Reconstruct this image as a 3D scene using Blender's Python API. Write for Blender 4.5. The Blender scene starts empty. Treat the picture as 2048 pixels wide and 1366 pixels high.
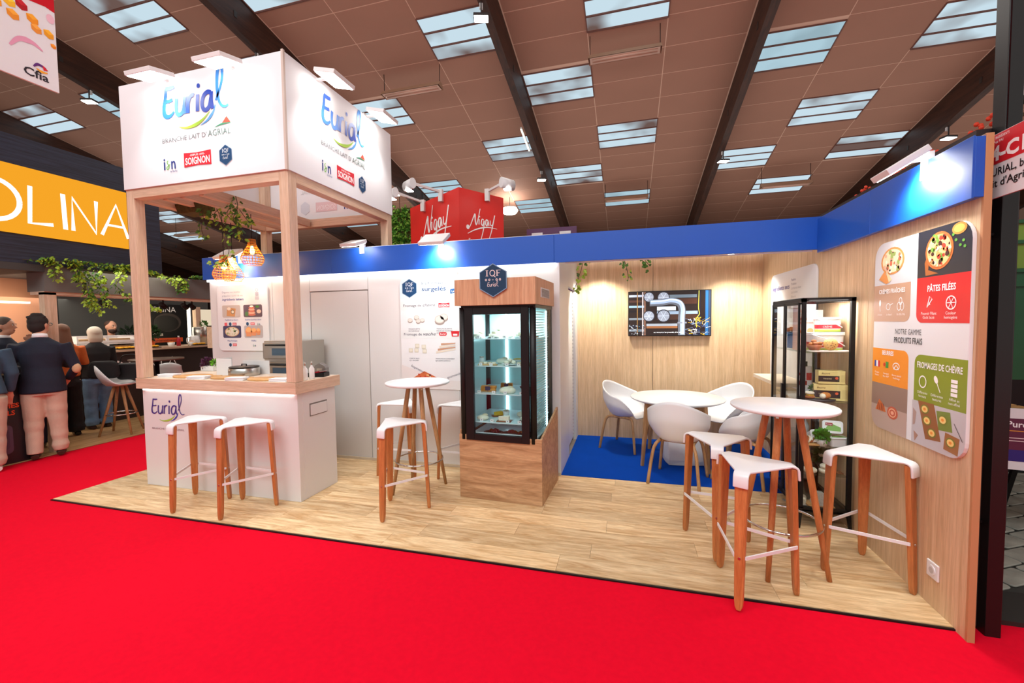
import bpy, math, random
from mathutils import Vector, Matrix
random.seed(7)
S = bpy.context.scene
COL = S.collection
PI = math.pi
# ---------------------------------------------------------------- camera
def cam_axes(y, p, r):
    cy, sy, cp, sp = math.cos(y), math.sin(y), math.cos(p), math.sin(p)
    f = Vector((sy*cp, cy*cp, sp)); r0 = Vector((cy, -sy, 0)); u0 = r0.cross(f)
    return math.cos(r)*r0 + math.sin(r)*u0, -math.sin(r)*r0 + math.cos(r)*u0, f
ri, up, fw = cam_axes(-.2658, -.0471, -.0134)
cd = bpy.data.cameras.new('camera'); cam = bpy.data.objects.new('camera', cd); COL.objects.link(cam)
cd.sensor_width = 36; cd.lens = 845.8/2048*36; cd.clip_start = .05; cd.clip_end = 200
M = Matrix((ri, up, -fw)).transposed().to_4x4(); M.translation = (0, 0, 1.6)
cam.matrix_world = M
S.camera = cam
# ---------------------------------------------------------------- world, lights, exposure
S.view_settings.view_transform = 'Standard'; S.view_settings.look = 'None'
S.view_settings.gamma = 1; S.view_settings.use_curve_mapping = False
S.view_settings.exposure = 0.0
W = bpy.data.worlds.new('hall_air'); S.world = W; W.use_nodes = True
W.node_tree.nodes['Background'].inputs[0].default_value = (1.0, .95, .90, 1)
W.node_tree.nodes['Background'].inputs[1].default_value = 0.62
def aim(o, d):
    o.rotation_euler = Vector(d).to_track_quat('-Z', 'Y').to_euler()
def area(name, loc, d, sx, sy, e, col=(1, .96, .9)):
    l = bpy.data.lights.new(name, 'AREA'); l.shape = 'RECTANGLE'; l.size = sx; l.size_y = sy; l.energy = e; l.color = col
    o = bpy.data.objects.new(name, l); COL.objects.link(o); o.location = loc; aim(o, d); return o
def spot(name, loc, d, e, ang=80, col=(1, .96, .9), soft=.05, blend=.6):
    l = bpy.data.lights.new(name, 'SPOT'); l.energy = e; l.color = col; l.spot_size = math.radians(ang); l.spot_blend = blend; l.shadow_soft_size = soft
    o = bpy.data.objects.new(name, l); COL.objects.link(o); o.location = loc; aim(o, d); return o
area('hall_light', (-1.5, -2.0, 7.0), (0, .35, -1), 9, 3, 560, (.94, .98, 1.0))
area('hall_light', (-9, 3.5, 7.0), (.1, .1, -1), 3, 5, 150)
area('hall_light', (-2.0, 9.0, 6.9), (0, -.1, -1), 12, 2, 200)
area('ceiling_fill', (-4, 0, 4.4), (0, .25, 1), 22, 3, 430, (1, .93, .88))  # added upward fill that brightens the ceiling, no fixture stands here
area('ceiling_fill', (-5, 13, 3.3), (0, 0, 1), 34, 8, 500, (1, .93, .88))  # second added ceiling fill, unseen behind the stand
# ---------------------------------------------------------------- helpers
def lin(c):
    return tuple(((v/255)/12.92 if v/255 <= .04045 else ((v/255+.055)/1.055)**2.4) for v in c[:3]) + (1,)
MATS = {}
def mat(name, c, rough=.5, metal=0, emit=None, es=0, bump=0, bscale=60, spec=None, var=0, vscale=8, trans=0, coat=0, alpha=1):
    if name in MATS: return MATS[name]
    m = bpy.data.materials.new(name); m.use_nodes = True; nt = m.node_tree; b = nt.nodes['Principled BSDF']
    b.inputs['Base Color'].default_value = lin(c); b.inputs['Roughness'].default_value = rough; b.inputs['Metallic'].default_value = metal
    if trans: b.inputs['Transmission Weight'].default_value = trans
    if coat: b.inputs['Coat Weight'].default_value = coat; b.inputs['Coat Roughness'].default_value = .1
    if spec is not None: b.inputs['Specular IOR Level'].default_value = spec
    if emit: b.inputs['Emission Color'].default_value = lin(emit); b.inputs['Emission Strength'].default_value = es
    tc = nt.nodes.new('ShaderNodeTexCoord')
    if var:
        n = nt.nodes.new('ShaderNodeTexNoise'); n.inputs['Scale'].default_value = vscale; n.inputs['Detail'].default_value = 5
        nt.links.new(tc.outputs['Object'], n.inputs['Vector'])
        r = nt.nodes.new('ShaderNodeValToRGB'); l = lin(c)
        r.color_ramp.elements[0].position = .3; r.color_ramp.elements[1].position = .7
        r.color_ramp.elements[0].color = tuple(x*(1-var) for x in l[:3]) + (1,); r.color_ramp.elements[1].color = tuple(min(1, x*(1+var)) for x in l[:3]) + (1,)
        nt.links.new(n.outputs['Fac'], r.inputs['Fac']); nt.links.new(r.outputs['Color'], b.inputs['Base Color'])
    if bump:
        n = nt.nodes.new('ShaderNodeTexNoise'); n.inputs['Scale'].default_value = bscale; n.inputs['Detail'].default_value = 4
        nt.links.new(tc.outputs['Object'], n.inputs['Vector'])
        bp = nt.nodes.new('ShaderNodeBump'); bp.inputs['Strength'].default_value = bump; bp.inputs['Distance'].default_value = .01
        nt.links.new(n.outputs['Fac'], bp.inputs['Height']); nt.links.new(bp.outputs['Normal'], b.inputs['Normal'])
    MATS[name] = m; return m
def wood(name, c1, c2, axis='Z', stretch=14, scale=1.6, rough=.45, tint=.12, cath=0):
    if name in MATS: return MATS[name]
    m = bpy.data.materials.new(name); m.use_nodes = True; nt = m.node_tree; L = nt.links.new; N = nt.nodes.new
    b = nt.nodes['Principled BSDF']; b.inputs['Roughness'].default_value = rough
    tc = N('ShaderNodeTexCoord'); oi = N('ShaderNodeObjectInfo')
    ad = N('ShaderNodeVectorMath'); ad.operation = 'ADD'
    sc = N('ShaderNodeVectorMath'); sc.operation = 'SCALE'; sc.inputs[0].default_value = (7, 13, 9)
    L(oi.outputs['Random'], sc.inputs['Scale']); L(tc.outputs['Object'], ad.inputs[0]); L(sc.outputs[0], ad.inputs[1])
    mp = N('ShaderNodeMapping'); s = [stretch]*3; s['XYZ'.index(axis)] = 1.0
    mp.inputs['Scale'].default_value = s; L(ad.outputs[0], mp.inputs['Vector'])
    n1 = N('ShaderNodeTexNoise'); n1.inputs['Scale'].default_value = scale; n1.inputs['Detail'].default_value = 7; n1.inputs['Roughness'].default_value = .62; n1.inputs['Distortion'].default_value = .4 + cath
    L(mp.outputs[0], n1.inputs['Vector'])
    r = N('ShaderNodeValToRGB'); r.color_ramp.elements[0].position = .34; r.color_ramp.elements[1].position = .66
    r.color_ramp.elements[0].color = lin(c2); r.color_ramp.elements[1].color = lin(c1); L(n1.outputs['Fac'], r.inputs['Fac'])
    n2 = N('ShaderNodeTexNoise'); n2.inputs['Scale'].default_value = scale*7; n2.inputs['Detail'].default_value = 3; L(mp.outputs[0], n2.inputs['Vector'])
    mr = N('ShaderNodeMapRange'); mr.inputs[1].default_value = .35; mr.inputs[2].default_value = .65; mr.inputs[3].default_value = .88; mr.inputs[4].default_value = 1.06
    L(n2.outputs['Fac'], mr.inputs[0])
    m2 = N('ShaderNodeMapRange'); m2.inputs[3].default_value = 1-tint; m2.inputs[4].default_value = 1+tint*.4; L(oi.outputs['Random'], m2.inputs[0])
    mm = N('ShaderNodeMath'); mm.operation = 'MULTIPLY'; L(mr.outputs[0], mm.inputs[0]); L(m2.outputs[0], mm.inputs[1])
    vm = N('ShaderNodeVectorMath'); vm.operation = 'SCALE'; L(r.outputs['Color'], vm.inputs[0]); L(mm.outputs[0], vm.inputs['Scale'])
    L(vm.outputs[0], b.inputs['Base Color'])
    MATS[name] = m; return m
def glassmat(name, tint=(235, 248, 246), a=.10, rough=.02, ior=1.22):
    # thin clear sheet: mostly see-through with a real glossy reflection
    if name in MATS: return MATS[name]
    m = bpy.data.materials.new(name); m.use_nodes = True; nt = m.node_tree; L = nt.links.new; N = nt.nodes.new
    nt.nodes.remove(nt.nodes['Principled BSDF'])
    t = N('ShaderNodeBsdfTransparent'); t.inputs[0].default_value = lin(tint)
    g = N('ShaderNodeBsdfGlossy'); g.inputs['Roughness'].default_value = rough
    fr = N('ShaderNodeLayerWeight'); fr.inputs[0].default_value = .5
    pw = N('ShaderNodeMath'); pw.operation = 'POWER'; pw.inputs[1].default_value = 4; L(fr.outputs['Facing'], pw.inputs[0])
    ma = N('ShaderNodeMath'); ma.operation = 'MULTIPLY_ADD'; ma.inputs[1].default_value = (ior-1)*1.8; ma.inputs[2].default_value = a*.3+.015; L(pw.outputs[0], ma.inputs[0])
    mx = N('ShaderNodeMixShader'); L(ma.outputs[0], mx.inputs[0]); L(t.outputs[0], mx.inputs[1]); L(g.outputs[0], mx.inputs[2])
    L(mx.outputs[0], nt.nodes['Material Output'].inputs[0]); MATS[name] = m; return m
def emis(name, c, s, var=0, dark=None, vs=.8):
    if name in MATS: return MATS[name]
    m = bpy.data.materials.new(name); m.use_nodes = True; nt = m.node_tree; nt.nodes.remove(nt.nodes['Principled BSDF'])
    e = nt.nodes.new('ShaderNodeEmission'); e.inputs[0].default_value = lin(c); e.inputs[1].default_value = s
    if var:
        tc = nt.nodes.new('ShaderNodeTexCoord'); n = nt.nodes.new('ShaderNodeTexNoise'); n.inputs['Scale'].default_value = vs; n.inputs['Detail'].default_value = 3
        oi = nt.nodes.new('ShaderNodeObjectInfo'); ad = nt.nodes.new('ShaderNodeVectorMath'); ad.operation = 'ADD'
        sc = nt.nodes.new('ShaderNodeVectorMath'); sc.operation = 'SCALE'; sc.inputs[0].default_value = (17, 23, 9)
        nt.links.new(oi.outputs['Random'], sc.inputs['Scale']); nt.links.new(tc.outputs['Object'], ad.inputs[0]); nt.links.new(sc.outputs[0], ad.inputs[1])
        nt.links.new(ad.outputs[0], n.inputs['Vector'])
        r = nt.nodes.new('ShaderNodeValToRGB'); r.color_ramp.elements[0].position = .34; r.color_ramp.elements[1].position = .50
        r.color_ramp.elements[0].color = lin(dark); r.color_ramp.elements[1].color = lin(c)
        nt.links.new(n.outputs['Fac'], r.inputs['Fac']); nt.links.new(r.outputs['Color'], e.inputs[0])
    nt.links.new(e.outputs[0], nt.nodes['Material Output'].inputs[0]); MATS[name] = m; return m
def inkmat(name, es=0, rough=.35):
    if name in MATS: return MATS[name]
    m = bpy.data.materials.new(name); m.use_nodes = True; nt = m.node_tree; b = nt.nodes['Principled BSDF']
    a = nt.nodes.new('ShaderNodeAttribute'); a.attribute_name = 'Col'
    b.inputs['Roughness'].default_value = rough
    nt.links.new(a.outputs['Color'], b.inputs['Base Color'])
    if es: nt.links.new(a.outputs['Color'], b.inputs['Emission Color']); b.inputs['Emission Strength'].default_value = es
    MATS[name] = m; return m

class MB:
    def __init__(s): s.v = []; s.f = []; s.m = []; s.s = []; s.mi = 0
    def add(s, vs, fs, sm=False):
        o = len(s.v); s.v += [tuple(p) for p in vs]
        for f in fs: s.f.append(tuple(i+o for i in f)); s.m.append(s.mi); s.s.append(sm)
        return s
    def box(s, x0, x1, y0, y1, z0, z1, R=None):
        vs = [Vector((x, y, z)) for x in (x0, x1) for y in (y0, y1) for z in (z0, z1)]
        if R: vs = [R @ v for v in vs]
        return s.add(vs, [(0, 1, 3, 2), (4, 6, 7, 5), (0, 4, 5, 1), (2, 3, 7, 6), (0, 2, 6, 4), (1, 5, 7, 3)])
    def bar(s, p, q, w, h, up=(0, 0, 1), w2=None, h2=None):
        p, q = Vector(p), Vector(q); d = (q-p).normalized(); a = d.cross(Vector(up))
        if a.length < 1e-4: a = Vector((1, 0, 0))
        a.normalize(); b = a.cross(d); vs = []
        for c, ww, hh in ((p, w, h), (q, w2 or w, h2 or h)):
            for i, j in ((-1, -1), (1, -1), (1, 1), (-1, 1)): vs.append(c+a*i*ww/2+b*j*hh/2)
        return s.add(vs, [(3, 2, 1, 0), (4, 5, 6, 7), (0, 1, 5, 4), (1, 2, 6, 5), (2, 3, 7, 6), (3, 0, 4, 7)])
    def tube(s, pts, r, n=8, closed=False, cap=True, sq=None, ref=(0, 0, 1)):
        pts = [Vector(p) for p in pts]; k = len(pts); rs = r if isinstance(r, (list, tuple)) else [r]*k; vs = []; A = None
        for i in range(k):
            d = (pts[(i+1) % k]-pts[i-1]) if closed else (pts[min(i+1, k-1)]-pts[max(i-1, 0)])
            d.normalize()
            if A is None:
                A = d.cross(Vector(ref))
                if A.length < 1e-3: A = d.cross(Vector((1, 0, 0)))
            else: A = A-d*A.dot(d)
            A.normalize(); B = d.cross(A); ra = rs[i]; rx, ry = ra if isinstance(ra, tuple) else (ra, ra)
            for j in range(n):
                t = 2*PI*j/n; vs.append(pts[i]+A*math.cos(t)*rx+B*math.sin(t)*ry)
        fs = []
        for i in range(k if closed else k-1):
            for j in range(n):
                a, b = i*n+j, i*n+(j+1) % n; c, d2 = ((i+1) % k)*n+(j+1) % n, ((i+1) % k)*n+j; fs.append((a, b, c, d2))
        s.add(vs, fs, True)
        if cap and not closed:
            o = len(s.v)-k*n
            s.f.append(tuple(o+j for j in reversed(range(n)))); s.m.append(s.mi); s.s.append(False)
            s.f.append(tuple(o+(k-1)*n+j for j in range(n))); s.m.append(s.mi); s.s.append(False)
        return s
    def cyl(s, p, q, r, r2=None, n=16): return s.tube([p, q], [r, r2 if r2 is not None else r], n)
    def lathe(s, prof, n=20, c=(0, 0, 0), sx=1, sy=1, sm=True):
        vs = []
        for r, z in prof:
            for j in range(n): t = 2*PI*j/n; vs.append((c[0]+r*math.cos(t)*sx, c[1]+r*math.sin(t)*sy, c[2]+z))
        fs = [(i*n+j, i*n+(j+1) % n, (i+1)*n+(j+1) % n, (i+1)*n+j) for i in range(len(prof)-1) for j in range(n)]
        s.add(vs, fs, sm); o = len(s.v)-len(vs)
        if prof[0][0] > 1e-5: s.f.append(tuple(o+j for j in reversed(range(n)))); s.m.append(s.mi); s.s.append(False)
        if prof[-1][0] > 1e-5: s.f.append(tuple(o+(len(prof)-1)*n+j for j in range(n))); s.m.append(s.mi); s.s.append(False)
        return s
    def ell(s, c, rx, ry, rz, n=14, m=8, R=None):
        c = Vector(c); vs = []
        for i in range(m+1):
            p = PI*i/m
            for j in range(n):
                t = 2*PI*j/n; v = Vector((rx*math.sin(p)*math.cos(t), ry*math.sin(p)*math.sin(t), -rz*math.cos(p)))
                vs.append(c+(R @ v if R else v))
        return s.add(vs, [(i*n+j, i*n+(j+1) % n, (i+1)*n+(j+1) % n, (i+1)*n+j) for i in range(m) for j in range(n)], True)
    def prism(s, pts, z0, z1, f=None):
        n = len(pts); g = f or (lambda x, y, z: (x, y, z))
        vs = [g(x, y, z0) for x, y in pts]+[g(x, y, z1) for x, y in pts]
        return s.add(vs, [tuple(reversed(range(n))), tuple(range(n, 2*n))]+[(i, (i+1) % n, (i+1) % n+n, i+n) for i in range(n)])
    def build(s, name, mats, parent=None, loc=None, rot=None, bevel=0, seg=2, kind=None, label=None, mesh=None):
        me = bpy.data.meshes.new(name); me.from_pydata(s.v, [], s.f); me.validate()
        if not isinstance(mats, (list, tuple)): mats = [mats]
        for m in mats: me.materials.append(m)
        if len(me.polygons) == len(s.f):
            me.polygons.foreach_set('material_index', s.m); me.polygons.foreach_set('use_smooth', s.s)
        o = bpy.data.objects.new(name, me); COL.objects.link(o)
        if parent: o.parent = parent
        if loc: o.location = loc
        if rot: o.rotation_euler = rot
        if bevel:
            b = o.modifiers.new('bevel', 'BEVEL'); b.width = bevel; b.segments = seg; b.limit_method = 'ANGLE'; b.angle_limit = math.radians(40)
        if kind: o['kind'] = kind
        if label: o['label'] = label
        return o
def tag(o, label, cat, group=None, kind=None):
    o['label'] = label; o['category'] = cat
    if group: o['group'] = group
    if kind: o['kind'] = kind
    return o
def thing(name, label, cat, loc=(0, 0, 0), rz=0, group=None, kind=None):
    o = bpy.data.objects.new(name, None); COL.objects.link(o); o.location = loc; o.rotation_euler = (0, 0, rz); o.empty_display_size = .1
    return tag(o, label, cat, group, kind)
def dup(root, loc, rz, label, group=None):
    def cp(o, par):
        c = o.copy(); COL.objects.link(c); c.parent = par
        for ch in list(o.children): cp(ch, c)
        return c
    r = cp(root, None); r.location = loc; r.rotation_euler = (0, 0, rz); r['label'] = label
    if group: r['group'] = group
    return r
def inst(src, loc, rot=None, parent=None, scale=None):
    c = src.copy(); COL.objects.link(c); c.location = loc
    if rot: c.rotation_euler = rot
    if scale: c.scale = scale
    c.parent = parent; return c
def spline(pts, n=8):
    P = [Vector(p) for p in pts]; out = []
    for i in range(len(P)-1):
        a, b, c, d = P[max(i-1, 0)], P[i], P[i+1], P[min(i+2, len(P)-1)]
        for k in range(n):
            t = k/n; out.append(.5*((2*b)+(c-a)*t+(2*a-5*b+4*c-d)*t*t+(3*b-a-3*c+d)*t**3))
    out.append(P[-1]); return out
def rrect(x0, y0, x1, y1, r=.05, n=5, which=(1, 1, 1, 1)):
    out = []
    for k, (cx, cy, a) in enumerate(((x1-r, y1-r, 0), (x0+r, y1-r, 90), (x0+r, y0+r, 180), (x1-r, y0+r, 270))):
        if which[k]:
            for i in range(n+1): t = math.radians(a+90*i/n); out.append((cx+r*math.cos(t), cy+r*math.sin(t)))
        else: out.append((x1 if k in (0, 3) else x0, y1 if k < 2 else y0))
    return out
_tc = {}
def glyphs(s, bold=0.0, shear=0.0):
    k = (s, bold, shear)
    if k not in _tc:
        cu = bpy.data.curves.new('lettering', 'FONT'); cu.body = s; cu.size = 1; cu.resolution_u = 2; cu.offset = bold; cu.shear = shear
        ob = bpy.data.objects.new('lettering', cu); me = bpy.data.meshes.new_from_object(ob)
        _tc[k] = ([tuple(v.co[:2]) for v in me.vertices], [tuple(p.vertices) for p in me.polygons])
        bpy.data.meshes.remove(me); bpy.data.objects.remove(ob); bpy.data.curves.remove(cu)
    return _tc[k]
CAP = max(v[1] for v in glyphs('H')[0])
class Print:
    def __init__(s): s.v = []; s.f = []; s.c = []
    def poly(s, pts, col, ly=1):
        o = len(s.v); s.v += [(p[0], p[1], ly) for p in pts]; s.f.append(tuple(range(o, o+len(pts)))); s.c.append(lin(col)); return s
    def rect(s, x0, y0, x1, y1, col, ly=1, r=0, which=(1, 1, 1, 1)):
        return s.poly(rrect(x0, y0, x1, y1, r, 5, which) if r else [(x0, y0), (x1, y0), (x1, y1), (x0, y1)], col, ly)
    def ell(s, cx, cy, rx, ry, col, ly=2, n=18, rot=0, a0=0, a1=2*PI):
        c, d = math.cos(rot), math.sin(rot); pts = []
        for i in range(n):
            t = a0+(a1-a0)*i/(n if a1-a0 > 6.28 else n-1); x, y = rx*math.cos(t), ry*math.sin(t); pts.append((cx+x*c-y*d, cy+x*d+y*c))
        return s.poly(pts, col, ly)
    def stroke(s, pts, w, col, ly=2, n=6, sm=True):
        P = spline([(p[0], p[1], 0) for p in pts], n) if sm and len(pts) > 2 else [Vector((p[0], p[1], 0)) for p in pts]
        k = len(P); L = []; R = []; s.k = getattr(s, 'k', 0)+1; ly = ly+.05*(s.k % 14)
        for i in range(k):
            d = P[min(i+1, k-1)]-P[max(i-1, 0)]
            if d.length < 1e-9: d = Vector((1, 0, 0))
            d.normalize(); t = i/(k-1)
            ww = w if not isinstance(w, (list, tuple)) else (w[0]*(1-2*t)+w[1]*2*t if t < .5 else w[1]*(2-2*t)+w[2]*(2*t-1))
            nn = Vector((-d.y, d.x, 0))*ww/2; L.append(P[i]+nn); R.append(P[i]-nn)
        for i in range(k-1): s.poly([R[i], R[i+1], L[i+1], L[i]], col, ly)
        return s
    def ring(s, cx, cy, r, w, col, ly=2, n=18, ry=None):
        ry = ry or r
        return s.stroke([(cx+r*math.cos(2*PI*i/n), cy+ry*math.sin(2*PI*i/n)) for i in range(n+1)], w, col, ly, sm=False)
    def txt(s, t, x, y, h, col, ly=3, w=None, al='l', bold=0.0, shear=0.0, rot=0):
        V, F = glyphs(t, bold, shear)
        if not V: return s
        k = h/CAP; mx = max(v[0] for v in V); mn = min(v[0] for v in V); kx = (w/(mx-mn)) if w else k
        tw = (mx-mn)*kx; ox = x-(0 if al == 'l' else tw/2 if al == 'c' else tw); c, d = math.cos(rot), math.sin(rot); o = len(s.v)
        for a, b in V:
            px, py = (a-mn)*kx, b*k; px += ox-x; s.v.append((x+px*c-py*d, y+px*d+py*c, ly))
        for f in F: s.f.append(tuple(i+o for i in f)); s.c.append(lin(col))
        return s
    def build(s, name, parent, O, U, V, dz=.0007, m=None, label=None):
        O, U, V = Vector(O), Vector(U), Vector(V); N = U.cross(V)
        me = bpy.data.meshes.new(name); me.from_pydata([O+U*a+V*b+N*(c*dz) for a, b, c in s.v], [], s.f)
        at = me.color_attributes.new('Col', 'FLOAT_COLOR', 'CORNER'); d = []
        for p, c in zip(me.polygons, s.c): d += list(c)*p.loop_total
        at.data.foreach_set('color', d); me.materials.append(m or inkmat('printed_ink'))
        o = bpy.data.objects.new(name, me); COL.objects.link(o); o.parent = parent
        if label: o['label'] = label
        return o
XR, YF, ZU = Vector((1, 0, 0)), Vector((0, 1, 0)), Vector((0, 0, 1))
# ---------------------------------------------------------------- palette
white = mat('white_laminate', (220, 219, 218), .35)
whitem = mat('white_matt', (222, 221, 220), .6)
plast = mat('white_plastic', (230, 231, 233), .32)
blue = mat('blue_gloss', (0, 78, 182), .42, coat=.35)
blue.node_tree.nodes['Principled BSDF'].inputs['Coat Roughness'].default_value = .34
black = mat('black_metal', (18, 17, 18), .42, spec=.3)
dark = mat('dark_grey', (62, 62, 60), .7)
chrome = mat('chrome', (205, 205, 205), .12, 1)
steel = mat('brushed_steel', (190, 186, 178), .28, 1)
oakwall = wood('pale_oak_panel', (224, 195, 158), (202, 168, 128), 'Z', 26, 1.3, .5, .04)
oakfloor = wood('oak_plank', (246, 220, 174), (198, 156, 104), 'X', 8, 2.0, .42, .20, 1.2)
oakbeam = wood('light_beech_x', (222, 194, 168), (204, 170, 140), 'X', 22, 1.5, .5, .02)
oakpost = wood('light_beech_z', (222, 194, 168), (204, 170, 140), 'Z', 22, 1.5, .5, .02)
oaky = wood('light_beech_y', (222, 194, 168), (204, 170, 140), 'Y', 22, 1.5, .5, .02)
oakcase = wood('oak_veneer_z', (214, 170, 132), (190, 140, 102), 'Z', 30, 1.5, .5, .02)
oakcasex = wood('oak_veneer_x', (206, 164, 122), (160, 116, 78), 'X', 9, 2.0, .5, .02, .6)
legwood = wood('orange_beech', (204, 132, 76), (176, 102, 52), 'Z', 14, 3, .42, .12)
legoak = wood('natural_oak', (196, 152, 104), (160, 114, 70), 'Z', 14, 3, .45, .06)
board = wood('chopping_board', (222, 172, 112), (196, 142, 84), 'X', 9, 3, .5, .1)
steelw = mat('galv', (150, 150, 150), .5, .6)
glass = glassmat('clear_glass', (250, 252, 252))
led = emis('led_white', (255, 252, 245), 14)
# ================================================================ THE HALL
def bx(name, mt, x0, x1, y0, y1, z0, z1, parent=None, bevel=0, **k):
    return MB().box(x0, x1, y0, y1, z0, z1).build(name, mt, parent, bevel=bevel, **k)
red = mat('red_carpet', (236, 4, 42), .95, bump=.5, bscale=900, spec=.1, var=.04, vscale=40)
o = bx('floor', red, -7.0, 8, -4, 8, -.06, -.012); tag(o, 'bright red exhibition carpet covering the aisles around the stand', 'carpet', kind='structure')
conc = mat('concrete', (120, 112, 106), .8, var=.1)
o = bx('floor', conc, -34, 22, -4.5, 24, -.2, -.062); tag(o, 'grey concrete hall floor beyond the booths', 'floor', kind='structure')
# sloping panelled ceiling
ZC = lambda y: 9.7-.205*y
tbar = mat('ceiling_grid', (222, 186, 164), .7)
cpan = mat('ceiling_panel', (168, 124, 104), .75, var=.05, vscale=.6)
ceil = MB().add([(-34, -5, ZC(-5)+.005), (22, -5, ZC(-5)+.005), (22, 24, ZC(24)+.005), (-34, 24, ZC(24)+.005), (-34, -5, ZC(-5)+.13), (22, -5, ZC(-5)+.13), (22, 24, ZC(24)+.13), (-34, 24, ZC(24)+.13)],
    [(3, 2, 1, 0), (4, 5, 6, 7), (0, 1, 5, 4), (1, 2, 6, 5), (2, 3, 7, 6), (3, 0, 4, 7)]).build('ceiling', tbar)
tag(ceil, 'sloping brown panelled hall ceiling', 'ceiling', kind='structure')
PITCH = 5.1; B0 = -2.55
beamx = [B0+PITCH*i for i in range(-5, 4)]
YS = [6.42, 8.38, 10.3, 12.54, 14.43, 16.36]
ang = math.atan(-.205); CE = math.cos(ang)
sky_cells = []
pat = {0: [(0, 2), (0, 4), (1, 1), (1, 3), (1, 5)], 1: [(0, 2), (0, 4), (1, 3), (1, 5), (2, 2), (2, 4)], -1: [(0, 0), (0, 2), (0, 4), (2, 1), (2, 3), (2, 5)],
       -2: [(1, 0), (2, 1), (1, 2), (0, 5), (2, 3), (0, 3)], -3: [(2, 1), (0, 1), (1, 3), (2, 4), (0, 5)], -4: [(0, 5), (1, 4), (2, 3)]}
def cols(b):
    x = B0+PITCH*b+.10; w = (PITCH-.20)/3; return [(x+w*i, x+w*(i+1)) for i in range(3)]
rows = [5.55-.775*2+.775*i for i in range(0, 24)]
ctr = lambda x, y: Vector((x, y, ZC(y)))
pm_w = (PITCH-.20)/3-.022; ph = (.775-.022)/CE
panels = []
for b in range(-5, 3):
    for ci, (xa, xb) in enumerate(cols(b)):
        sk = [YS[r] for c, r in pat.get(b, []) if c == ci]
        for y in rows:
            segs = [(y, y+.775)]
            for s0 in sk:
                nx = []
                for a, e in segs:
                    if e <= s0 or a >= s0+1.08: nx.append((a, e)); continue
                    if a < s0-.12: nx.append((a, s0))
                    if e > s0+1.08+.12: nx.append((s0+1.08, e))
                segs = nx
            for a, e in segs:
                v = Vector(((xa+xb)/2, (a+e)/2, 0)); f = max(.1, (v-Vector((0, 0, 0))).dot(Vector((fw.x, fw.y, 0)).normalized()))
                side = abs(v.dot(Vector((ri.x, ri.y, 0))))/f
                if e > 1 and side < 1.75: panels.append((f, xa, xb, a, e))
panels.sort(key=lambda t: t[0])
pcache = {}; rest = MB()
for k, (f, xa, xb, a, e) in enumerate(panels):
    L = round((e-a-.022)/CE, 3)
    if k < 300:
        if L not in pcache:
            mb = MB(); w = pm_w; h = L
            mb.add([(-w/2, -h/2, 0), (w/2, -h/2, 0), (w/2, h/2, 0), (-w/2, h/2, 0), (-w/2, -h/2, .03), (w/2, -h/2, .03), (w/2, h/2, .03), (-w/2, h/2, .03)],
                   [(3, 2, 1, 0), (4, 5, 6, 7), (0, 1, 5, 4), (1, 2, 6, 5), (2, 3, 7, 6), (3, 0, 4, 7)])
            p = mb.build('ceiling_panel', cpan, ceil); pcache[L] = p
        else:
            p = pcache[L].copy(); COL.objects.link(p)
        p.location = ((xa+xb)/2, (a+e)/2, ZC((a+e)/2)); p.rotation_euler = (ang, 0, 0)
    else:
        rest.add([(xa+.011, a+.011, ZC(a+.011)), (xb-.011, a+.011, ZC(a+.011)), (xb-.011, e-.011, ZC(e-.011)), (xa+.011, e-.011, ZC(e-.011))], [(3, 2, 1, 0)])
if rest.f: rest.build('ceiling_panel', cpan, ceil, kind='stuff')
# glulam beams that bend down into posts at the far wall
dbeam = wood('dark_glulam', (76, 44, 30), (46, 25, 17), 'Y', 10, 1.2, .55, .05)
def beam_mesh():
    top = [(y, ZC(y)+.02) for y in (-5, 2, 10, 19.3, 21, 22.2, 22.9)]; top[-1] = (22.95, 3.9)
    top = [(y, ZC(y)+.02) for y in (-5, 2, 10, 18, 21, 22.9)]+[(22.95, 0)]
    bot = [(22.45, 0), (22.2, 2.2), (21.6, 3.6), (20.6, 4.45), (19.2, 5.0), (17.5, ZC(17.5)-.72), (10, ZC(10)-.70), (2, ZC(2)-.70), (-5, ZC(-5)-.70)]
    pts = top+bot; return MB().prism(pts, -.08, .08, lambda y, z, x: (x, y, z))
bm = None
bolt = mat('bolt_plate', (70, 66, 64), .5, .6)
for x in beamx:
    if bm is None: bm = beam_mesh().build('roof_beam', dbeam, ceil, (x, 0, 0)); o = bm
    else: o = inst(bm, (x, 0, 0), parent=ceil)
    pl = MB()
    for y in (7, 9.5, 12, 14.5, 17):
        pl.box(-.09, -.081, y, y+.07, ZC(y)-.5, ZC(y)-.38).box(.081, .09, y, y+.07, ZC(y)-.5, ZC(y)-.38)
    pl.build('bolt_plate', bolt, o, kind='stuff')
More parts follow.
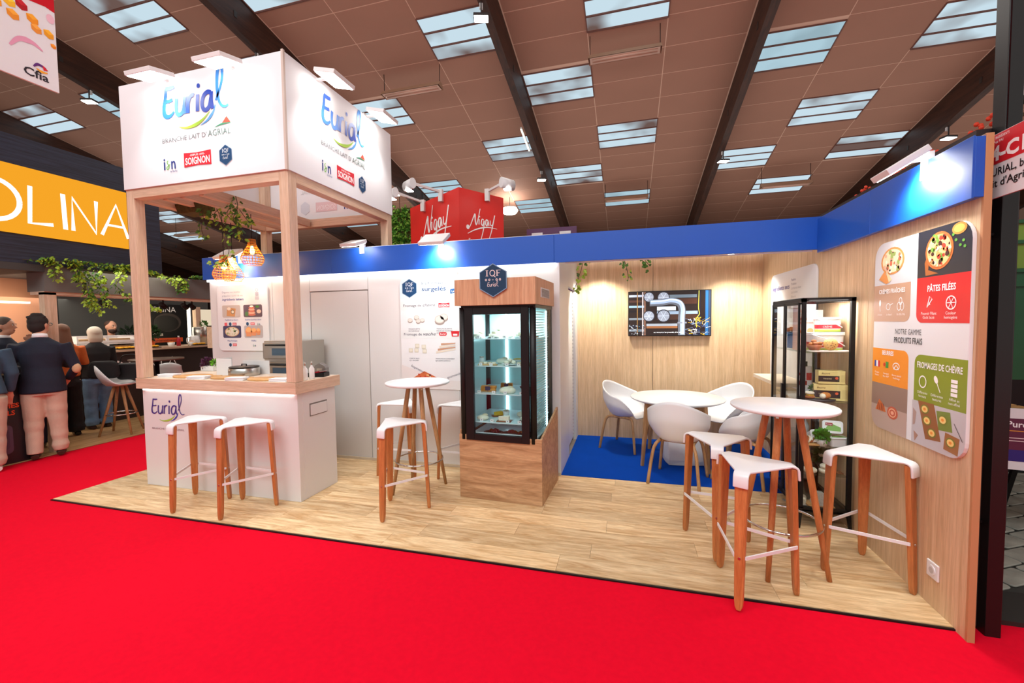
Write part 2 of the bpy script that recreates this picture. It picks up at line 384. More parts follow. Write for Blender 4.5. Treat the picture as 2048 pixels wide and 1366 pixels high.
# daylight panels
skm = emis('daylight_panel', (205, 228, 240), .95, 1, (110, 88, 82), .55)  # brownish noise patches paint daylight shadow into the panel glow
skc = emis('daylight_panel_clear', (186, 218, 232), .86, 1, (160, 188, 200), .6)
frm = mat('window_frame', (112, 72, 62), .6)
n = 0
words = {0: 'left', 1: 'middle', 2: 'right'}
bayname = {-4: 'two bays left of the tower', -3: 'far left bay above the navy booth', -2: 'bay left of the tower', -1: 'bay above the tower', 0: 'middle bay', 1: 'right-hand bay'}
rown = ['nearest row', 'second row', 'third row', 'fourth row', 'fifth row', 'farthest row']
for b, cells in pat.items():
    cc = cols(b)
    for c, r in cells:
        n += 1; xa, xb = cc[c]; y0 = YS[r]; y1 = y0+1.08
        t = MB()
        for y in (y0, y0+.36, y0+.72, y1):
            t.bar((xa, y, ZC(y)-.005), (xb, y, ZC(y)-.005), .035 if y not in (y0, y1) else .02, .03)
        for x in (xa, xb): t.bar((x, y0, ZC(y0)-.005), (x, y1, ZC(y1)-.005), .02, .03)
        w = t.build('window_%d' % n, frm)
        tag(w, 'three-strip daylight panel in the %s, %s column, %s' % (bayname[b], words[c], rown[r]), 'skylight', kind='structure')
        for k in range(3):
            a = y0+.02+.36*k; e = a+.32
            MB().add([(xa+.01, a-.5*(a+e), 0), (xb-.01, a-.5*(a+e), 0), (xb-.01, e-.5*(a+e), 0), (xa+.01, e-.5*(a+e), 0)], [(3, 2, 1, 0)]).build('pane', skc if (b+c+r) % 3 == 0 else skm, w, (0, (a+e)/2, ZC((a+e)/2)-.002), (ang, 0, 0))
# far wall
hw = mat('hall_wall', (128, 112, 102), .8, var=.05, vscale=.5)
o = bx('wall_back', hw, -34, 22, 23, 23.2, 0, 5.3); tag(o, 'plain taupe far wall of the exhibition hall', 'wall', kind='structure')
for z, r in ((3.9, .05), (3.3, .03)):
    p = MB().cyl((-34, 22.9, z), (22, 22.9, z), r, n=8).build('pipe', black, o)
o = bx('wall_left', hw, -34.2, -34, -4, 23.2, 0, 11); tag(o, 'taupe side wall at the far left of the hall', 'wall', kind='structure')
# lamps hanging beneath the beams
shell = mat('lamp_shell', (52, 50, 50), .5)
lampon = emis('hall_lamp_on', (255, 252, 244), 22)
def hall_lamp(x, y, rz, label):
    t = thing('beam_lamp', label, 'lamp', (x, y, ZC(y)-1.0), rz, 'small floodlights under the roof beams')
    MB().box(-.14, .14, -.10, .10, 0, .05).build('lamp_housing', shell, t, bevel=.01)
    MB().box(-.125, .125, -.085, .085, -.012, -.001).build('lamp_glass', lampon, t)
    MB().bar((0, 0, .05), (0, 0, .32), .02, .02).build('hanger', shell, t)
    MB().box(-.03, .03, .02, .06, .2, .3).build('junction_box', whitem, t)
bl = {-7.65: 'beam over the tower', -12.75: 'beam left of the tower', -2.55: 'beam right of the tower', 2.55: 'middle beam', 7.65: 'right-hand beam'}
for x, w in bl.items():
    for y, q in ((7.6, 'nearest'), (13.2, 'middle'), (18.5, 'farthest')):
        hall_lamp(x+(.05 if x > 0 else -.02), y, .3, 'lit floodlight under the %s, %s one on it' % (w, q))
# linear tube lamp running along the beam
t = thing('tube_lamp', 'slim lit tube lamp fixed along the beam right of the tower', 'lamp', (-2.7, 11.1, ZC(11.1)-.72))
MB().bar((0, 0, .0), (0, 1.0, -.205), .05, .04).build('lamp_housing', whitem, t)
MB().bar((0, .02, -.026), (0, .98, -.222), .04, .02).build('tube', emis('tube_on', (255, 240, 205), 4), t)
# suspended fluorescent battens (switched off)
batm = mat('batten_beige', (176, 138, 112), .5); refl = mat('batten_reflector', (214, 176, 158), .3, .3)
def batten(x, y, z, w, label):
    t = thing('hanging_batten', label, 'lamp', (x, y, z), 0, 'unlit battens hanging from the ceiling')
    MB().add([(-w/2, -.14, 0), (w/2, -.14, 0), (w/2, .14, 0), (-w/2, .14, 0), (-w/2, -.05, .12), (w/2, -.05, .12), (w/2, .05, .12), (-w/2, .05, .12)],
             [(4, 5, 6, 7), (0, 1, 5, 4), (1, 2, 6, 5), (2, 3, 7, 6), (3, 0, 4, 7)]).build('housing', batm, t)
    MB().add([(-w/2+.03, -.12, .002), (w/2-.03, -.12, .002), (w/2-.03, .12, .002), (-w/2+.03, .12, .002)], [(3, 2, 1, 0)]).build('reflector', refl, t)
    for s in (-1, 1): MB().cyl((-w/2+.08, s*.05, -.005), (w/2-.08, s*.05, -.005), .018, n=8).build('tube', refl, t)
    for s in (-1, 1): MB().cyl((s*(w/2-.03), 0, .1), (s*(w/2-.03), 0, ZC(y)-z), .008, n=5).build('drop_rod', black, t)
batten(-5.05, 9.57, 7.2, 1.55, 'unlit fluorescent batten on two rods just right of the tower top')
batten(-.05, 9.58, 7.2, 1.5, 'unlit fluorescent batten hanging above the middle of the hall, near the top edge')
batten(-.02, 15.78, 5.86, 1.5, 'small far batten hanging in front of the skylight above the meeting nook')
batten(4.93, 15.68, 5.84, 1.45, 'far batten hanging above the blue fascia corner')
batten(-19.5, 15.1, 5.75, 1.5, 'far batten seen through the tower beyond the ivy')

# ================================================================ THE STAND: floor
fl = bx('floor', mat('sublayer', (60, 50, 42), .8), -5.19, 1.66, 2.615, 4.3, -.03, -.006); tag(fl, 'pale oak laminate floor of the stand', 'floor', kind='structure')
pw, plen = .19, 1.28
pcell = {}
y = 2.62; r = 0
while y < 4.3-.01:
    y1 = min(y+pw, 4.3); x = -5.19-random.random()*plen*.9
    while x < 1.65:
        xa, xb = max(x, -5.19), min(x+plen, 1.65)
        if xb-xa > .02:
            key = (round(xb-xa, 2), round(y1-y, 3))
            if key not in pcell:
                w, h = xb-xa-.0016, y1-y-.0016
                pcell[key] = MB().box(-w/2, w/2, -h/2, h/2, -.006, 0).build('plank', oakfloor, fl, ((xa+xb)/2, (y+y1)/2, 0))
            else: inst(pcell[key], ((xa+xb)/2, (y+y1)/2, 0), parent=fl)
        x += plen
    y = y1; r += 1
o = bx('trim_1', black, -5.2, 1.66, 2.605, 2.617, -.03, -.003); tag(o, 'thin dark edging strip along the front of the stand floor', 'trim', kind='structure')
o = bx('floor', mat('blue_carpet', (0, 66, 168), .95, bump=.5, bscale=700, spec=.1, var=.05, vscale=5), -.66, 1.64, 4.302, 5.9, -.03, .004); tag(o, 'royal blue carpet of the meeting nook', 'carpet', kind='structure')
# walls
def panelwall(name, label, mt, frame, panels, seam=.0025):
    o = frame.build(name, mat('seam_dark', (150, 144, 138), .7)); tag(o, label, 'wall', kind='structure')
    for p in panels: MB().box(*p).build('wall_panel', mt, o, bevel=.0015, seg=1)
    return o
wf = panelwall('wall_front', 'white panelled front of the storage cabin with flush door', white, MB().box(-5.21, -3.67, 4.31, 4.34, 0, 2.48).box(-2.89, -.67, 4.31, 4.34, 0, 2.48).box(-3.67, -2.89, 4.31, 4.34, 1.985, 2.48),
    [(-5.22, -4.232, 4.29, 4.312, 0, 2.48), (-4.228, -3.682, 4.29, 4.312, 0, 2.48), (-3.678, -2.882, 4.29, 4.312, 1.992, 2.48), (-2.878, -1.77, 4.29, 4.312, 0, 2.48), (-1.767, -.66, 4.29, 4.312, 0, 2.48)])
o = bx('door_1', mat('door_white', (212, 209, 206), .4), -3.672, -2.888, 4.293, 4.335, .012, 1.982, bevel=.002); tag(o, 'flush white door in the storage cabin wall behind the counter', 'door', kind='structure')
o = bx('wall_left', white, -5.22, -5.19, 4.34, 5.9, 0, 2.48); tag(o, 'white left side of the storage cabin', 'wall', kind='structure')
# storage side facing the nook, with a doorway
o = MB().box(-.70, -.66, 4.312, 4.95, 0, 2.48).box(-.70, -.66, 5.66, 5.9, 0, 2.48).box(-.70, -.66, 4.95, 5.66, 2.0, 2.48).build('wall_inner', white, bevel=.002); tag(o, 'white side wall of the storage cabin facing the meeting nook', 'wall', kind='structure')
o = bx('floor', conc, -5.19, -.655, 4.34, 5.9, -.03, .003); tag(o, 'grey floor inside the storage cabin', 'floor', kind='structure')
d = bx('door_2', mat('door_white2', (232, 232, 230), .4), -.715, -.69, 4.96, 5.55, .06, 1.98, bevel=.002); tag(d, 'half-hidden white door in the nook side of the storage cabin', 'door', kind='structure')
bx('dark_gap', black, -.72, -.70, 5.56, 5.65, .02, 1.99, d)
mb = MB()
for i in range(40): mb.box(-.695, -.69, 5.58, 5.62, .06+.048*i, .085+.048*i)
mb.build('lace_edge', whitem, d, kind='stuff')
wn = panelwall('wall_back', 'pale oak back wall of the meeting nook carrying the screen', oakwall, MB().box(-.70, 1.66, 5.9, 5.94, 0, 2.48),
    [(-.66, .328, 5.88, 5.902, 0, 2.48), (.332, 1.62, 5.88, 5.902, 0, 2.48)])
wr = panelwall('wall_right', 'pale oak right-hand wall with product panels', oakwall, MB().box(1.64, 1.66, 2.56, 5.94, 0, 2.45),
    [(1.62, 1.642, 2.545, 3.498, -.02, 2.45), (1.62, 1.642, 3.502, 4.698, 0, 2.45), (1.62, 1.642, 4.702, 5.88, 0, 2.45)])
o = bx('trim_2', mat('edge_oak', (186, 134, 92), .5), 1.619, 1.650, 2.528, 2.545, -.03, 2.45, bevel=.002); tag(o, 'orange-brown wood edge closing the right wall', 'trim', kind='structure')
o = bx('baseboard_front', mat('base_beige', (205, 190, 168), .6), -5.2, -.66, 4.276, 4.289, 0, .028); tag(o, 'low beige skirting under the white storage wall', 'baseboard', kind='structure')
# fascias
def fascia(name, label, boxes):
    o = MB().box(*boxes[0]).build(name, blue, bevel=.003); tag(o, label, 'fascia', kind='structure')
    for b in boxes[1:]: MB().box(*b).build('fascia_panel', blue, o, bevel=.0015, seg=1)
    return o
f1 = fascia('trim_3', 'long glossy blue fascia band over the storage wall and nook', [(-5.23, 1.60, 4.225, 4.285, 2.187, 2.456), (-5.235, -3.302, 4.215, 4.226, 2.183, 2.46), (-3.3, -.702, 4.215, 4.226, 2.183, 2.46), (-.7, 1.6, 4.215, 4.226, 2.183, 2.46)])
f2 = fascia('trim_4', 'glossy blue fascia band along the top of the right wall', [(1.58, 1.62, 2.53, 4.215, 2.157, 2.44), (1.572, 1.582, 2.53, 3.4, 2.153, 2.444), (1.572, 1.582, 3.402, 4.214, 2.153, 2.444)])
mb = MB().box(-5.2, -.69, 4.24, 4.28, 2.158, 2.182); o = mb.build('led_strip', emis('led_strip', (255, 253, 248), 6)); tag(o, 'glowing LED strip under the blue fascia along the white wall', 'light strip')
o = MB().box(-.6, 1.55, 4.25, 4.27, 2.172, 2.182).build('led_profile', whitem); tag(o, 'thin pale profile under the fascia across the nook', 'profile')
# nook spots
for x, yy, e, w in ((-.35, 5.45, 95, 'left'), (1.15, 5.35, 110, 'right')):
    t = thing('nook_spotlight', 'small white spotlight under the top of the nook, %s one' % w, 'spotlight', (x, yy, 2.46))
    MB().cyl((0, 0, -.02), (0, 0, -.12), .045, .05).build('spot_body', whitem, t)
    MB().cyl((0, 0, -.121), (0, 0, -.124), .04).build('spot_lens', lampon, t)
    MB().bar((0, 0, 0), (0, 0, -.03), .08, .06).build('mount', whitem, t)
    spot('nook_light', (x, yy, 2.32), (0, .28, -1) if w == 'left' else (.15, .25, -1), e, 110, (1, .95, .85))
o = bx('ceiling', whitem, -.7, 1.66, 5.25, 5.6, 2.48, 2.5); tag(o, 'white cross rail over the nook holding the spotlights', 'rail', kind='structure')
# ================================================================ logos
def logo(P, x, y, s, cols=None, glow=(60, 55, 140), sw=1.0, ly=3):
    c = cols or [glow]*6; T = lambda pts: [(x+a*s, y+b*s) for a, b in pts]; w = .17*s*sw
    P.stroke(T([(.30, 1.70), (.2, 1.1), (.06, .55), (.10, .14), (.35, 0), (.62, .05), (.88, .26)]), [w*.8, w*1.3, w*.5], c[0], ly)
    P.stroke(T([(.24, 1.70), (.6, 1.68), (.98, 1.72)]), [w*.9, w, w*.7], c[0], ly); P.stroke(T([(.18, .92), (.5, .92), (.80, .98)]), w*.8, c[0], ly)
    P.stroke(T([(1.12, 1), (1.05, .45), (1.12, .08), (1.35, .0), (1.58, .15), (1.72, .5)]), w, c[1], ly); P.stroke(T([(1.79, 1), (1.72, .5), (1.76, 0)]), w*.9, c[1], ly)
    P.stroke(T([(2.06, 1), (2.02, .5), (1.99, 0)]), w, c[2], ly); P.stroke(T([(2.04, .6), (2.18, .9), (2.4, 1.02), (2.52, .98)]), w*.9, c[2], ly)
    P.stroke(T([(2.82, 1), (2.78, .5), (2.75, 0)]), w, c[3], ly); P.ell(x+2.9*s, y+1.5*s, .13*s, .14*s, c[3], ly)
    P.stroke(T([(3.86, .95), (3.6, 1.03), (3.3, .85), (3.14, .45), (3.22, .08), (3.45, 0), (3.7, .2), (3.84, .65)]), w, c[4], ly); P.stroke(T([(3.9, 1.02), (3.86, .5), (3.95, 0)]), w, c[4], ly)
    P.stroke(T([(4.2, .45), (4.48, .95), (4.74, 1.6), (4.76, 2.2), (4.6, 2.38), (4.42, 2.05), (4.34, 1.2), (4.42, .5), (4.62, .12), (4.9, 0), (5.15, .1)]), [w*.5, w*.9, w*.5], c[5], ly)
def swoosh(P, x, y, s, c2, ly=3):
    T = lambda pts: [(x+a*s, y+b*s) for a, b in pts]; w = .17*s*1.2
    P.stroke(T([(1.15, -.72), (1.8, -.86), (2.6, -.76), (3.2, -.5), (3.7, -.12)]), [w*.1, w*1.1, w*.15], (160, 200, 60), ly)
    P.stroke(T([(2.95, -.86), (3.5, -.62), (3.95, -.22), (4.15, .2)]), [w*.1, w*.9, w*.3], c2, ly)
def hexa(P, cx, cy, w, h, col, ly=2, edge=None):
    f = lambda k: [(cx, cy+h/2*k), (cx+w/2*k, cy+h/4*k), (cx+w/2*k, cy-h/4*k), (cx, cy-h/2*k), (cx-w/2*k, cy-h/4*k), (cx-w/2*k, cy+h/4*k)]
    if edge: P.poly(f(1.06), edge, ly-.5)
    P.poly(f(1), col, ly)
def iqf(P, cx, cy, w, h, col=(16, 62, 104), tc=(225, 232, 238), ly=2):
    hexa(P, cx, cy, w, h, col, ly, (120, 150, 175))
    k = w; b = cy+h*.13; lh = h*.19
    P.rect(cx-.25*k, b, cx-.21*k, b+lh, tc, ly+1); P.rect(cx-.28*k, b, cx-.18*k, b+lh*.08, tc, ly+1); P.rect(cx-.28*k, b+lh*.92, cx-.18*k, b+lh, tc, ly+1)
    P.ring(cx-.02*k, b+lh/2, .095*k, .03*k, tc, ly+1, ry=lh*.48); P.stroke([(cx, b+lh*.2), (cx+.1*k, b-lh*.18)], .025*k, tc, ly+1)
    P.rect(cx+.14*k, b, cx+.18*k, b+lh, tc, ly+1); P.rect(cx+.11*k, b, cx+.21*k, b+lh*.08, tc, ly+1); P.rect(cx+.12*k, b+lh*.92, cx+.3*k, b+lh, tc, ly+1); P.rect(cx+.16*k, b+lh*.45, cx+.26*k, b+lh*.54, tc, ly+1)
    for i, xx in enumerate((-.27, -.14, .14, .27)): P.ell(cx+xx*k, cy+h*.02, .045*k, .045*k, tc, ly+1, 6); P.ell(cx+xx*k, cy+h*.02, .02*k, .02*k, col, ly+2, 6)
    P.txt('BY', cx, cy, h*.035, tc, ly+1, al='c')
    logo(P, cx-.22*k, cy-h*.19, .085*k, [tc]*6, sw=1.1, ly=ly+1)
def soignon(P, x, y, w, h, ly=2):
    r = (206, 24, 44); P.poly([(x, y), (x+w/2, y+h*.06), (x+w, y), (x+w, y+h), (x+w/2, y+h*.93), (x, y+h)], r, ly)
    P.txt('SOIGNON', x+w*.05, y+h*.16, h*.46, (255, 255, 255), ly+1, w=w*.9, bold=.02); P.txt('-DEPUIS 1895-', x+w/2, y+h*.72, h*.13, (255, 255, 255), ly+1, al='c', w=w*.55)
def iandn(P, x, y, h, ly=2, small=True):
    b = (22, 50, 130); P.txt('i', x, y, h, b, ly, bold=.01); P.stroke([(x+h*.55, y+h*.75), (x+h*.4, y+h*.6), (x+h*.62, y+h*.3), (x+h*.5, y), (x+h*.33, y+h*.15), (x+h*.75, y+h*.42)], h*.07, (110, 190, 70), ly)
    P.txt('n', x+h*.88, y, h*.98, b, ly, bold=.01, w=h*.5)
    if small: P.txt('by Eurial', x+h*.75, y-h*.28, h*.16, b, ly)
def agrial(P, x, y, h, ly=2):
    P.txt('AGRIAL', x, y, h, (96, 118, 112), ly, w=h*4.6); P.poly([(x+h*2.9, y+h*1.75), (x+h*3.9, y+h*2.75), (x+h*4.7, y+h*1.75)], (206, 66, 50), ly)
    P.stroke([(x+h*1.4, y+h*1.3), (x+h*3, y+h*1.65), (x+h*4.8, y+h*1.6)], [h*.05, h*.3, h*.05], (50, 120, 90), ly)
def banner_art(ghost=False):
    g = [(30, 84, 190), (60, 120, 208), (34, 92, 198), (8, 62, 172), (6, 58, 172), (56, 132, 212)]
    if ghost: g = [(214, 218, 226)]*6
    a = Print(); logo(a, .56, .61, .148, g, sw=1.55); out = [('brand_lettering', a)]; a = Print(); swoosh(a, .56, .61, .148, (80, 150, 215)); out += [] if ghost else [('logo_swoosh', a)]
    a = Print(); a.txt("BRANCHE LAIT D'", .53, .375, .042, (96, 96, 100) if not ghost else (222, 222, 224), 3, w=.53); out.append(('tagline', a))
    a = Print()
    if not ghost: agrial(a, 1.075, .372, .056)
    else: a.txt('AGRIAL', 1.075, .372, .05, (205, 210, 210), 3); a.poly([(1.24, .48), (1.29, .53), (1.34, .48)], (226, 190, 186), 3)
    out.append(('group_logo', a)); a = Print(); iandn(a, .53, .135, .105, 2, not ghost); out.append(('letter_logo', a)); a = Print()
    if not ghost: soignon(a, .78, .13, .32, .13)
    else: a.rect(.78, .13, 1.10, .25, (222, 196, 198), 2); a.txt('SOIGNON', .80, .15, .06, (240, 232, 232), 3, w=.28)
    out.append(('red_logo', a)); a = Print()
    if not ghost: iqf(a, 1.265, .19, .135, .175)
    else: hexa(a, 1.265, .19, .135, .175, (206, 211, 220), 2)
    out.append(('hexagon_logo', a)); return out
# ================================================================ TOWER
TX0, TX1, TY0, TY1 = -4.71, -2.80, 3.05, 4.72
tower = thing('counter_tower', 'beech-framed corner tower with white printed banner box above the tasting counter', 'tower', (0, 0, 0))
pcl = None
for x, y, z0 in ((TX0+.05, TY0+.055, 1.09), (TX1-.05, TY0+.055, 1.09), (TX0+.05, TY1-.055, 0), (TX1-.05, TY1-.055, 0)):
    MB().box(-.048, .048, -.048, .048, 0, 3.86-z0).build('post', oakpost, tower, (x, y, z0), bevel=.003)
for y in (TY0+.055, TY1-.055): MB().box(TX0+.098, TX1-.098, -.048, .048, 2.84, 2.94).build('cross_beam', oakbeam, tower, (0, y, 0), bevel=.003)
for x in (TX0+.05, TX1-.05): MB().box(-.048, .048, TY0+.103, TY1-.103, 2.84, 2.94).build('side_beam', oaky, tower, (x, 0, 0), bevel=.003)
for x in (-4.38, -4.16, -3.92): MB().box(-.03, .03, TY0+.13, TY1-.13, 2.84, 2.93).build('slat', oaky, tower, (x, 0, 0), bevel=.002)
fab = mat('banner_fabric', (226, 227, 230), .75)
BZ0, BZ1 = 2.925, 3.905
for nm, b in (('banner', (TX0, TX1-.004, TY0-.008, TY0+.004, BZ0, BZ1)), ('banner', (TX1-.004, TX1+.008, TY0+.0, TY1, BZ0, BZ1)), ('banner', (TX0, TX1, TY1-.004, TY1+.008, BZ0, BZ1)), ('banner', (TX0-.008, TX0+.004, TY0, TY1, BZ0, BZ1))):
    MB().box(*b).build(nm, fab, tower, bevel=.002, seg=1)
bx('corner_profile', mat('seam_beige', (196, 180, 168), .5), TX1-.010, TX1+.012, TY0-.014, TY0+.006, BZ0-.005, BZ1+.01, tower)
for nm, P in banner_art(): P.build(nm, tower, (TX0, TY0-.0095, BZ0), XR, ZU)
for nm, P in banner_art():
    P.v = [(a*.86-.03, b, c) for a, b, c in P.v]; P.build(nm, tower, (TX1+.0095, TY0, BZ0), YF, ZU)
for nm, P in banner_art(True):
    o = P.build('show_through_'+nm, tower, (TX1, TY1-.0055, BZ0), -XR, ZU)
    for v in o.data.vertices: v.co.y = TY1-.006-(v.co.y-(TY1-.0055))
# ---------------------------------------------------------------- tasting counter
ct = thing('tasting_counter', 'white tasting counter with beech top band and printed logo', 'counter', (0, 0, 0))
MB().box(-4.70, -2.83, 3.10, 3.16, 0, .99).box(-2.89, -2.83, 3.16, 3.60, 0, .99).build('front_panel', white, ct, bevel=.003)
MB().box(-4.70, -4.64, 3.16, 4.20, 0, .99).build('side_panel', white, ct, bevel=.003)
MB().box(TX0, TX1, TY0, TY0+.03, .985, 1.088).build('band', oakbeam, ct, bevel=.002)
MB().box(TX1-.03, TX1, TY0+.03, 3.645, .985, 1.088).build('band', oaky, ct, bevel=.002)
MB().box(TX0, TX0+.03, TY0+.03, 4.2, .985, 1.088).build('band', oaky, ct, bevel=.002)
MB().box(TX0+.03, TX1-.03, TY0+.03, 3.645, .99, 1.086).box(TX0+.03, TX0+.45, 3.645, 4.2, .99, 1.086).build('counter_top', mat('pale_top', (232, 216, 196), .35), ct)
MB().box(-4.66, -2.86, 3.075, 3.09, .968, .980).build('led_strip', emis('counter_led', (255, 250, 245), 5), ct)
MB().box(-2.832, -2.828, 3.245, 3.478, .748, .868).build('waste_slot', mat('slot_dark', (120, 112, 104), .6), ct)
MB().box(-2.836, -2.822, 3.255, 3.47, .755, .855).build('slot_flap', whitem, ct, bevel=.002)
P = Print(); logo(P, -4.585, .735, .083, None, (66, 44, 132)); P.build('brand_lettering', ct, (0, 3.0985, 0), XR, ZU); P = Print(); swoosh(P, -4.585, .735, .083, (50, 70, 170)); P.build('logo_swoosh', ct, (0, 3.0985, 0), XR, ZU); P = Print(); P.txt("BRANCHE LAIT D'AGRIAL", -4.59, .575, .018, (150, 120, 130), 3, w=.42); P.build('tagline', ct, (0, 3.0985, 0), XR, ZU)
# back bench along the storage wall
o = thing('back_bench', 'low white work bench against the wall behind the tasting counter', 'bench', (0, 0, 0))
MB().box(-4.2, -3.70, 3.80, 4.27, 0, .88).build('body', white, o, bevel=.003); MB().box(-4.22, -3.69, 3.78, 4.28, .88, .92).build('bench_top', board, o, bevel=.003)
# ================================================================ floodlights on arms
def flood(loc, rz, tilt, label, e, arm=.35, ang=95, w=.30, tdir=None):
    t = thing('arm_floodlight', label, 'floodlight', loc, rz, 'square LED floodlights on arms')
    R = Matrix.Rotation(tilt, 3, 'X')   # local: arm comes from +Y (the wall), lamp looks back and down to +Y
    MB().box(-w/2, w/2, -.11, .11, -.018, .018, R).build('housing', whitem, t, bevel=.004)
    mb = MB(); mb.box(-w/2+.012, w/2-.012, -.098, .098, -.023, -.019, R); mb.build('led_face', led, t)
    MB().bar((0, .02, .01), (0, arm, .02), .025, .02).build('arm', whitem, t)
    MB().box(-.03, .03, arm, arm+.03, -.09, .05).build('clamp', whitem, t)
    d = R @ Vector((0, 0, -1)); d = Matrix.Rotation(rz, 3, 'Z') @ d
    p = Vector(loc)+d*.06
    spot('flood_beam', p, d, e, ang, (1, .98, .95), .08, .8)
    return t
flood((-4.085, 2.89, 3.835), 0, math.radians(14), 'lit square floodlight over the tower front, left one', 42, .17)
flood((-3.32, 2.89, 3.825), 0, math.radians(14), 'lit square floodlight over the tower front, near its corner', 42, .17)
flood((-2.60, 3.45, 3.86), PI/2, math.radians(14), 'lit square floodlight over the tower right side, nearer one', 42, .21)
flood((-2.60, 4.24, 3.885), PI/2, math.radians(14), 'lit square floodlight over the tower right side, farther one', 42, .21)
flood((-4.62, 4.05, 2.455), 0, math.radians(32), 'lit square floodlight on the blue fascia behind the rattan pendants', 45, .16, 125, w=.26)
flood((-2.89, 4.06, 2.48), 0, math.radians(20), 'small lit floodlight on the blue fascia right of the tower post', 2, .15, w=.2)
flood((-1.92, 4.05, 2.46), 0, math.radians(32), 'lit square floodlight on the blue fascia below the red sign', 52, .16, 125, w=.28)
flood((1.46, 2.87, 2.44), -PI/2, math.radians(32), 'lit square floodlight on the blue fascia of the right wall', 70, .11, 140, w=.16)
# ================================================================ posters on the walls
def food_blob(P, cx, cy, rx, ry, base, specks, n, ly=3, seed=1):
    rd = random.Random(seed); P.ell(cx, cy, rx, ry, base[0], ly, 22); P.ell(cx, cy, rx*.86, ry*.86, base[1], ly+1, 22)
    for i in range(n):
        t = rd.random()*2*PI; q = math.sqrt(rd.random())*.8; s = .06+.08*rd.random()
        P.ell(cx+rx*q*math.cos(t), cy+ry*q*math.sin(t), rx*s*1.2, rx*s, specks[i % len(specks)], ly+2+(i % 3)*.5, 6, rd.random()*3)
def board_panel(name, label, O, U, V, w, h, r=.07, which=(1, 1, 1, 1), cat='panel', th=.018):
    t = thing(name, label, cat, (0, 0, 0)); O, U, V = Vector(O), Vector(U), Vector(V); N = U.cross(V)
    MB().prism(rrect(0, 0, w, h, r, 6, which), 0, th, lambda x, y, z: O+U*x+V*y+N*z).build('panel_board', plast, t, bevel=.002, seg=1)
    return t, O+N*th
# right wall product panel
t, O = board_panel('product_panel', 'tall rounded product range panel in red, green, orange and beige on the right wall', (1.62, 3.385, .872), -YF, ZU, .825, 1.2, .10)
P = Print(); H = 1.2; Wd = .825; L0, L1, R0, R1 = 0, .375, .43, .825; E_ = (250, 250, 250)
P.rect(L0, .775*H, L1, H, (214, 214, 216), 1, .10, (0, 1, 0, 0)); food_blob(P, .19, 1.075, .12, .085, [(222, 150, 80), (246, 222, 180)], [(232, 180, 150), (206, 110, 80), (150, 170, 90), (255, 240, 215)], 34, 2, 3)
P.poly([(.05, .97), (.11, 1.02), (.17, .945), (.13, .935)], (226, 150, 84), 3); P.poly([(.12, 1.03), (.19, .96), (.16, .94)], (244, 214, 166), 4)
P.rect(L0, .58*H, L1, .775*H, (198, 158, 130), 1, .05, (0, 0, 0, 1)); P.txt('CRÈMES FRAÎCHES', .19, .875, .026, E_, 3, w=.27, al='c', bold=.02)
for i, (c, s) in enumerate(((.07, 'à fouet'), (.17, 'à chaud'), (.29, '15-35% MG'))): P.txt(s, c, .735, .012, E_, 3, al='c')
P.ell(.07, .815, .012, .022, E_, 3); P.stroke([(.07, .795), (.075, .76)], .005, E_, 3); P.ring(.16, .79, .02, .005, E_, 3); P.stroke([(.18, .80), (.21, .81)], .005, E_, 3); P.ring(.27, .79, .017, .005, E_, 3, ry=.025); P.ring(.30, .79, .017, .005, E_, 3, ry=.025); P.ring(.285, .82, .014, .005, E_, 3, ry=.022)
P.rect(R0, .785*H, R1, H, (42, 42, 48), 1, .10, (1, 0, 0, 0)); food_blob(P, .60, 1.075, .105, .10, [(190, 104, 50), (236, 190, 130)], [(206, 60, 44), (250, 226, 180), (70, 40, 30), (110, 150, 60), (232, 150, 90)], 60, 3, 5)
P.poly([(.49, 1.02), (.53, 1.10), (.52, .98), (.60, .955), (.50, .95)], (168, 96, 44), 2); P.ell(.74, 1.165, .05, .03, (196, 140, 66), 3); P.ell(.74, 1.165, .036, .02, (226, 180, 90), 4)
for x, y in ((.56, 1.16), (.75, 1.08), (.77, 1.10), (.72, 1.11), (.78, 1.07), (.70, 1.14)): P.ell(x, y, .010, .008, (96, 160, 60), 4, 6)
P.rect(R0, .575*H, R1, .785*H, (222, 32, 36), 1, .05, (0, 0, 1, 0)); P.txt('PÂTES FILÉES', .625, .862, .032, E_, 3, w=.21, al='c', bold=.025)
P.stroke([(.52, .775), (.56, .82), (.54, .835), (.52, .775)], .006, E_, 3, sm=False); P.stroke([(.535, .80), (.545, .79)], .006, E_, 3); P.ring(.70, .795, .034, .006, E_, 3)
for a in range(3): P.stroke([(.70-.03*math.cos(a), .795-.03*math.sin(a)), (.70+.03*math.cos(a), .795+.03*math.sin(a))], .004, E_, 3)
P.txt('Pouvoir Filant', .535, .735, .015, E_, 3, al='c'); P.txt('Goût lacté', .535, .713, .015, E_, 3, al='c'); P.txt('Couleur', .70, .735, .015, E_, 3, al='c'); P.txt('homogène', .70, .713, .015, E_, 3, al='c')
P.txt('NOTRE GAMME', .36, .62, .032, (90, 90, 92), 3, w=.24, al='c'); P.txt('PRODUITS FRAIS', .36, .567, .034, (50, 50, 54), 3, w=.26, al='c', bold=.015)
P.rect(L0, .245*H, L1, .435*H, (246, 152, 40), 1, .05, (1, 0, 0, 0)); P.txt('BEURRES', .17, .483, .026, E_, 3, w=.12, al='c', bold=.03)
P.rect(.025, .40, .045, .44, (40, 60, 150), 3); P.rect(.045, .40, .065, .44, E_, 3); P.rect(.065, .40, .085, .44, (220, 40, 50), 3)
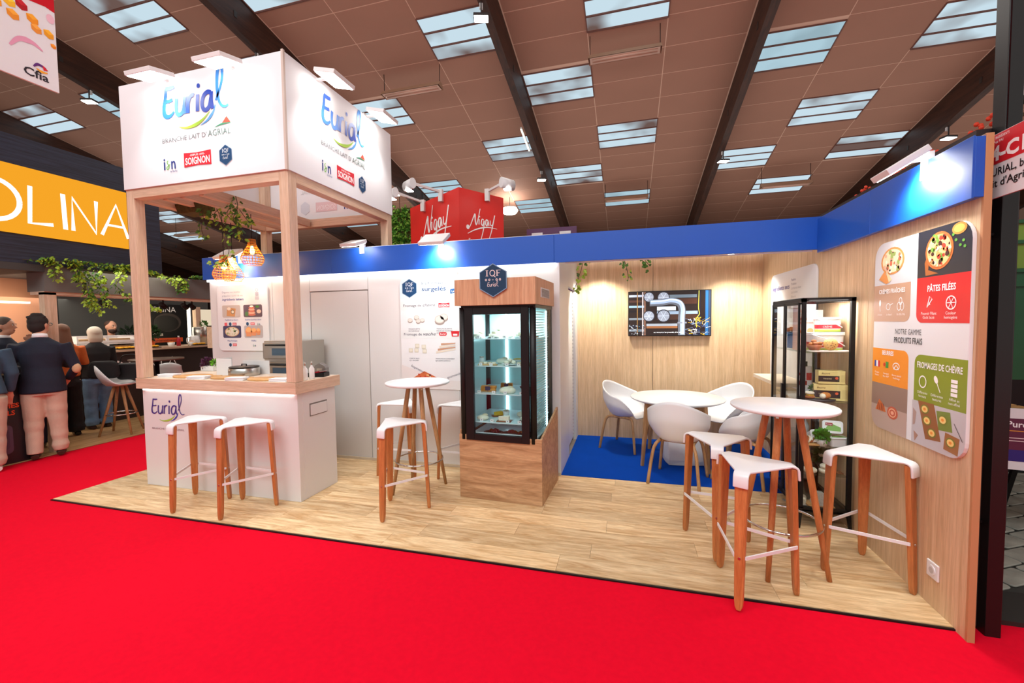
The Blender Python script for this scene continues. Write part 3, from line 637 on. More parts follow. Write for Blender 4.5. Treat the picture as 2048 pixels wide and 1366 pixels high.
P.rect(.15, .40, .18, .44, (70, 150, 60), 3); P.ell(.137, .42, .012, .012, (220, 60, 40), 4); P.ring(.26, .42, .032, .006, E_, 3, ry=.02); P.stroke([(.235, .40), (.26, .425), (.285, .40)], .006, E_, 3)
for c, a, b2 in ((.055, 'Origine', 'France'), (.155, 'Standard', 'Bio, AOP'), (.265, 'Beurre spécial', 'Feuilletage')): P.txt(a, c, .358, .011, E_, 3, al='c'); P.txt(b2, c, .340, .011, E_, 3, al='c')
P.rect(L0, .10, L1, .245*H, (150, 122, 108), 1); P.poly([(x, y) for x, y in rrect(0, 0, L1, .15, .09, 6, (0, 0, 1, 0))], (186, 160, 146), 1.5)
P.poly([(.05, .115), (.09, .19), (.15, .15), (.165, .115)], (206, 110, 50), 3)
for i in range(4): P.stroke([(.075+.02*i, .12), (.085+.017*i, .165)], .006, (130, 40, 30), 4)
P.ell(.235, .125, .055, .04, (196, 90, 60), 3); P.ring(.235, .125, .035, .007, (240, 190, 150), 4, ry=.025); P.ell(.235, .125, .016, .012, (240, 180, 150), 4)
P.rect(R0, .205*H, R1, .425*H, (134, 152, 24), 1, .05, (0, 1, 0, 0)); P.txt('FROMAGES DE CHÈVRE', .625, .437, .033, E_, 3, w=.34, al='c', bold=.02)
P.ring(.505, .36, .028, .007, E_, 3, ry=.032); P.ell(.61, .385, .014, .022, E_, 3, rot=.5); P.stroke([(.62, .365), (.645, .32)], .006, E_, 3)
for k in range(4): P.rect(.72, .315+.023*k, .765, .333+.023*k, E_, 3)
for c, a, b2 in ((.505, 'Différents', 'formats'), (.62, 'Différentes', 'textures'), (.745, 'Affiné et', 'non affiné')): P.txt(a, c, .292, .014, E_, 3, al='c'); P.txt(b2, c, .271, .014, E_, 3, al='c')
P.poly(rrect(R0-.01, 0, R1, .205*H, .10, 6, (0, 0, 0, 1)), (196, 194, 198), 1)
P.poly([(.47, .25), (.60, .25), (.66, .06), (.54, .045)], (150, 96, 46), 2); P.poly([(.62, .22), (.72, .23), (.74, .13), (.64, .12)], (120, 140, 50), 2); P.poly([(.69, .12), (.79, .11), (.78, .02), (.68, .03)], (160, 106, 50), 2)
for x, y in ((.53, .21), (.55, .15), (.59, .09), (.67, .18), (.73, .075)): P.ell(x, y, .034, .026, (120, 130, 40), 3, 12); P.ell(x, y, .025, .019, (246, 214, 130), 4, 12); P.ell(x, y, .011, .008, (236, 150, 50), 5, 8)
P.stroke([(.75, .18), (.81, .10)], [.004, .012, .004], (80, 60, 60), 3); P.poly([(.43, .2), (.46, .18), (.45, .11), (.43, .10)], (176, 150, 140), 2); P.poly([(.44, .07), (.48, .05), (.45, .01)], (170, 130, 110), 2)
P.build('printed_graphic', t, O, -YF, ZU, .0005)
# panel 3 (nook)
t, O = board_panel('ingredient_panel', 'white rounded panel listing dry ingredients, behind the glass cabinet', (1.62, 5.5, .9), -YF, ZU, 1.2, 1.18, .08)
P = Print(); P.txt('Ingrédients secs', .07, 1.0, .045, (60, 56, 140), 3, w=.50, bold=.02); P.txt('laitiers', .07, .91, .03, (130, 130, 150), 3)
for i, (s, c) in enumerate((('Poudres', (100, 96, 150)), ('Protéines', (130, 130, 150)), ('Lactosérum doux', (170, 170, 180)), ('Lait écrémé', (170, 170, 180)), ('Babeurre', (170, 170, 180)), ('MAT G', (180, 180, 190)), ('Caséines', (130, 130, 150)))): P.txt(s, .62, 1.07-.042*i, .024, c, 3)
P.build('printed_graphic', t, O, -YF, ZU)
# tasting poster
t, O = board_panel('recipe_panel', 'white rounded recipe panel with four food photos behind the tasting counter', (-5.085, 4.289, 1.275), XR, ZU, .80, .835, .07)
P = Print(); nb = (60, 80, 160); P.txt('Dégustez nos recettes', .09, .735, .022, (160, 160, 176), 3); P.txt('préparées à partir de nos', .09, .69, .022, (160, 160, 176), 3); P.txt('ingrédients laitiers', .09, .64, .028, nb, 3, w=.34, bold=.012)
P.ring(.64, .76, .018, .005, (150, 150, 165), 3); P.rect(.615, .69, .665, .735, (176, 176, 190), 3); P.rect(.61, .64, .67, .68, (190, 190, 200), 3)
for (x, y, bg, k) in ((.08, .425, (196, 186, 178), 0), (.42, .425, (104, 86, 96), 1), (.08, .165, (70, 66, 96), 2), (.42, .165, (188, 180, 180), 3)):
    P.rect(x, y, x+.29, y+.155, bg, 2, .02)
    if k == 0: P.poly([(x+.07, y+.02), (x+.2, y+.01), (x+.22, y+.11), (x+.08, y+.13)], (206, 150, 96), 3); P.ell(x+.11, y+.11, .03, .02, (240, 230, 210), 4); P.ell(x+.17, y+.07, .025, .02, (236, 226, 200), 4); P.ring(x+.17, y+.07, .024, .006, (60, 70, 60), 5)
    if k == 1:
        for j in range(5): P.ell(x+.13, y+.03+.022*j, .06-.003*j, .014, ((206, 120, 96), (226, 176, 150))[j % 2], 3+j*.3)
        P.ell(x+.13, y+.135, .03, .012, (250, 240, 230), 5); P.ell(x+.05, y+.04, .03, .03, (90, 130, 80), 3, 8); P.ell(x+.24, y+.07, .035, .025, (226, 200, 180), 3); P.ell(x+.22, y+.13, .03, .015, (80, 140, 60), 3, 8)
    if k == 2: food_blob(P, x+.145, y+.078, .115, .062, [(206, 170, 130), (226, 220, 200)], [(236, 230, 214), (160, 180, 120), (214, 190, 150)], 22, 3, 8)
    if k == 3:
        for xx, s in ((.07, .052), (.15, .042), (.22, .034)): P.ell(x+xx, y+.08, s, s*1.1, (238, 150, 90), 3); P.ell(x+xx, y+.1, s*.8, s*.6, (244, 184, 120), 4); P.rect(x+xx-s*.8, y+.07-s, x+xx+s*.8, y+.065, (226, 150, 104), 5)
for x, y, s in ((.225, .385, 'Feuilletés au chèvre'), (.565, .385, 'Gaufres fourrées salées'), (.225, .12, 'Pizza fromages'), (.565, .12, 'Muffins')): P.txt(s, x, y, .018, nb, 3, al='c')
for x, y, c in ((.13, .335, 0), (.20, .335, 1), (.27, .335, 2), (.475, .335, 1), (.555, .335, 2), (.19, .07, 1), (.26, .07, 2)):
    if c == 1: hexa(P, x, y+.006, .04, .05, (40, 76, 116), 3)
    elif c == 0: P.rect(x-.022, y-.016, x+.022, y+.024, (226, 90, 100), 3, .008)
    else: P.rect(x-.032, y-.01, x+.032, y+.022, (220, 70, 80), 3); P.rect(x-.025, y, x+.025, y+.01, (250, 220, 220), 4)
iandn(P, .63, .322, .03, 3, False); iandn(P, .55, .055, .032, 3, False)
P.build('printed_graphic', t, O, XR, ZU)
# frozen cheese poster
t, O = board_panel('frozen_cheese_panel', 'tall pale panel on frozen cheeses, half hidden behind the glass showcase', (-2.465, 4.289, .86), XR, ZU, 1.30, 1.245, .08, (1, 1, 0, 0), th=.008)
P = Print(); dk = (44, 58, 84)
P.rect(0, 1.01, 1.3, 1.245, (206, 226, 232), 1, .08, (1, 1, 0, 0)); iqf(P, .12, 1.125, .17, .2); P.txt('les fromages', .27, 1.16, .033, dk, 3, w=.29); P.txt('surgelés', .27, 1.09, .046, (24, 60, 110), 3, w=.29, bold=.015); P.txt('Le vrai goût frais !', .29, 1.04, .017, (80, 120, 150), 3, shear=.3)
P.poly([(.61, 1.10), (1.2, 1.19), (1.2, 1.14), (.61, 1.05)], (24, 80, 136), 2); P.txt('Les ingrédients incontournables', .63, 1.066, .022, E_, 3, rot=.15); P.poly([(.69, 1.05), (1.1, 1.12), (1.1, 1.06), (.69, .99)], (24, 80, 136), 3); P.txt('de vos recettes', .71, 1.005, .03, E_, 4, rot=.15)
for y, s2, n in ((.885, 'chèvre', 1), (.565, 'vache', 4)):
    P.rect(0, y, 1.3, y+.095, (224, 228, 228), 1); P.txt('Fromage de', .04, y+.035, .027, dk, 3, w=.22); P.txt(s2, .28, y+.035, .033, dk, 3, shear=.35, w=.15)
    if n == 1: soignon(P, .47, y+.02, .13, .05, 3)
    else:
        P.rect(.47, y+.03, .56, y+.07, (214, 40, 50), 3, .015); P.txt('Eurial', .515, y+.04, .02, E_, 4, al='c'); P.poly([(.62, y+.02), (.70, y+.02), (.71, y+.08), (.61, y+.08)], (206, 30, 40), 3); P.rect(.635, y+.03, .685, y+.05, E_, 4); P.rect(.75, y+.03, .88, y+.07, (200, 30, 40), 3); P.rect(.77, y+.042, .86, y+.058, (240, 150, 150), 4); P.ell(1.0, y+.05, .045, .045, (120, 200, 214), 3)
for x, c, ls in ((.08, 'Mini-bûchette', ('DE CHÈVRE IQF',)), (.42, 'TRANCHE DE SAINTE', ('MAURE DE TOURAINE', 'AOP IQF')), (.78, 'TRANCHE DE CHÈVRE', ('AFFINÉ 75G - 180MM', 'IQF'))):
    P.txt(c.upper(), x+.02, .665, .013, dk, 3)
    for i, s in enumerate(ls): P.txt(s, x+.02, .642-.023*i, .013, dk, 3)
for x, c, ls in ((.10, 'CUBE DE BLEU', 'IQF 10X10MM'), (.42, 'TRANCHE DE CAMEMBERT', 'IQF 300MM 50MMX15'), (.78, 'TRANCHE DE BÛCHE', 'IQF 40MM 75G')): P.txt(c, x, .335, .013, dk, 3); P.txt(ls, x, .312, .013, dk, 3)
def cheese(P, x, y, r, k, c=(196, 186, 176)):
    P.ell(x, y-.35*r, r, r*.7, (160, 148, 140), 3); P.ell(x, y, r, r*.75, c, 4); P.ell(x, y, r*.85, r*.62, (222, 216, 208), 5)
for x, y, r in ((.12, .77, .03), (.2, .80, .032), (.22, .76, .03), (.27, .77, .028), (.48, .775, .06), (.53, .80, .05), (.88, .77, .06), (.97, .79, .05)): cheese(P, x, y, r, 0)
for x, y in ((.12, .43), (.2, .48), (.19, .43), (.28, .47), (.29, .42)): P.rect(x-.025, y-.02, x+.025, y+.025, (206, 200, 180), 3); P.rect(x-.018, y-.012, x+.02, y+.02, (226, 222, 206), 4)
for k in range(4): P.poly([(.43+.02*k, .40+.03*k), (.66, .44+.022*k), (.66, .452+.022*k), (.43+.02*k, .422+.03*k)], ((226, 214, 196), (196, 150, 120))[k % 2], 3+k*.3)
for x in (.84, .90, .97): cheese(P, x, .46, .045, 0, (206, 204, 196))
P.poly([(0, .27), (.5, .10), (0, .0)], (226, 220, 218), 1); P.rect(0, 0, 1.3, .10, (226, 222, 220), 1); P.txt('Inspirations', .12, .25, .026, dk, 3, rot=-.45); P.txt('gourmandes', .56, .12, .026, dk, 3, rot=.33)
P.poly([(.10, .10), (.28, .20), (.46, .12), (.30, .02)], (206, 106, 60), 3)
rd = random.Random(4)
for i in range(24): P.ell(.27+rd.uniform(-.1, .1), .12+rd.uniform(-.04, .05), .012, .009, ((240, 214, 180), (190, 60, 50), (236, 190, 130))[i % 3], 4, 6)
P.ell(.89, .07, .14, .10, (46, 34, 36), 3); food_blob(P, .89, .11, .13, .095, [(226, 220, 214), (130, 150, 60)], [(240, 240, 236), (200, 40, 50), (120, 170, 50), (240, 200, 80), (250, 250, 246), (90, 130, 40)], 60, 4, 9)
P.build('printed_graphic', t, O, XR, ZU, .0004)
# ================================================================ TV
tv = thing('wall_screen', 'flat wall screen showing steel pipes and round valves in the nook', 'television', (0, 0, 0))
MB().box(.015, 1.027, 5.81, 5.86, 1.385, 1.972).build('screen_body', black, tv, bevel=.004); MB().box(.3, .7, 5.86, 5.88, 1.55, 1.8).build('wall_bracket', black, tv)
P = Print(); w, h = .99, .565; P.rect(0, 0, w, h, (34, 24, 22), 0)
for y, c in ((.5, (150, 160, 176)), (.43, (60, 40, 34)), (.36, (120, 150, 170)), (.3, (24, 20, 24)), (.2, (100, 110, 120)), (.1, (30, 30, 40)), (.05, (110, 120, 130))): P.rect(0, y, .19, y+.028, c, 1)
for x, c, ww in ((.10, (120, 90, 50), .012), (.165, (170, 160, 160), .016), (.19, (110, 80, 66), .02), (.93, (40, 90, 140), .035), (.97, (50, 60, 80), .02), (.84, (20, 24, 44), .03)): P.rect(x, 0, x+ww, h, c, 1.5)
P.rect(.5, .48, .83, .52, (90, 104, 116), 1); P.rect(.5, .40, .83, .47, (66, 40, 30), 1); P.rect(.35, .27, .85, .31, (130, 150, 170), 1); P.rect(.35, .20, .85, .27, (60, 38, 28), 1); P.rect(.35, .32, .58, .37, (190, 200, 206), 1); P.rect(.22, .12, .6, .15, (140, 150, 160), 1.6); P.rect(.22, .09, .6, .12, (130, 84, 50), 1.6)
for x, y, r in ((.25, .50, .068), (.43, .52, .078), (.25, .25, .074), (.43, .25, .084)):
    yy = min(y, h-.0); P.ell(x, y if y+r < h else h-r, r, r, (36, 36, 44), 2); P.ell(x, y if y+r < h else h-r, r*.86, r*.86, (134, 142, 156), 3)
    for a in range(6): P.stroke([(x, y if y+r < h else h-r), (x+r*.8*math.cos(a*1.05), (y if y+r < h else h-r)+r*.8*math.sin(a*1.05))], .006, (176, 186, 200), 3.5)
Q = [(.26, .42), (.4, .425), (.52, .44), (.62, .41), (.655, .33), (.65, .22), (.65, .1), (.65, 0)]
P.stroke(Q, .085, (90, 96, 106), 4); P.stroke([(a+.008, b+.008) for a, b in Q], .05, (150, 170, 196), 4.5); P.stroke([(a+.018, b+.018) for a, b in Q], .014, (226, 238, 248), 5); P.rect(.6, .15, .71, .17, (120, 126, 140), 5.5)
P.stroke([(.855, h), (.85, .35), (.86, .27), (.82, .2), (.83, .1)], .008, (220, 200, 60), 4)
rd = random.Random(2)
for i in range(46): x, y = rd.uniform(.72, .95), rd.uniform(.01, .2); P.stroke([(x, y), (x+rd.uniform(-.05, .05), y+rd.uniform(-.03, .03)), (x+rd.uniform(-.06, .06), y+rd.uniform(0, .04))], .004, rd.choice([(190, 200, 214), (90, 110, 140), (220, 180, 50), (60, 70, 110), (240, 240, 240)]), 3)
for i in range(40): x, y = rd.uniform(.0, .2), rd.uniform(.0, .14); P.ell(x, y, .009, .004, rd.choice([(60, 120, 130), (150, 160, 170), (30, 40, 60), (200, 210, 220)]), 3, 6)
P.txt("on rencontre les procédés d'un site", .31, .03, .016, (240, 245, 250), 6, w=.34)
for v in range(len(P.v)):
    a, b, c = P.v[v]; P.v[v] = (min(max(a, 0), w), min(max(b, 0), h), c)
P.build('screen_image', tv, (.026, 5.809, 1.397), XR, ZU, .0003, inkmat('screen_picture', 1.1, .2))
# socket on the right wall
so = thing('wall_socket', 'white mains socket low on the right wall', 'socket', (0, 0, 0))
MB().box(1.610, 1.62, 2.728, 2.818, .165, .255).build('plate', plast, so, bevel=.004); MB().cyl((1.611, 2.773, .21), (1.606, 2.773, .21), .028, n=20).build('socket_ring', plast, so); MB().cyl((1.6065, 2.773, .21), (1.6055, 2.773, .21), .018, n=16).build('socket_well', mat('socket_grey', (190, 188, 186), .5), so)
o = bx('console_shelf', mat('shelf_pale', (226, 208, 184), .5), 1.33, 1.618, 4.38, 5.12, .965, 1.0, bevel=.003); tag(o, 'pale wall shelf behind the glass cabinet at desk height', 'shelf')
# ================================================================ STOOLS, TABLES, CHAIRS
def make_stool(label):
    t = thing('bar_stool', label, 'stool', (0, 0, 0), 0, 'white three-legged bar stools')
    H = .765; mb = MB(); c = len(mb.v); mb.v.append((0, 0, H-.006)); rows_ = []
    prof = [(.195, H, .040), (.215, H-.004, .0395), (.229, H-.014, .039), (.236, H-.030, .0385), (.240, H-.085, .038)]
    for k in range(3):
        a = 2*PI*k/3; d = Vector((math.cos(a), math.sin(a), 0)); tt = Vector((-math.sin(a), math.cos(a), 0)); st = []
        for r, z, hw in prof:
            st.append((len(mb.v), len(mb.v)+1)); mb.v.append(tuple(d*r-tt*hw+ZU*z)); mb.v.append(tuple(d*r+tt*hw+ZU*z))
        rows_.append(st)
    def F(*f): mb.f.append(f); mb.m.append(0); mb.s.append(True)
    for k in range(3):
        A = rows_[k]; Bn = rows_[(k+1) % 3]; F(c, A[0][0], A[0][1]); F(c, A[0][1], Bn[0][0])
        for i in range(4): F(A[i][0], A[i+1][0], A[i+1][1], A[i][1])
    o = mb.build('seat', plast, t); sd = o.modifiers.new('s', 'SOLIDIFY'); sd.thickness = .013; sd.offset = -1
    b = o.modifiers.new('b', 'BEVEL'); b.width = .004; b.segments = 2; b.limit_method = 'ANGLE'; b.angle_limit = math.radians(50)
    # thin skirt lip under the straight edges
    for k in range(3):
        a = 2*PI*k/3; d = Vector((math.cos(a), math.sin(a), 0)); tt = Vector((-math.sin(a), math.cos(a), 0)); lg = MB(); vs = []
        for r, z, w, dp in ((.221, .745, .066, .030), (.225, .69, .066, .030), (.250, .06, .046, .028), (.2515, .02, .038, .027), (.252, 0, .022, .025)):
            for i, j in ((-1, -1), (1, -1), (1, 1), (-1, 1)): vs.append(d*(r-dp*.5+dp*.5*j)+tt*w/2*i+ZU*z)
        fs = [(0, 1, 2, 3)]+[(q*4+i, q*4+4+i, q*4+4+(i+1) % 4, q*4+(i+1) % 4) for q in range(4) for i in range(4)]+[(19, 18, 17, 16)]
        lg.add(vs, fs).build('leg', legwood, t, bevel=.005)
    fr = MB(); pts = []
    for k in range(3):
        a = 2*PI*k/3
        for s in (-.13, .13): pts.append((.230*math.cos(a+s), .230*math.sin(a+s), .295))
    for i in range(6): fr.bar(pts[i], pts[(i+1) % 6], .008, .018)
    fr.build('footrest', plast, t)
    bl_ = MB()
    for k in range(3):
        a = 2*PI*k/3; d = Vector((math.cos(a), math.sin(a), 0)); bl_.cyl(d*.239+ZU*.29, d*.2445+ZU*.29, .007, n=10)
    bl_.build('leg_bolts', steel, t)
    return t
st = [(-3.753, 2.897, -90, 'white-topped bar stool at the tasting counter, left of the pair'), (-3.214, 2.895, -94, 'white-topped bar stool at the tasting counter, right of the pair'),
      (-1.873, 3.178, -97, 'bar stool in front of the small round table beside the showcase'), (-2.33, 3.98, -147, 'bar stool behind the small round table, near the white door'),
      (-1.66, 4.03, -150, 'bar stool between the small round table and the showcase, against the wall panel'),
      (.61, 3.215, 140, 'bar stool left of the right-hand table, between it and the dining chairs'), (.704, 2.707, -118, 'nearest bar stool, in front of the right-hand round table'), (1.44, 3.07, -171, 'bar stool standing against the oak right wall')]
s0 = make_stool(st[0][3]); s0.location = st[0][:2]+(0,); s0.rotation_euler = (0, 0, math.radians(st[0][2]))
for x, y, a, l in st[1:]: dup(s0, (x, y, 0), math.radians(a), l)
def bar_table(label, x, y, rz, lw):
    t = thing('bar_table', label, 'table', (x, y, 0), rz, 'white round high tables')
    MB().lathe([(0, 1.02), (.285, 1.02), (.298, 1.028), (.30, 1.034), (.30, 1.041), (.297, 1.044), (0, 1.045)], 48).build('tabletop', plast, t)
    MB().box(-.09, .09, -.015, .015, 1.0, 1.02).box(-.015, .015, -.09, .09, 1.0, 1.02).build('mount_plate', black, t)
    for k in range(4):
        a = PI/4+k*PI/2; d = Vector((math.cos(a), math.sin(a), 0))
        MB().tube([d*.085+ZU*1.02, d*.113+ZU*.86, d*.201+ZU*.35, d*.262+ZU*.0], [.021, .022, .019, .014], 12).build('leg', lw, t)
        MB().cyl(d*.098+ZU*.985, d*.115+ZU*.98, .009, n=8).build('leg_bolt', steel, t)
    MB().tube([(.222*math.cos(2*PI*i/32), .222*math.sin(2*PI*i/32), .30) for i in range(32)], .008, 8, True).build('foot_ring', chrome, t)
    return t
bar_table('small white round bar table beside the showcase', -1.92, 3.62, 0, legoak)
bar_table('white round bar table in front of the glass cabinet', .96, 3.04, math.radians(14), legwood)
t = thing('dining_table', 'low white round dining table in the meeting nook', 'table', (.54, 5.05, 0), math.radians(-9))
MB().lathe([(0, .70), (.47, .70), (.495, .712), (.50, .72), (.497, .727), (0, .728)], 56).build('tabletop', plast, t)
for k in range(4):
    a = PI/4+k*PI/2; d = Vector((math.cos(a), math.sin(a), 0)); MB().bar(d*.40+ZU*.7, d*.47, .05, .045, d.cross(ZU), .03, .03).build('leg', legoak, t, bevel=.006)
    e = Vector((math.cos(a+PI/2), math.sin(a+PI/2), 0)); MB().bar(d*.38+ZU*.665, e*.38+ZU*.665, .02, .05).build('apron', legoak, t, bevel=.003)
def chair(label, x, y, rz):
    t = thing('shell_chair', label, 'chair', (x, y, 0), rz, 'white shell chairs round the dining table')
    nt_, nv = 40, 12; mb = MB(); mb.v.append((0.02, 0, .425)); 
    sm = lambda a, b, q: (lambda u: u*u*(3-2*u))(max(0, min(1, (q-a)/(b-a))))
    for i in range(1, nv+1):
        v = i/nv
        for j in range(nt_):
            th = 2*PI*j/nt_; b = abs((th+PI) % (2*PI)-PI)/PI       # 0 front .. 1 back
            h = .015+.225*sm(.14, .50, b)+.165*sm(.42, 1, b); Rx = .235+.035*sm(.2, .6, b); Ry = .255+.025*sm(.25, .6, b)
            rr = v**.55 if b < .25 else min(1, (v*1.35)**.6); rr = min(rr, 1)+.06*max(0, v-.4)*sm(.2, .6, b)
            z = .425+h*(max(0, v-.32)/.68)**1.25*(1 if b > .15 else 1)+(.012 if b < .2 else 0)*0
            if b < .22: z = .425+.018*math.sin(v*PI)-.03*max(0, v-.75)*4*.6
            mb.v.append((Rx*rr*math.cos(th)+.01, Ry*rr*math.sin(th), z))
    F = lambda *f: (mb.f.append(f), mb.m.append(0), mb.s.append(True))
    for j in range(nt_):
        F(0, 1+j, 1+(j+1) % nt_)
        for i in range(nv-1): a = 1+i*nt_; F(a+j, a+nt_+j, a+nt_+(j+1) % nt_, a+(j+1) % nt_)
    o = mb.build('shell', plast, t); sb = o.modifiers.new('u', 'SUBSURF'); sb.levels = 1; sb.render_levels = 1; sd = o.modifiers.new('s', 'SOLIDIFY'); sd.thickness = .009; sd.offset = -1
    for s in (-1, 1):   # a bent wood hoop on each side: front leg, rail, rear leg
        pts = spline([(.23, s*.235, 0), (.19, s*.20, .30), (.165, s*.175, .385), (.12, s*.16, .405), (0, s*.155, .407), (-.12, s*.16, .405), (-.165, s*.175, .385), (-.19, s*.20, .30), (-.235, s*.235, 0)], 5)
        k = len(pts)//2
        MB().tube(pts[:k+1], (.016), 8).build('leg', legoak, t); MB().tube(pts[k:], (.016), 8).build('leg', legoak, t)
    MB().bar((.06, -.16, .405), (.06, .16, .405), .035, .022).bar((-.06, -.16, .405), (-.06, .16, .405), .035, .022).build('cross_rail', legoak, t, bevel=.004)
    return t
c0 = chair('white shell chair at the left of the dining table, facing right', -.02, 5.46, math.radians(-25))
dup(c0, (.49, 4.42, 0), math.radians(72), 'white shell chair with its back to the viewer, in front of the dining table')
dup(c0, (1.14, 5.48, 0), math.radians(-145), 'white shell chair behind the dining table by the oak wall, facing left')
dup(c0, (1.13, 4.62, 0), math.radians(150), 'white shell chair between the dining table and the glass cabinet, back turned')
# white paper bag under the dining table
bg = MB(); vs = []
for z, a, b2 in ((0, .19, .13), (.06, .20, .14), (.16, .195, .13), (.25, .19, .12), (.30, .175, .10)):
    for i, (sx_, sy_) in enumerate(((-1, -1), (0, -1.06), (1, -1), (1.05, 0), (1, 1), (0, 1.04), (-1, 1), (-1.04, 0))): vs.append((sx_*a+.006*math.sin(i*5+z*40), sy_*b2+.006*math.cos(i*3+z*30), z))
bg.add(vs, [(7, 6, 5, 4, 3, 2, 1, 0)]+[(q*8+i, q*8+(i+1) % 8, q*8+8+(i+1) % 8, q*8+8+i) for q in range(4) for i in range(8)]+[tuple(range(32, 40))])
bt = thing('bag', 'soft white bag on the blue carpet under the dining table', 'bag', (.61, 5.0, .005), .15)
bg.build('bag_body', whitem, bt, bevel=.008); MB().box(-.18, .18, -.12, .12, .001, .02).build('bag_base', mat('bag_base', (90, 84, 110), .8), bt)
# ================================================================ GLASS SHOWCASE (turned a little)
sc_a = math.radians(-3)
case = thing('glass_showcase', 'tall refrigerated glass showcase with oak plinth and oak header', 'showcase', (-1.478, 3.553, 0), sc_a)
# local: x 0..0.775 (width), y 0..0.66 (depth)
MB().box(0, .775, 0, .018, .0, .585).box(0, .018, .018, .66, 0, .62).build('plinth_front', oakcasex, case, bevel=.0015)
mb = MB(); mb.add([(.757, .018, 0), (.757, .66, 0), (.757, .66, .74), (.757, .018, .585), (.775, .018, 0), (.775, .66, 0), (.775, .66, .74), (.775, .018, .585)], [(0, 1, 2, 3), (7, 6, 5, 4), (4, 5, 1, 0), (5, 6, 2, 1), (6, 7, 3, 2), (7, 4, 0, 3)]); mb.build('plinth_side', oakcasex, case)
MB().box(.018, .757, .02, .655, .50, .54).build('cabinet_base', black, case)
MB().box(.0, .745, -.045, .66, 1.745, 1.975).build('header', oakcase, case, bevel=.002)
MB().box(.04, .73, .0, .64, 1.715, 1.745).build('top_frame', black, case)
for x, y in ((.045, .02), (.70, .02), (.045, .62), (.70, .62)):
    MB().lathe([(.03, .54), (.03, 1.73)], 14, (x+.0, y, 0), 1, .8).build('corner_pillar', black, case)
# front door with frame
for b in ((.075, .155, -.012, .02, .54, 1.73), (.60, .67, -.012, .02, .54, 1.73), (.155, .60, -.012, .02, 1.665, 1.73), (.155, .60, -.012, .02, .54, .60)):
    MB().box(*b).build('door_frame', black, case, bevel=.003)
cglass = glassmat('case_glass', (240, 250, 250), .02, .02, 1.06)
MB().box(.155, .60, .000, .004, .60, 1.665).build('door_glass', cglass, case)
MB().box(.727, .731, .05, .60, .56, 1.715).build('side_glass', cglass, case); MB().box(.020, .024, .05, .60, .56, 1.715).build('side_glass', cglass, case)
MB().box(.028, .034, .06, .60, .57, 1.71).build('side_liner', mat('cyan_side', (196, 224, 226), .3), case)
MB().box(.05, .70, .622, .64, .54, 1.73).build('back_panel', mat('cyan_liner', (176, 214, 216), .25, .0), case)
lv = emis('case_led', (225, 244, 250), 5)
for x, y in ((.26, .605), (.52, .605)): MB().box(x-.012, x+.012, y, y+.012, .58, 1.70).build('led_bar', lv, case)
for x in (.695,): MB().box(x, x+.008, .10, .12, .58, 1.70).box(x, x+.008, .50, .52, .58, 1.70).build('led_bar', lv, case)
mb = MB()
for i in range(46): mb.box(.685, .692, .06, .60, .60+.024*i, .609+.024*i)
mb.build('shelf_rack', mat('rack_grey', (196, 206, 210), .3, .3), case, kind='stuff')
area('case_lamp', Matrix.Rotation(sc_a, 3, 'Z') @ Vector((.36, .33, 1.70))+Vector((-1.478, 3.553, 0)), (0, 0, -1), .4, .4, 10, (.85, .97, 1))
SZ = [1.452, 1.207, .956, .698]
shg = mat('shelf_glass', (214, 234, 238), .1, trans=.0)
for z in SZ: MB().box(.06, .70, .04, .61, z-.008, z).build('shelf', shg, case, bevel=.001)
MB().box(.06, .70, .04, .61, .545, .556).build('bottom_tray', plast, case)
MB().box(.12, .64, .035, .05, .556, .60).box(.12, .135, .05, .5, .556, .60).box(.12, .64, .49, .50, .556, .60).build('tray_rim', plast, case)
MB().box(.745, .749, .13, .45, 1.81, 1.895).build('vent_plate', whitem, case)
mb = MB()
for i in range(7): mb.box(.749, .752, .15, .43, 1.818+.010*i, 1.823+.010*i)
mb.build('vent_slat', mat('vent_dark', (120, 116, 110), .5), case, kind='stuff')
hx = thing('hexagon_sign', 'dark blue hexagonal sign reading IQF and Eurial on the showcase header', 'sign', (0, 0, 0))
f = lambda k: [(0, .142*k), (.122*k, .071*k), (.122*k, -.071*k), (0, -.142*k), (-.122*k, -.071*k), (-.122*k, .071*k)]
Rz = Matrix.Rotation(sc_a, 3, 'Z'); OC = Vector((-1.478, 3.553, 0))
CW = lambda x, y, z: OC+Rz @ Vector((x, y, z))
MB().prism(f(1), 0, .014, lambda x, y, z: CW(.375+x, -.047-z, 1.955+y)).build('sign_board', mat('navy', (14, 52, 84), .4), hx, bevel=.002)
P = Print(); iqf(P, 0, 0, .236, .272, (14, 52, 84), (226, 208, 206), 1); P.build('printed_logo', hx, CW(.375, -.0615, 1.955), Rz @ XR, ZU, .0004)
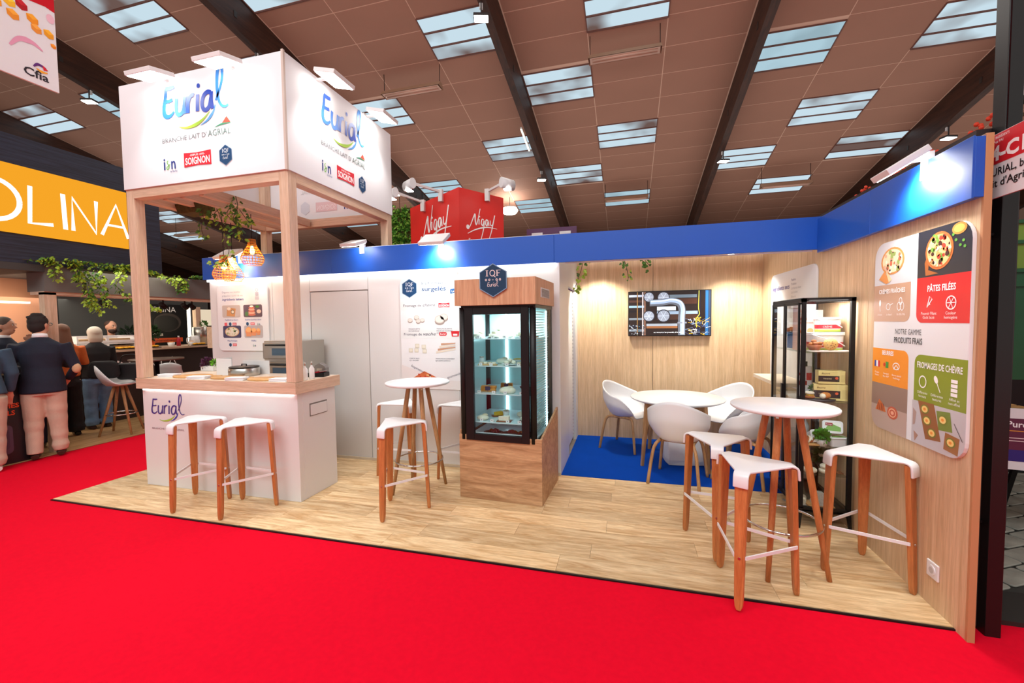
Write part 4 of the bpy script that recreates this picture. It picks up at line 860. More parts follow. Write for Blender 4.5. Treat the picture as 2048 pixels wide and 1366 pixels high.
# ---------------------------------------------------------------- food on the showcase shelves
cream = mat('cheese_cream', (240, 232, 210), .5, var=.05, vscale=40); rind = mat('cheese_rind', (214, 200, 170), .7, var=.12, vscale=50)
yellow = mat('cheese_yellow', (238, 190, 50), .5, var=.1, vscale=60); orange = mat('toast_orange', (216, 140, 58), .6, var=.15, vscale=60)
meat = mat('cured_meat', (176, 78, 70), .5, var=.3, vscale=50); slate = mat('slate', (54, 52, 54), .6); porc = mat('porcelain', (238, 238, 236), .15)
greenl = mat('herb_green', (70, 124, 44), .6, var=.3, vscale=30); brownb = mat('bread_brown', (168, 98, 46), .7, var=.25, vscale=30); berry = mat('berry_red', (130, 24, 34), .4)
woodp = wood('walnut_plate', (150, 92, 54), (104, 60, 34), 'X', 10, 4, .5)
def card(loc, rz, label, g='price cards in the showcase'):
    t = thing('label_card', label, 'card', loc, rz, g)
    MB().box(-.016, .016, -.002, .002, 0, .024).build('card', porc, t); MB().box(-.003, .003, -.0026, -.002, .010, .017).build('card_mark', mat('navy', (14, 52, 84), .4), t)
def dish(kind, loc, label, rz=0, s=1.0, g=None):
    names = dict(wheel=('plated_cheese', 'cheese'), wedge=('cheese_wedge', 'cheese'), balls=('cheese_dish', 'cheese'), jar=('glass_jar', 'jar'), bowl=('food_bowl', 'bowl'), toast=('toast_stack', 'toast'), mound=('cheese_mound', 'cheese'),
                 meat=('meat_platter', 'platter'), plank=('cheese_board', 'board'), cup=('cube_pot', 'pot'), cloche=('glass_cloche', 'cloche'))
    nm, cat = names[kind]; t = thing(nm, label, cat, loc, rz, g)
    if kind == 'wheel':
        MB().lathe([(0, 0), (.062*s, 0), (.066*s, .004), (.062*s, .008), (0, .008)], 20).build('plate', slate, t); MB().lathe([(0, .008), (.045*s, .008), (.049*s, .014), (.049*s, .032), (.044*s, .038), (0, .039)], 20).build('cheese', cream, t)
        MB().lathe([(0, .039), (.03*s, .039), (.032*s, .044), (.028*s, .062), (0, .063)], 16, (.01, 0, 0)).build('small_cheese', rind, t)
    if kind == 'wedge':
        MB().box(-.06*s, .06*s, -.04*s, .04*s, 0, .008).build('plate', woodp, t, bevel=.003)
        MB().prism([(-.045*s, -.02*s), (.045*s, -.028*s), (.04*s, .03*s)], .008, .045*s).build('cheese', yellow if rz > .3 else cream, t, bevel=.002)
    if kind == 'balls':
        MB().lathe([(0, 0), (.04*s, 0), (.065*s, .010), (.068*s, .016), (.06*s, .013), (0, .008)], 20).build('plate', porc, t)
        for i in range(6): a = i*1.05; MB().ell(((.032*math.cos(a) if i < 5 else 0)*s, (.032*math.sin(a) if i < 5 else 0)*s, .026+(.018 if i == 5 else 0)), .019*s, .019*s, .015*s, 10, 6).build('cheese_ball', cream, t)
    if kind == 'jar':
        MB().lathe([(0, 0), (.024*s, 0), (.026*s, .006), (.026*s, .05), (.020*s, .058), (.020*s, .064)], 16).build('jar_body', mat('jar_glass', (206, 216, 220), .1), t); MB().lathe([(0, .064), (.022*s, .064), (.022*s, .074), (0, .074)], 16).build('lid', steel, t)
    if kind == 'bowl':
        MB().lathe([(0, 0), (.022*s, 0), (.045*s, .022), (.05*s, .034), (.046*s, .034), (.02*s, .012), (0, .010)], 20).build('bowl', porc if rz < 1 else slate, t)
        MB().ell((0, 0, .030), .043*s, .043*s, .014*s, 14, 6).build('filling', yellow if s > .95 else berry, t)
    if kind == 'toast':
        for i in range(4):
            for sx_ in (-1, 1): MB().box(-.03*s, .03*s, -.022*s, .022*s, 0, .011).build('toast', orange, t, (sx_*.034*s, .004*i, .001+.013*i), (0, 0, .12*((i*7+sx_) % 3-1)), bevel=.002)
        MB().box(-.022*s, .022*s, -.026, -.02, .012, .05).build('blue_pack', mat('navy', (14, 52, 84), .4), t)
    if kind == 'mound':
        MB().ell((0, 0, .022), .062*s, .048*s, .028*s, 18, 8).build('cheese', cream, t); MB().ell((.02, .01, .045), .03*s, .026*s, .014*s, 12, 6).build('cheese_top', rind, t)
    if kind == 'meat':
        MB().lathe([(0, 0), (.07*s, 0), (.085*s, .010), (.083*s, .013), (.068*s, .006), (0, .005)], 24, sy=.7).build('platter', woodp, t)
        rd = random.Random(int(abs(loc[0])*1000))
        for i in range(9):
            a = rd.random()*6.3; q = .05*rd.random()*s; pts = [(q*math.cos(a)-.02, q*.7*math.sin(a), .014), (q*math.cos(a), q*.7*math.sin(a)+.01, .030), (q*math.cos(a)+.022, q*.7*math.sin(a), .016)]
            MB().tube(spline(pts, 4), [(.012, .006)]*9, 8).build('slice', meat if i % 3 else brownb, t)
    if kind == 'plank':
        MB().prism(rrect(-.09*s, -.035*s, .09*s, .035*s, .02, 4), 0, .010).build('board', board, t, bevel=.002)
        for i in range(4): MB().lathe([(0, .010), (.018, .010), (.019, .014), (.019, .026), (.017, .029), (0, .029)], 14, (-.062+.041*i, .0, 0)).build('cheese', cream if i % 2 else rind, t)
    if kind == 'cup':
        MB().lathe([(0, 0), (.026*s, 0), (.034*s, .058), (.031*s, .058), (.026*s, .03), (0, .03)], 20).build('cup', porc, t)
        for i in range(7): a = i*.9; MB().box(-.007, .007, -.007, .007, 0, .014).build('cube', cream, t, (.017*math.cos(a), .017*math.sin(a), .054+.004*(i % 3)), (a, .4*i, 0))
    if kind == 'cloche':
        MB().lathe([(0, 0), (.05*s, 0), (.05*s, .05), (.045*s, .06), (0, .062)], 20).build('cheese_block', rind, t)
        MB().lathe([(.012*s, .062), (.014*s, .07), (.058*s, .085), (.05*s, .10), (0, .105)], 20).build('top_cheese', cream, t)
    return t
def shelf_items(z, items, sname):
    for kind, x, y, s, rz, lb in items: dish(kind, CW(x, y, z+.001), lb+' on the '+sname+' of the glass showcase', rz, s)
shelf_items(SZ[0], [('mound', .155, .12, .9, 0, 'white rounded cheese at the left'), ('cloche', .29, .30, 1.05, 0, 'tall stacked cheese'), ('wheel', .30, .12, .8, 0, 'dark plate with a small cheese'), ('mound', .43, .22, .8, .4, 'cream cheese dome'), ('balls', .54, .14, .9, 0, 'plate of white cheese balls'), ('wedge', .62, .30, .9, 0, 'pale cheese wedge')], 'top shelf')
shelf_items(SZ[1], [('jar', .17, .16, 1, 0, 'small preserving jar'), ('plank', .25, .10, 1, 0, 'oval wooden board with four little cheeses'), ('mound', .33, .28, 1, 0, 'white cheese mound'), ('bowl', .46, .36, 1.15, 0, 'bowl with yellow filling'), ('bowl', .60, .38, .7, 0, 'little bowl of red berries'), ('balls', .45, .14, 1.1, 0, 'heap of white cheese balls'), ('plank', .60, .14, .8, 0, 'short board with cheese pieces')], 'second shelf')
shelf_items(SZ[2], [('toast', .23, .16, 1.1, 0, 'stack of orange toasts'), ('toast', .34, .36, .9, .1, 'rear stack of toasts'), ('mound', .43, .12, 1.25, 0, 'large round pale cheese'), ('bowl', .53, .32, .9, 1.2, 'dark bowl of dip'), ('balls', .62, .16, .9, 0, 'dish of cheese cubes')], 'third shelf')
shelf_items(SZ[3], [('mound', .19, .11, .9, .2, 'pale green cheese slices'), ('wedge', .27, .30, 1, .5, 'yellow cheese wedge'), ('cup', .36, .28, 1, 0, 'white pot of cheese cubes'), ('wedge', .40, .11, 1.1, 0, 'cheese wedge on a walnut plate'), ('mound', .51, .34, 1.05, 0, 'oval cheese at the back'), ('wheel', .58, .16, .8, 0, 'small dark plate with a cheese'), ('mound', .66, .12, .6, 0, 'little white cheese at the right edge')], 'fourth shelf')
shelf_items(.556, [('meat', .26, .20, 1.15, 0, 'platter of sliced cured meat, left one'), ('meat', .42, .20, 1.1, 0, 'platter of sliced cured meat, middle one'), ('meat', .57, .20, 1.05, 0, 'platter of cured meat, right one')], 'bottom tray')
wn_ = ['top', 'second', 'third', 'fourth']
for i, z in enumerate(SZ):
    for k, x in enumerate((.18, .30, .43, .56)):
        card(CW(x+.02*((i+k) % 2), .055, z+.001), sc_a, 'small white card, %s from left on the %s shelf of the showcase' % (['first', 'second', 'third', 'fourth'][k], wn_[i]))
# ================================================================ BLACK GLASS CABINET
cab = thing('display_cabinet', 'black metal framed glass cabinet full of dairy products beside the right wall', 'cabinet', (0, 0, 0))
X0, X1, Y0, Y1, Z0, Z1 = 1.262, 1.602, 3.615, 4.28, .135, 1.745
fr_ = .028
for x, y in ((X0, Y0), (X1-fr_, Y0), (X0, Y1-fr_), (X1-fr_, Y1-fr_)):
    MB().box(x, x+fr_, y, y+fr_, Z0, Z1).build('upright', black, cab, bevel=.002)
    MB().bar((x+fr_/2, y+fr_/2, Z0+.02), (x+fr_/2+(.012 if x > 1.4 else -.012), y+fr_/2+(.01 if y > 4 else -.012), 0), .03, .026, (1, 0, 0), .016, .016).build('leg', black, cab)
for z in (Z0, Z1-fr_):
    MB().box(X0, X1, Y0, Y0+fr_, z, z+fr_).build('frame_rail', black, cab); MB().box(X0, X1, Y1-fr_, Y1, z, z+fr_).build('frame_rail', black, cab)
    MB().box(X0, X0+fr_, Y0, Y1, z, z+fr_).build('frame_rail', black, cab); MB().box(X1-fr_, X1, Y0, Y1, z, z+fr_).build('frame_rail', black, cab)
ym = (Y0+Y1)/2
for a, b in ((Y0+fr_, ym), (ym, Y1-fr_)):
    d = MB().box(X0-.014, X0, a+.002, a+.02, Z0+.03, Z1-.03).box(X0-.014, X0, b-.02, b-.002, Z0+.03, Z1-.03).box(X0-.014, X0, a, b, Z1-.05, Z1-.03).box(X0-.014, X0, a, b, Z0+.03, Z0+.05).build('door', black, cab, bevel=.001)
    MB().box(X0-.008, X0-.005, a+.02, b-.02, Z0+.05, Z1-.05).build('door_glass', glass, d)
MB().box(X0-.03, X0-.014, ym-.012, ym+.012, .92, 1.06).build('door_handle', black, cab)
for s_ in (Y0+.012, Y1-.016): MB().box(X0+fr_, X1-fr_, s_, s_+.004, Z0+fr_, Z1-fr_).build('side_glass', glass, cab)
MB().box(X0, X1, Y0, Y1, Z0-.01, Z0+.008).build('bottom_plate', black, cab); MB().box(X0, X1, Y0, Y1, Z1-.004, Z1+.004).build('top_glass', glass, cab)
CZ = [1.34, .965, .625, .41]
shl = mat('cab_shelf', (176, 196, 190), .08)
for z in CZ: MB().box(X0+.02, X1-.02, Y0+.02, Y1-.02, z-.006, z).build('shelf', glassmat('shelf_pane', (244, 250, 248), .2), cab)
area('cabinet_fill', (1.43, 3.75, 1.73), (0, 0, -1), .25, .3, 6, (1, .95, .88))  # added fill to brighten the shelves, the cabinet has no lamp of its own
MB().cyl((1.50, 3.95, .14), (1.50, 3.95, 1.34), .012, n=10).build('centre_pole', black, cab)
MB().bar((1.275, 4.0, .06), (1.59, 3.66, .10), .01, .012).bar((1.275, 3.66, .06), (1.59, 4.2, .10), .01, .012).build('cross_brace', steelw, cab)
# ---------------------------------------------------------------- things in the cabinet
redp = mat('pack_red', (186, 28, 48), .4); pinkp = mat('pack_pink', (226, 170, 160), .5); limep = mat('pack_lime', (166, 200, 60), .5); packb = mat('pack_black', (44, 34, 32), .5); packy = mat('pack_yellow', (236, 214, 140), .5); bluep = mat('pack_blue', (30, 120, 190), .5)
terra = mat('terracotta', (176, 104, 70), .7)
def tub(x, y, z, s, label, rz=0):
    t = thing('lidded_bucket', label, 'bucket', (x, y, z), rz)
    mb = MB(); mb.prism(rrect(-.105*s, -.085*s, .105*s, .085*s, .035*s, 5), 0, .12*s, lambda a, b, c: (a*(1+c*.5), b*(1+c*.5), c)); mb.build('bucket', plast, t)
    MB().prism(rrect(-.118*s, -.098*s, .118*s, .098*s, .04*s, 5), .12*s, .142*s).build('lid', plast, t, bevel=.003)
    sh = lambda z0, z1, m, n: MB().prism(rrect(-.1065*s, -.0865*s, .1065*s, .0865*s, .035*s, 5), z0*s, z1*s, lambda a, b, c: (a*(1+c*.5), b*(1+c*.5), c)).build(n, m, t)
    sh(.03, .068, redp, 'red_label'); sh(.0, .022, limep, 'green_label')
    MB().tube(spline([(-.11*s, -.1*s, .125*s), (-.04*s, -.115*s, .10*s), (.05*s, -.115*s, .07*s), (.10*s, -.105*s, .04*s)], 4), .004, 6).build('bail_handle', plast, t)
    P = Print(); P.txt('CRÈME', -.06*s, .04*s, .018*s, (250, 240, 240), 1); P.build('lettering', t, (0, -.0925*s, 0), XR, ZU, .001)
    return t
tub(1.47, 3.80, 1.343, 1.0, 'large white lidded bucket with red label on the top cabinet shelf')
tub(1.50, 3.84, 1.49, .78, 'smaller white bucket with red label stacked on the large one')
def box_thing(name, label, cat, loc, rz, dims, m, prints=(), bev=.002):
    t = thing(name, label, cat, loc, rz); a, b, c = dims
    MB().box(-a/2, a/2, -b/2, b/2, 0, c).build('carton', m, t, bevel=bev)
    P = Print()
    for f in prints: f(P)
    if P.f: P.build('printed_label', t, (-a/2, -b/2-.0006, 0), XR, ZU, .0006)
    return t
box_thing('carton', 'pink and white carton at the upper left of the cabinet', 'carton', (1.36, 3.86, 1.343), .1, (.12, .10, .36), mat('carton_pink', (232, 196, 186), .5),
    [lambda P: P.txt('SELECT', .012, .30, .022, (190, 110, 100), 1), lambda P: P.txt('BASE', .012, .24, .016, (176, 60, 50), 1), lambda P: P.txt('PATISSIER', .012, .21, .013, (176, 60, 50), 1, w=.09), lambda P: P.ell(.03, .15, .02, .02, (222, 120, 70), 1), lambda P: P.ell(.08, .155, .022, .02, (230, 140, 90), 1)])
box_thing('carton', 'blue and white carton on the top shelf by the far cabinet door', 'carton', (1.40, 4.10, 1.343), .2, (.12, .10, .12), bluep, [lambda P: P.rect(.02, .02, .07, .1, (230, 236, 240), 1)])
box_thing('carton', 'tall pale carton at the rear of the top cabinet shelf', 'carton', (1.53, 4.14, 1.343), .2, (.10, .08, .32), whitem, [lambda P: P.txt('Lait', .02, .2, .02, (100, 150, 200), 1)])
t = thing('croissant', 'brown croissant on a small blue tray in the upper left of the cabinet', 'pastry', (1.38, 4.10, 1.467), .6)
MB().prism(rrect(-.075, -.05, .075, .05, .02), 0, .008).build('tray', bluep, t)
pts = [(.07*math.cos(a)*1.0, .045*math.sin(a)-.01, .03) for a in [PI*i/8 for i in range(9)]]; MB().tube(pts, [.006, .014, .021, .019, .027, .019, .021, .014, .006], 10).build('pastry', brownb, t)
t = thing('marble_board', 'pale marble serving board on the top cabinet shelf', 'board', (1.46, 3.68, 1.342), 0)
MB().prism(rrect(-.14, -.05, .13, .05, .045, 6), 0, .012).build('slab', mat('marble', (236, 226, 214), .3), t, bevel=.004)
t = thing('nut_bowl', 'brown bowl heaped with rolls on the marble board', 'bowl', (1.365, 3.675, 1.355), 0)
MB().lathe([(0, 0), (.03, 0), (.045, .02), (.048, .04), (.043, .04), (.02, .01), (0, .01)], 20).build('bowl', terra, t)
for i, (a, b, c) in enumerate(((-.02, 0, .045), (.018, .01, .048), (0, -.018, .05), (.0, .01, .066), (.03, -.012, .05))): MB().ell((a, b, c), .020, .016, .013, 10, 6).build('roll', brownb, t)
t = thing('fruit_loaf', 'round golden fruit bun standing upright on the marble board', 'bun', (1.465, 3.66, 1.355), 0)
MB().ell((0, 0, .045), .048, .030, .045, 18, 10).build('bun', mat('bun_gold', (232, 186, 110), .6, var=.1, vscale=30), t)
mb = MB(); rd = random.Random(3)
for i in range(22): a = rd.uniform(0, 6.3); q = rd.uniform(.1, .85); mb.ell((.046*q*math.cos(a), -.029*math.sqrt(max(.02, 1-q*q)), .045+.043*q*math.sin(a)), .004, .002, .003, 6, 4)
mb.build('fruit_bits', mat('fruit_bits', (120, 60, 30), .6), t, kind='stuff')
# shelf 2
t = thing('slate_board', 'dark round serving board on the second cabinet shelf', 'board', (1.40, 3.73, .967)); MB().lathe([(0, 0), (.125, 0), (.13, .006), (.13, .012), (0, .014)], 28, sx=1, sy=.75).build('board', slate, t); MB().cyl((0, .0, -.0005), (0, .0, .0), .02, n=12).build('foot', slate, t)
t = thing('bread_piece', 'golden bread roll on the dark board', 'bread', (1.45, 3.69, .982), .4); MB().ell((0, 0, .026), .042, .026, .026, 16, 8).build('crust', mat('crust', (222, 140, 66), .6, var=.2, vscale=30), t); MB().ell((-.03, -.008, .024), .02, .022, .021, 12, 6).build('crumb', cream, t)
t = thing('sandwich', 'open sandwich with green salad on the dark board', 'sandwich', (1.345, 3.70, .982), .2); MB().ell((0, 0, .012), .045, .03, .013, 16, 6).build('bread', brownb, t); MB().box(-.025, .025, -.018, .018, .022, .034).build('cheese_slice', yellow, t, rot=(.1, .1, .3)); MB().ell((0, .01, .03), .035, .02, .008, 12, 6).build('salad', greenl, t); MB().ell((0, 0, .046), .035, .024, .010, 12, 6).build('bread_top', cream, t, rot=(.2, 0, 0))
def leafball(name, mt, parent, c, r, n, ls, seed=1, flat=.8):
    rd = random.Random(seed); mb = MB()
    for i in range(n):
        d = Vector((rd.gauss(0, 1), rd.gauss(0, 1), rd.gauss(0, 1)*flat+.3)).normalized(); p = Vector(c)+d*r*rd.uniform(.5, 1); s_ = d.cross(Vector((rd.random(), rd.random(), rd.random()))).normalized()
        q = p+d*ls; w = s_*ls*.4; m_ = (p+q)/2; mb.add([p, m_+w, q, m_-w], [(0, 1, 2, 3)])
    return mb.build(name, mt, parent, kind='stuff')
t = thing('potted_herb', 'small potted herb behind the bread on the second cabinet shelf', 'plant', (1.42, 3.80, .982)); MB().lathe([(0, 0), (.024, 0), (.030, .045), (0, .045)], 16).build('pot', porc, t); leafball('foliage', greenl, t, (0, 0, .062), .03, 90, .022, 5)
for dz, a, w_, lb, rz_ in ((0, .21, .09, 'large yellow and black butter carton, lower one of the stack in the cabinet', .25), (.125, .17, .085, 'yellow and black carton stacked on top of the larger one in the cabinet', .12)):
    hgt = .12 if dz == 0 else .10
    t = thing('butter_carton', lb, 'carton', (1.505, 3.76, .968+dz), -rz_); MB().box(-a/2, a/2, -.045, .045, 0, hgt).build('carton', packy, t, bevel=.002)
    P = Print(); P.rect(0, .018, a*.78, hgt*.62, (48, 36, 34), 1); P.txt('Beurre', .02, hgt*.74, .013, (90, 60, 40), 2, shear=.3); P.txt('TENDRE', .03, hgt*.35, .010, (236, 220, 170), 2); P.ell(a*.68, hgt*.45, .010, .010, (230, 100, 60), 2); P.rect(a*.84, .018, a*.98, hgt*.7, (224, 200, 130), 1); P.build('printed_label', t, (-a/2, -.0456, 0), XR, ZU, .0005)
t = thing('squeeze_pack', 'tall clear pack with red labels at the left of the second cabinet shelf', 'pack', (1.385, 3.90, .968)); MB().prism(rrect(-.05, -.02, .05, .02, .015), 0, .24).build('pouch', mat('pack_clear', (226, 226, 230), .25), t, bevel=.004)
P = Print(); P.rect(.005, .17, .045, .19, (190, 30, 40), 1); P.rect(.055, .13, .092, .19, (190, 50, 60), 1); P.rect(.0, .09, .06, .125, (150, 40, 40), 1); P.ell(.03, .14, .02, .014, (110, 160, 60), 2); P.build('printed_label', t, (-.05, -.0206, 0), XR, ZU)
MB().cyl((0, 0, .24), (0, 0, .28), .018, n=12).build('cap', packb, t)
for i, (x, z) in enumerate(((1.345, .968), (1.385, .968))): 
    t = thing('egg_cup', 'small white egg-shaped cheese, %s one, below the clear pack' % ('left', 'right')[i], 'cheese', (x, 3.84, z)); MB().ell((0, 0, .026), .020, .018, .026, 14, 8).build('cheese', porc, t); MB().cyl((0, 0, 0), (0, 0, .006), .012, n=12).build('base', porc, t)
# shelf 3
def ctub(loc, rot, label):
    t = thing('cheese_tub', label, 'tub', loc); t.rotation_euler = rot
    MB().prism(rrect(-.06, -.045, .06, .045, .018, 5), 0, .06, lambda a, b, c: (a*(.88+c*2), b*(.88+c*2), c)).build('tub', plast, t); MB().prism(rrect(-.064, -.049, .064, .049, .02, 5), .06, .070).build('lid', plast, t, bevel=.003)
    P = Print(); P.rect(-.05, -.036, .05, .036, (236, 240, 232), 1, .012); P.poly([(-.05, -.03), (.05, -.03), (.05, .0), (-.02, .03)], (120, 176, 80), 2); P.rect(-.045, .008, .0, .03, (160, 30, 50), 3); P.txt('Fromage', -.04, .014, .009, (245, 240, 240), 4, w=.035); P.build('printed_label', t, (0, 0, .0705), XR, YF)
    return t
ctub((1.535, 3.70, .627), (0, 0, .1), 'white tub lying flat, lowest of the cheese tubs in the cabinet')
ctub((1.525, 3.76, .745), (math.radians(70), 0, math.radians(-18)), 'white tub with green label propped up on the lower tub')
ctub((1.415, 3.775, .665), (math.radians(66), 0, math.radians(12)), 'white tub with green and red label leaning at the left, behind the potted herb')
t = thing('potted_herb', 'white pot of bright green herb in front of the cheese tubs', 'plant', (1.43, 3.68, .627)); MB().lathe([(0, 0), (.030, 0), (.040, .05), (.036, .05), (.030, .02), (0, .02)], 18).build('pot', porc, t); leafball('foliage', mat('fresh_green', (84, 156, 44), .6, var=.3, vscale=40), t, (0, 0, .072), .045, 260, .026, 6)
t = thing('bread_board', 'wooden board with sliced bread on the third cabinet shelf', 'board', (1.345, 3.70, .627), .1); MB().prism(rrect(-.06, -.05, .07, .05, .02), 0, .012).build('board', board, t, bevel=.003)
for i in range(5): MB().ell((0, 0, 0), .010, .03, .032, 10, 8).build('bread_slice', brownb if i % 2 else cream, t, (-.03+.018*i, .01, .035), (0, .5, .2))
t = thing('glass_bottle', 'clear oil bottle standing behind the bread on the third cabinet shelf', 'bottle', (1.39, 3.90, .627)); MB().lathe([(0, 0), (.03, 0), (.032, .10), (.012, .15), (.012, .19), (0, .19)], 18).build('bottle', mat('jar_glass', (206, 216, 220), .1), t); MB().cyl((0, 0, .19), (0, 0, .205), .013, n=10).build('stopper', terra, t)
# shelf 4 and base
for i, (x, y, lb) in enumerate(((1.36, 3.70, 'round white cheese at the left of the lower cabinet shelf'), (1.47, 3.70, 'round white cheese at the centre of the lower cabinet shelf, lower of two'))):
    t = thing('round_cheese', lb, 'cheese', (x, y, .412)); MB().lathe([(0, 0), (.035, 0), (.047, .008), (.047, .024), (.038, .032), (0, .034)], 22).build('cheese', cream, t)
t = thing('round_cheese', 'round white cheese stacked on top of another on the lower cabinet shelf', 'cheese', (1.475, 3.70, .447)); MB().lathe([(0, 0), (.034, 0), (.045, .008), (.045, .022), (.036, .030), (0, .032)], 22).build('cheese', cream, t)
t = thing('dark_greens', 'dark leafy plant at the back of the lower cabinet shelf', 'plant', (1.50, 3.86, .412)); MB().lathe([(0, 0), (.03, 0), (.035, .04), (0, .04)], 16).build('pot', slate, t); leafball('foliage', mat('deep_green', (40, 76, 34), .6, var=.3, vscale=30), t, (0, 0, .085), .055, 200, .035, 8)
t = thing('round_board', 'round wooden board under the cheeses on the lower cabinet shelf', 'board', (1.56, 3.72, .411)); MB().box(-.02, .02, -.03, .03, 0, .008).build('board', woodp, t)
t = thing('cheese_pyramid', 'grey truncated cheese pyramid on a wooden board at the cabinet bottom', 'cheese', (1.435, 3.72, .144)); MB().prism(rrect(-.09, -.07, .09, .07, .03), 0, .014).build('board', board, t, bevel=.003)
mb = MB(); mb.add([(x*.052, y*.052, .014) for x, y in ((-1, -1), (1, -1), (1, 1), (-1, 1))]+[(x*.022, y*.022, .11) for x, y in ((-1, -1), (1, -1), (1, 1), (-1, 1))], [(3, 2, 1, 0), (4, 5, 6, 7), (0, 1, 5, 4), (1, 2, 6, 5), (2, 3, 7, 6), (3, 0, 4, 7)]); mb.build('pyramid', mat('ash_cheese', (190, 186, 176), .8, bump=.6, bscale=120, var=.15, vscale=60), t, bevel=.004)
t = thing('cheese_log', 'pale cheese log beside the pyramid at the cabinet bottom', 'cheese', (1.34, 3.76, .144)); MB().tube([(-.02, -.05, .024), (0, 0, .024), (.02, .05, .024)], .022, 14).build('log', cream, t); MB().box(-.03, .03, -.06, .06, 0, .004).build('paper', porc, t)
# ================================================================ ON THE TASTING COUNTER (top z = 1.086)
TZ = 1.0865
def oval_board(x, y, rz, label, L=.19, hd=True):
    t = thing('serving_board', label, 'board', (x, y, TZ), rz, 'wooden serving boards on the tasting counter')
    MB().lathe([(0, 0), (L*.96, 0), (L, .005), (L, .013), (L*.97, .017), (0, .017)], 32, sx=1, sy=.6).build('board', board, t)
    if hd: MB().prism(rrect(L*.9, -.028, L+.10, .028, .02), .003, .014).build('handle', board, t, bevel=.003)
    return t
oval_board(-4.22, 3.25, .25, 'oval wooden serving board, leftmost on the tasting counter')
oval_board(-3.74, 3.22, .12, 'oval wooden serving board at the middle of the tasting counter', .17)
oval_board(-3.26, 3.20, .10, 'oval wooden serving board, rightmost on the tasting counter', .185)
nap = mat('napkin', (244, 244, 246), .85)
for i, (x, y, rz, w_) in enumerate(((-4.50, 3.22, .2, 'left end of the counter'), (-4.0, 3.13, .3, 'between the left and middle boards'), (-3.52, 3.12, .3, 'between the middle and right boards'), (-3.03, 3.13, .15, 'right of the boards near the corner post'))):
    t = thing('napkin_pile', 'white folded napkins lying at the '+w_ if i == 0 else 'white folded napkins lying '+w_, 'napkins', (x, y, TZ), rz, 'napkin piles on the counter')
    for k in range(5): MB().box(-.085, .085, -.05, .05, 0, .005).build('napkin', nap, t, (.004*(k % 2), .004*((k*3) % 2), .006*k), (0, 0, .05*((k*7) % 3-1)), bevel=.002)
# crepe warmer / steel pan with white windbreak
t = thing('crepe_cooker', 'round stainless crepe cooker behind the serving boards', 'cooker', (-3.78, 3.44, TZ), 0)
MB().lathe([(0, 0), (.135, 0), (.14, .01), (.14, .075), (.13, .082), (0, .084)], 36).build('body', steel, t); MB().lathe([(.132, .082), (.138, .09), (.13, .096), (0, .098)], 36).build('hotplate', mat('cast_iron', (60, 56, 52), .4, .5), t)
MB().tube([(-.03, 0, .10), (-.03, 0, .115), (.03, 0, .115), (.03, 0, .10)], .006, 6).build('lid_knob', black, t); MB().box(-.17, .17, .142, .15, 0, .14).build('splash_guard', whitem, t)
t = thing('white_guard', 'white acrylic guard panel left of the crepe cooker', 'panel', (-4.02, 3.42, TZ), 0); MB().box(-.10, .10, 0, .006, 0, .17).box(-.10, -.094, .006, .18, 0, .17).build('guard', mat('acrylic', (226, 226, 226), .2), t, bevel=.001); MB().box(-.09, .09, .006, .10, 0, .004).build('foot', whitem, t)
t = thing('planter_pot', 'white pot of purple and green salad plants at the back left of the counter', 'plant', (-4.60, 3.74, TZ)); MB().prism([(-.09, -.04), (.09, -.04), (.09, .04), (-.09, .04)], 0, .055).build('pot', porc, t, bevel=.004)
leafball('purple_leaves', mat('purple_leaf', (88, 40, 72), .6, var=.3, vscale=30), t, (-.03, 0, .085), .055, 220, .032, 11); leafball('green_leaves', mat('lime_leaf', (120, 190, 40), .6, var=.2, vscale=30), t, (.075, 0, .09), .032, 110, .028, 12)
# ovens on the back bench against the wall
t = thing('combi_oven', 'tall stainless two-deck oven with control panel behind the corner post', 'oven', (0, 0, 0))
ox0, ox1, oy0, oy1 = -3.94, -3.44, 3.82, 4.22
MB().box(ox0, ox1, oy0+.03, oy1, .925, 1.42).build('oven_body', steel, t, bevel=.006)
for z0, z1 in ((1.22, 1.40), (1.0, 1.185)):
    d = MB().box(ox0+.01, ox1-.12, oy0, oy0+.03, z0, z1).build('oven_door', steel, t, bevel=.008); MB().box(ox0+.14, ox1-.16, oy0-.004, oy0, z0+.04, z1-.06).build('oven_window', mat('oven_glass', (70, 90, 106), .1), d); MB().cyl((ox0+.08, oy0-.03, z1-.025), (ox1-.15, oy0-.03, z1-.025), .010, n=10).build('oven_handle', black, d)
MB().box(ox1-.115, ox1, oy0, oy0+.03, .95, 1.42).build('control_panel', steel, t)
for z in (1.35, 1.26): MB().cyl((ox1-.058, oy0, z), (ox1-.058, oy0-.03, z), .026, .022, 16).build('knob', black, t)
MB().cyl((ox1-.058, oy0, 1.17), (ox1-.058, oy0-.02, 1.17), .018, n=12).build('dial', mat('bronze', (160, 120, 70), .4, .5), t)
for x in (ox0+.05, ox1-.05): MB().cyl((x, 4.0, .92), (x, 4.0, .926), .02, n=10).build('foot', black, t)
t = thing('milk_jug', 'steel thermos jug on the counter in front of the oven', 'jug', (-2.97, 3.30, TZ)); MB().lathe([(0, 0), (.032, 0), (.036, .02), (.034, .16), (.028, .18), (0, .185)], 20).build('jug_body', steel, t); MB().lathe([(0, .0), (.038, .0), (.038, .018), (0, .018)], 20).build('base_ring', black, t); MB().tube([(-.034, 0, .15), (-.06, 0, .14), (-.06, 0, .07), (-.035, 0, .05)], .006, 6).build('handle', black, t)
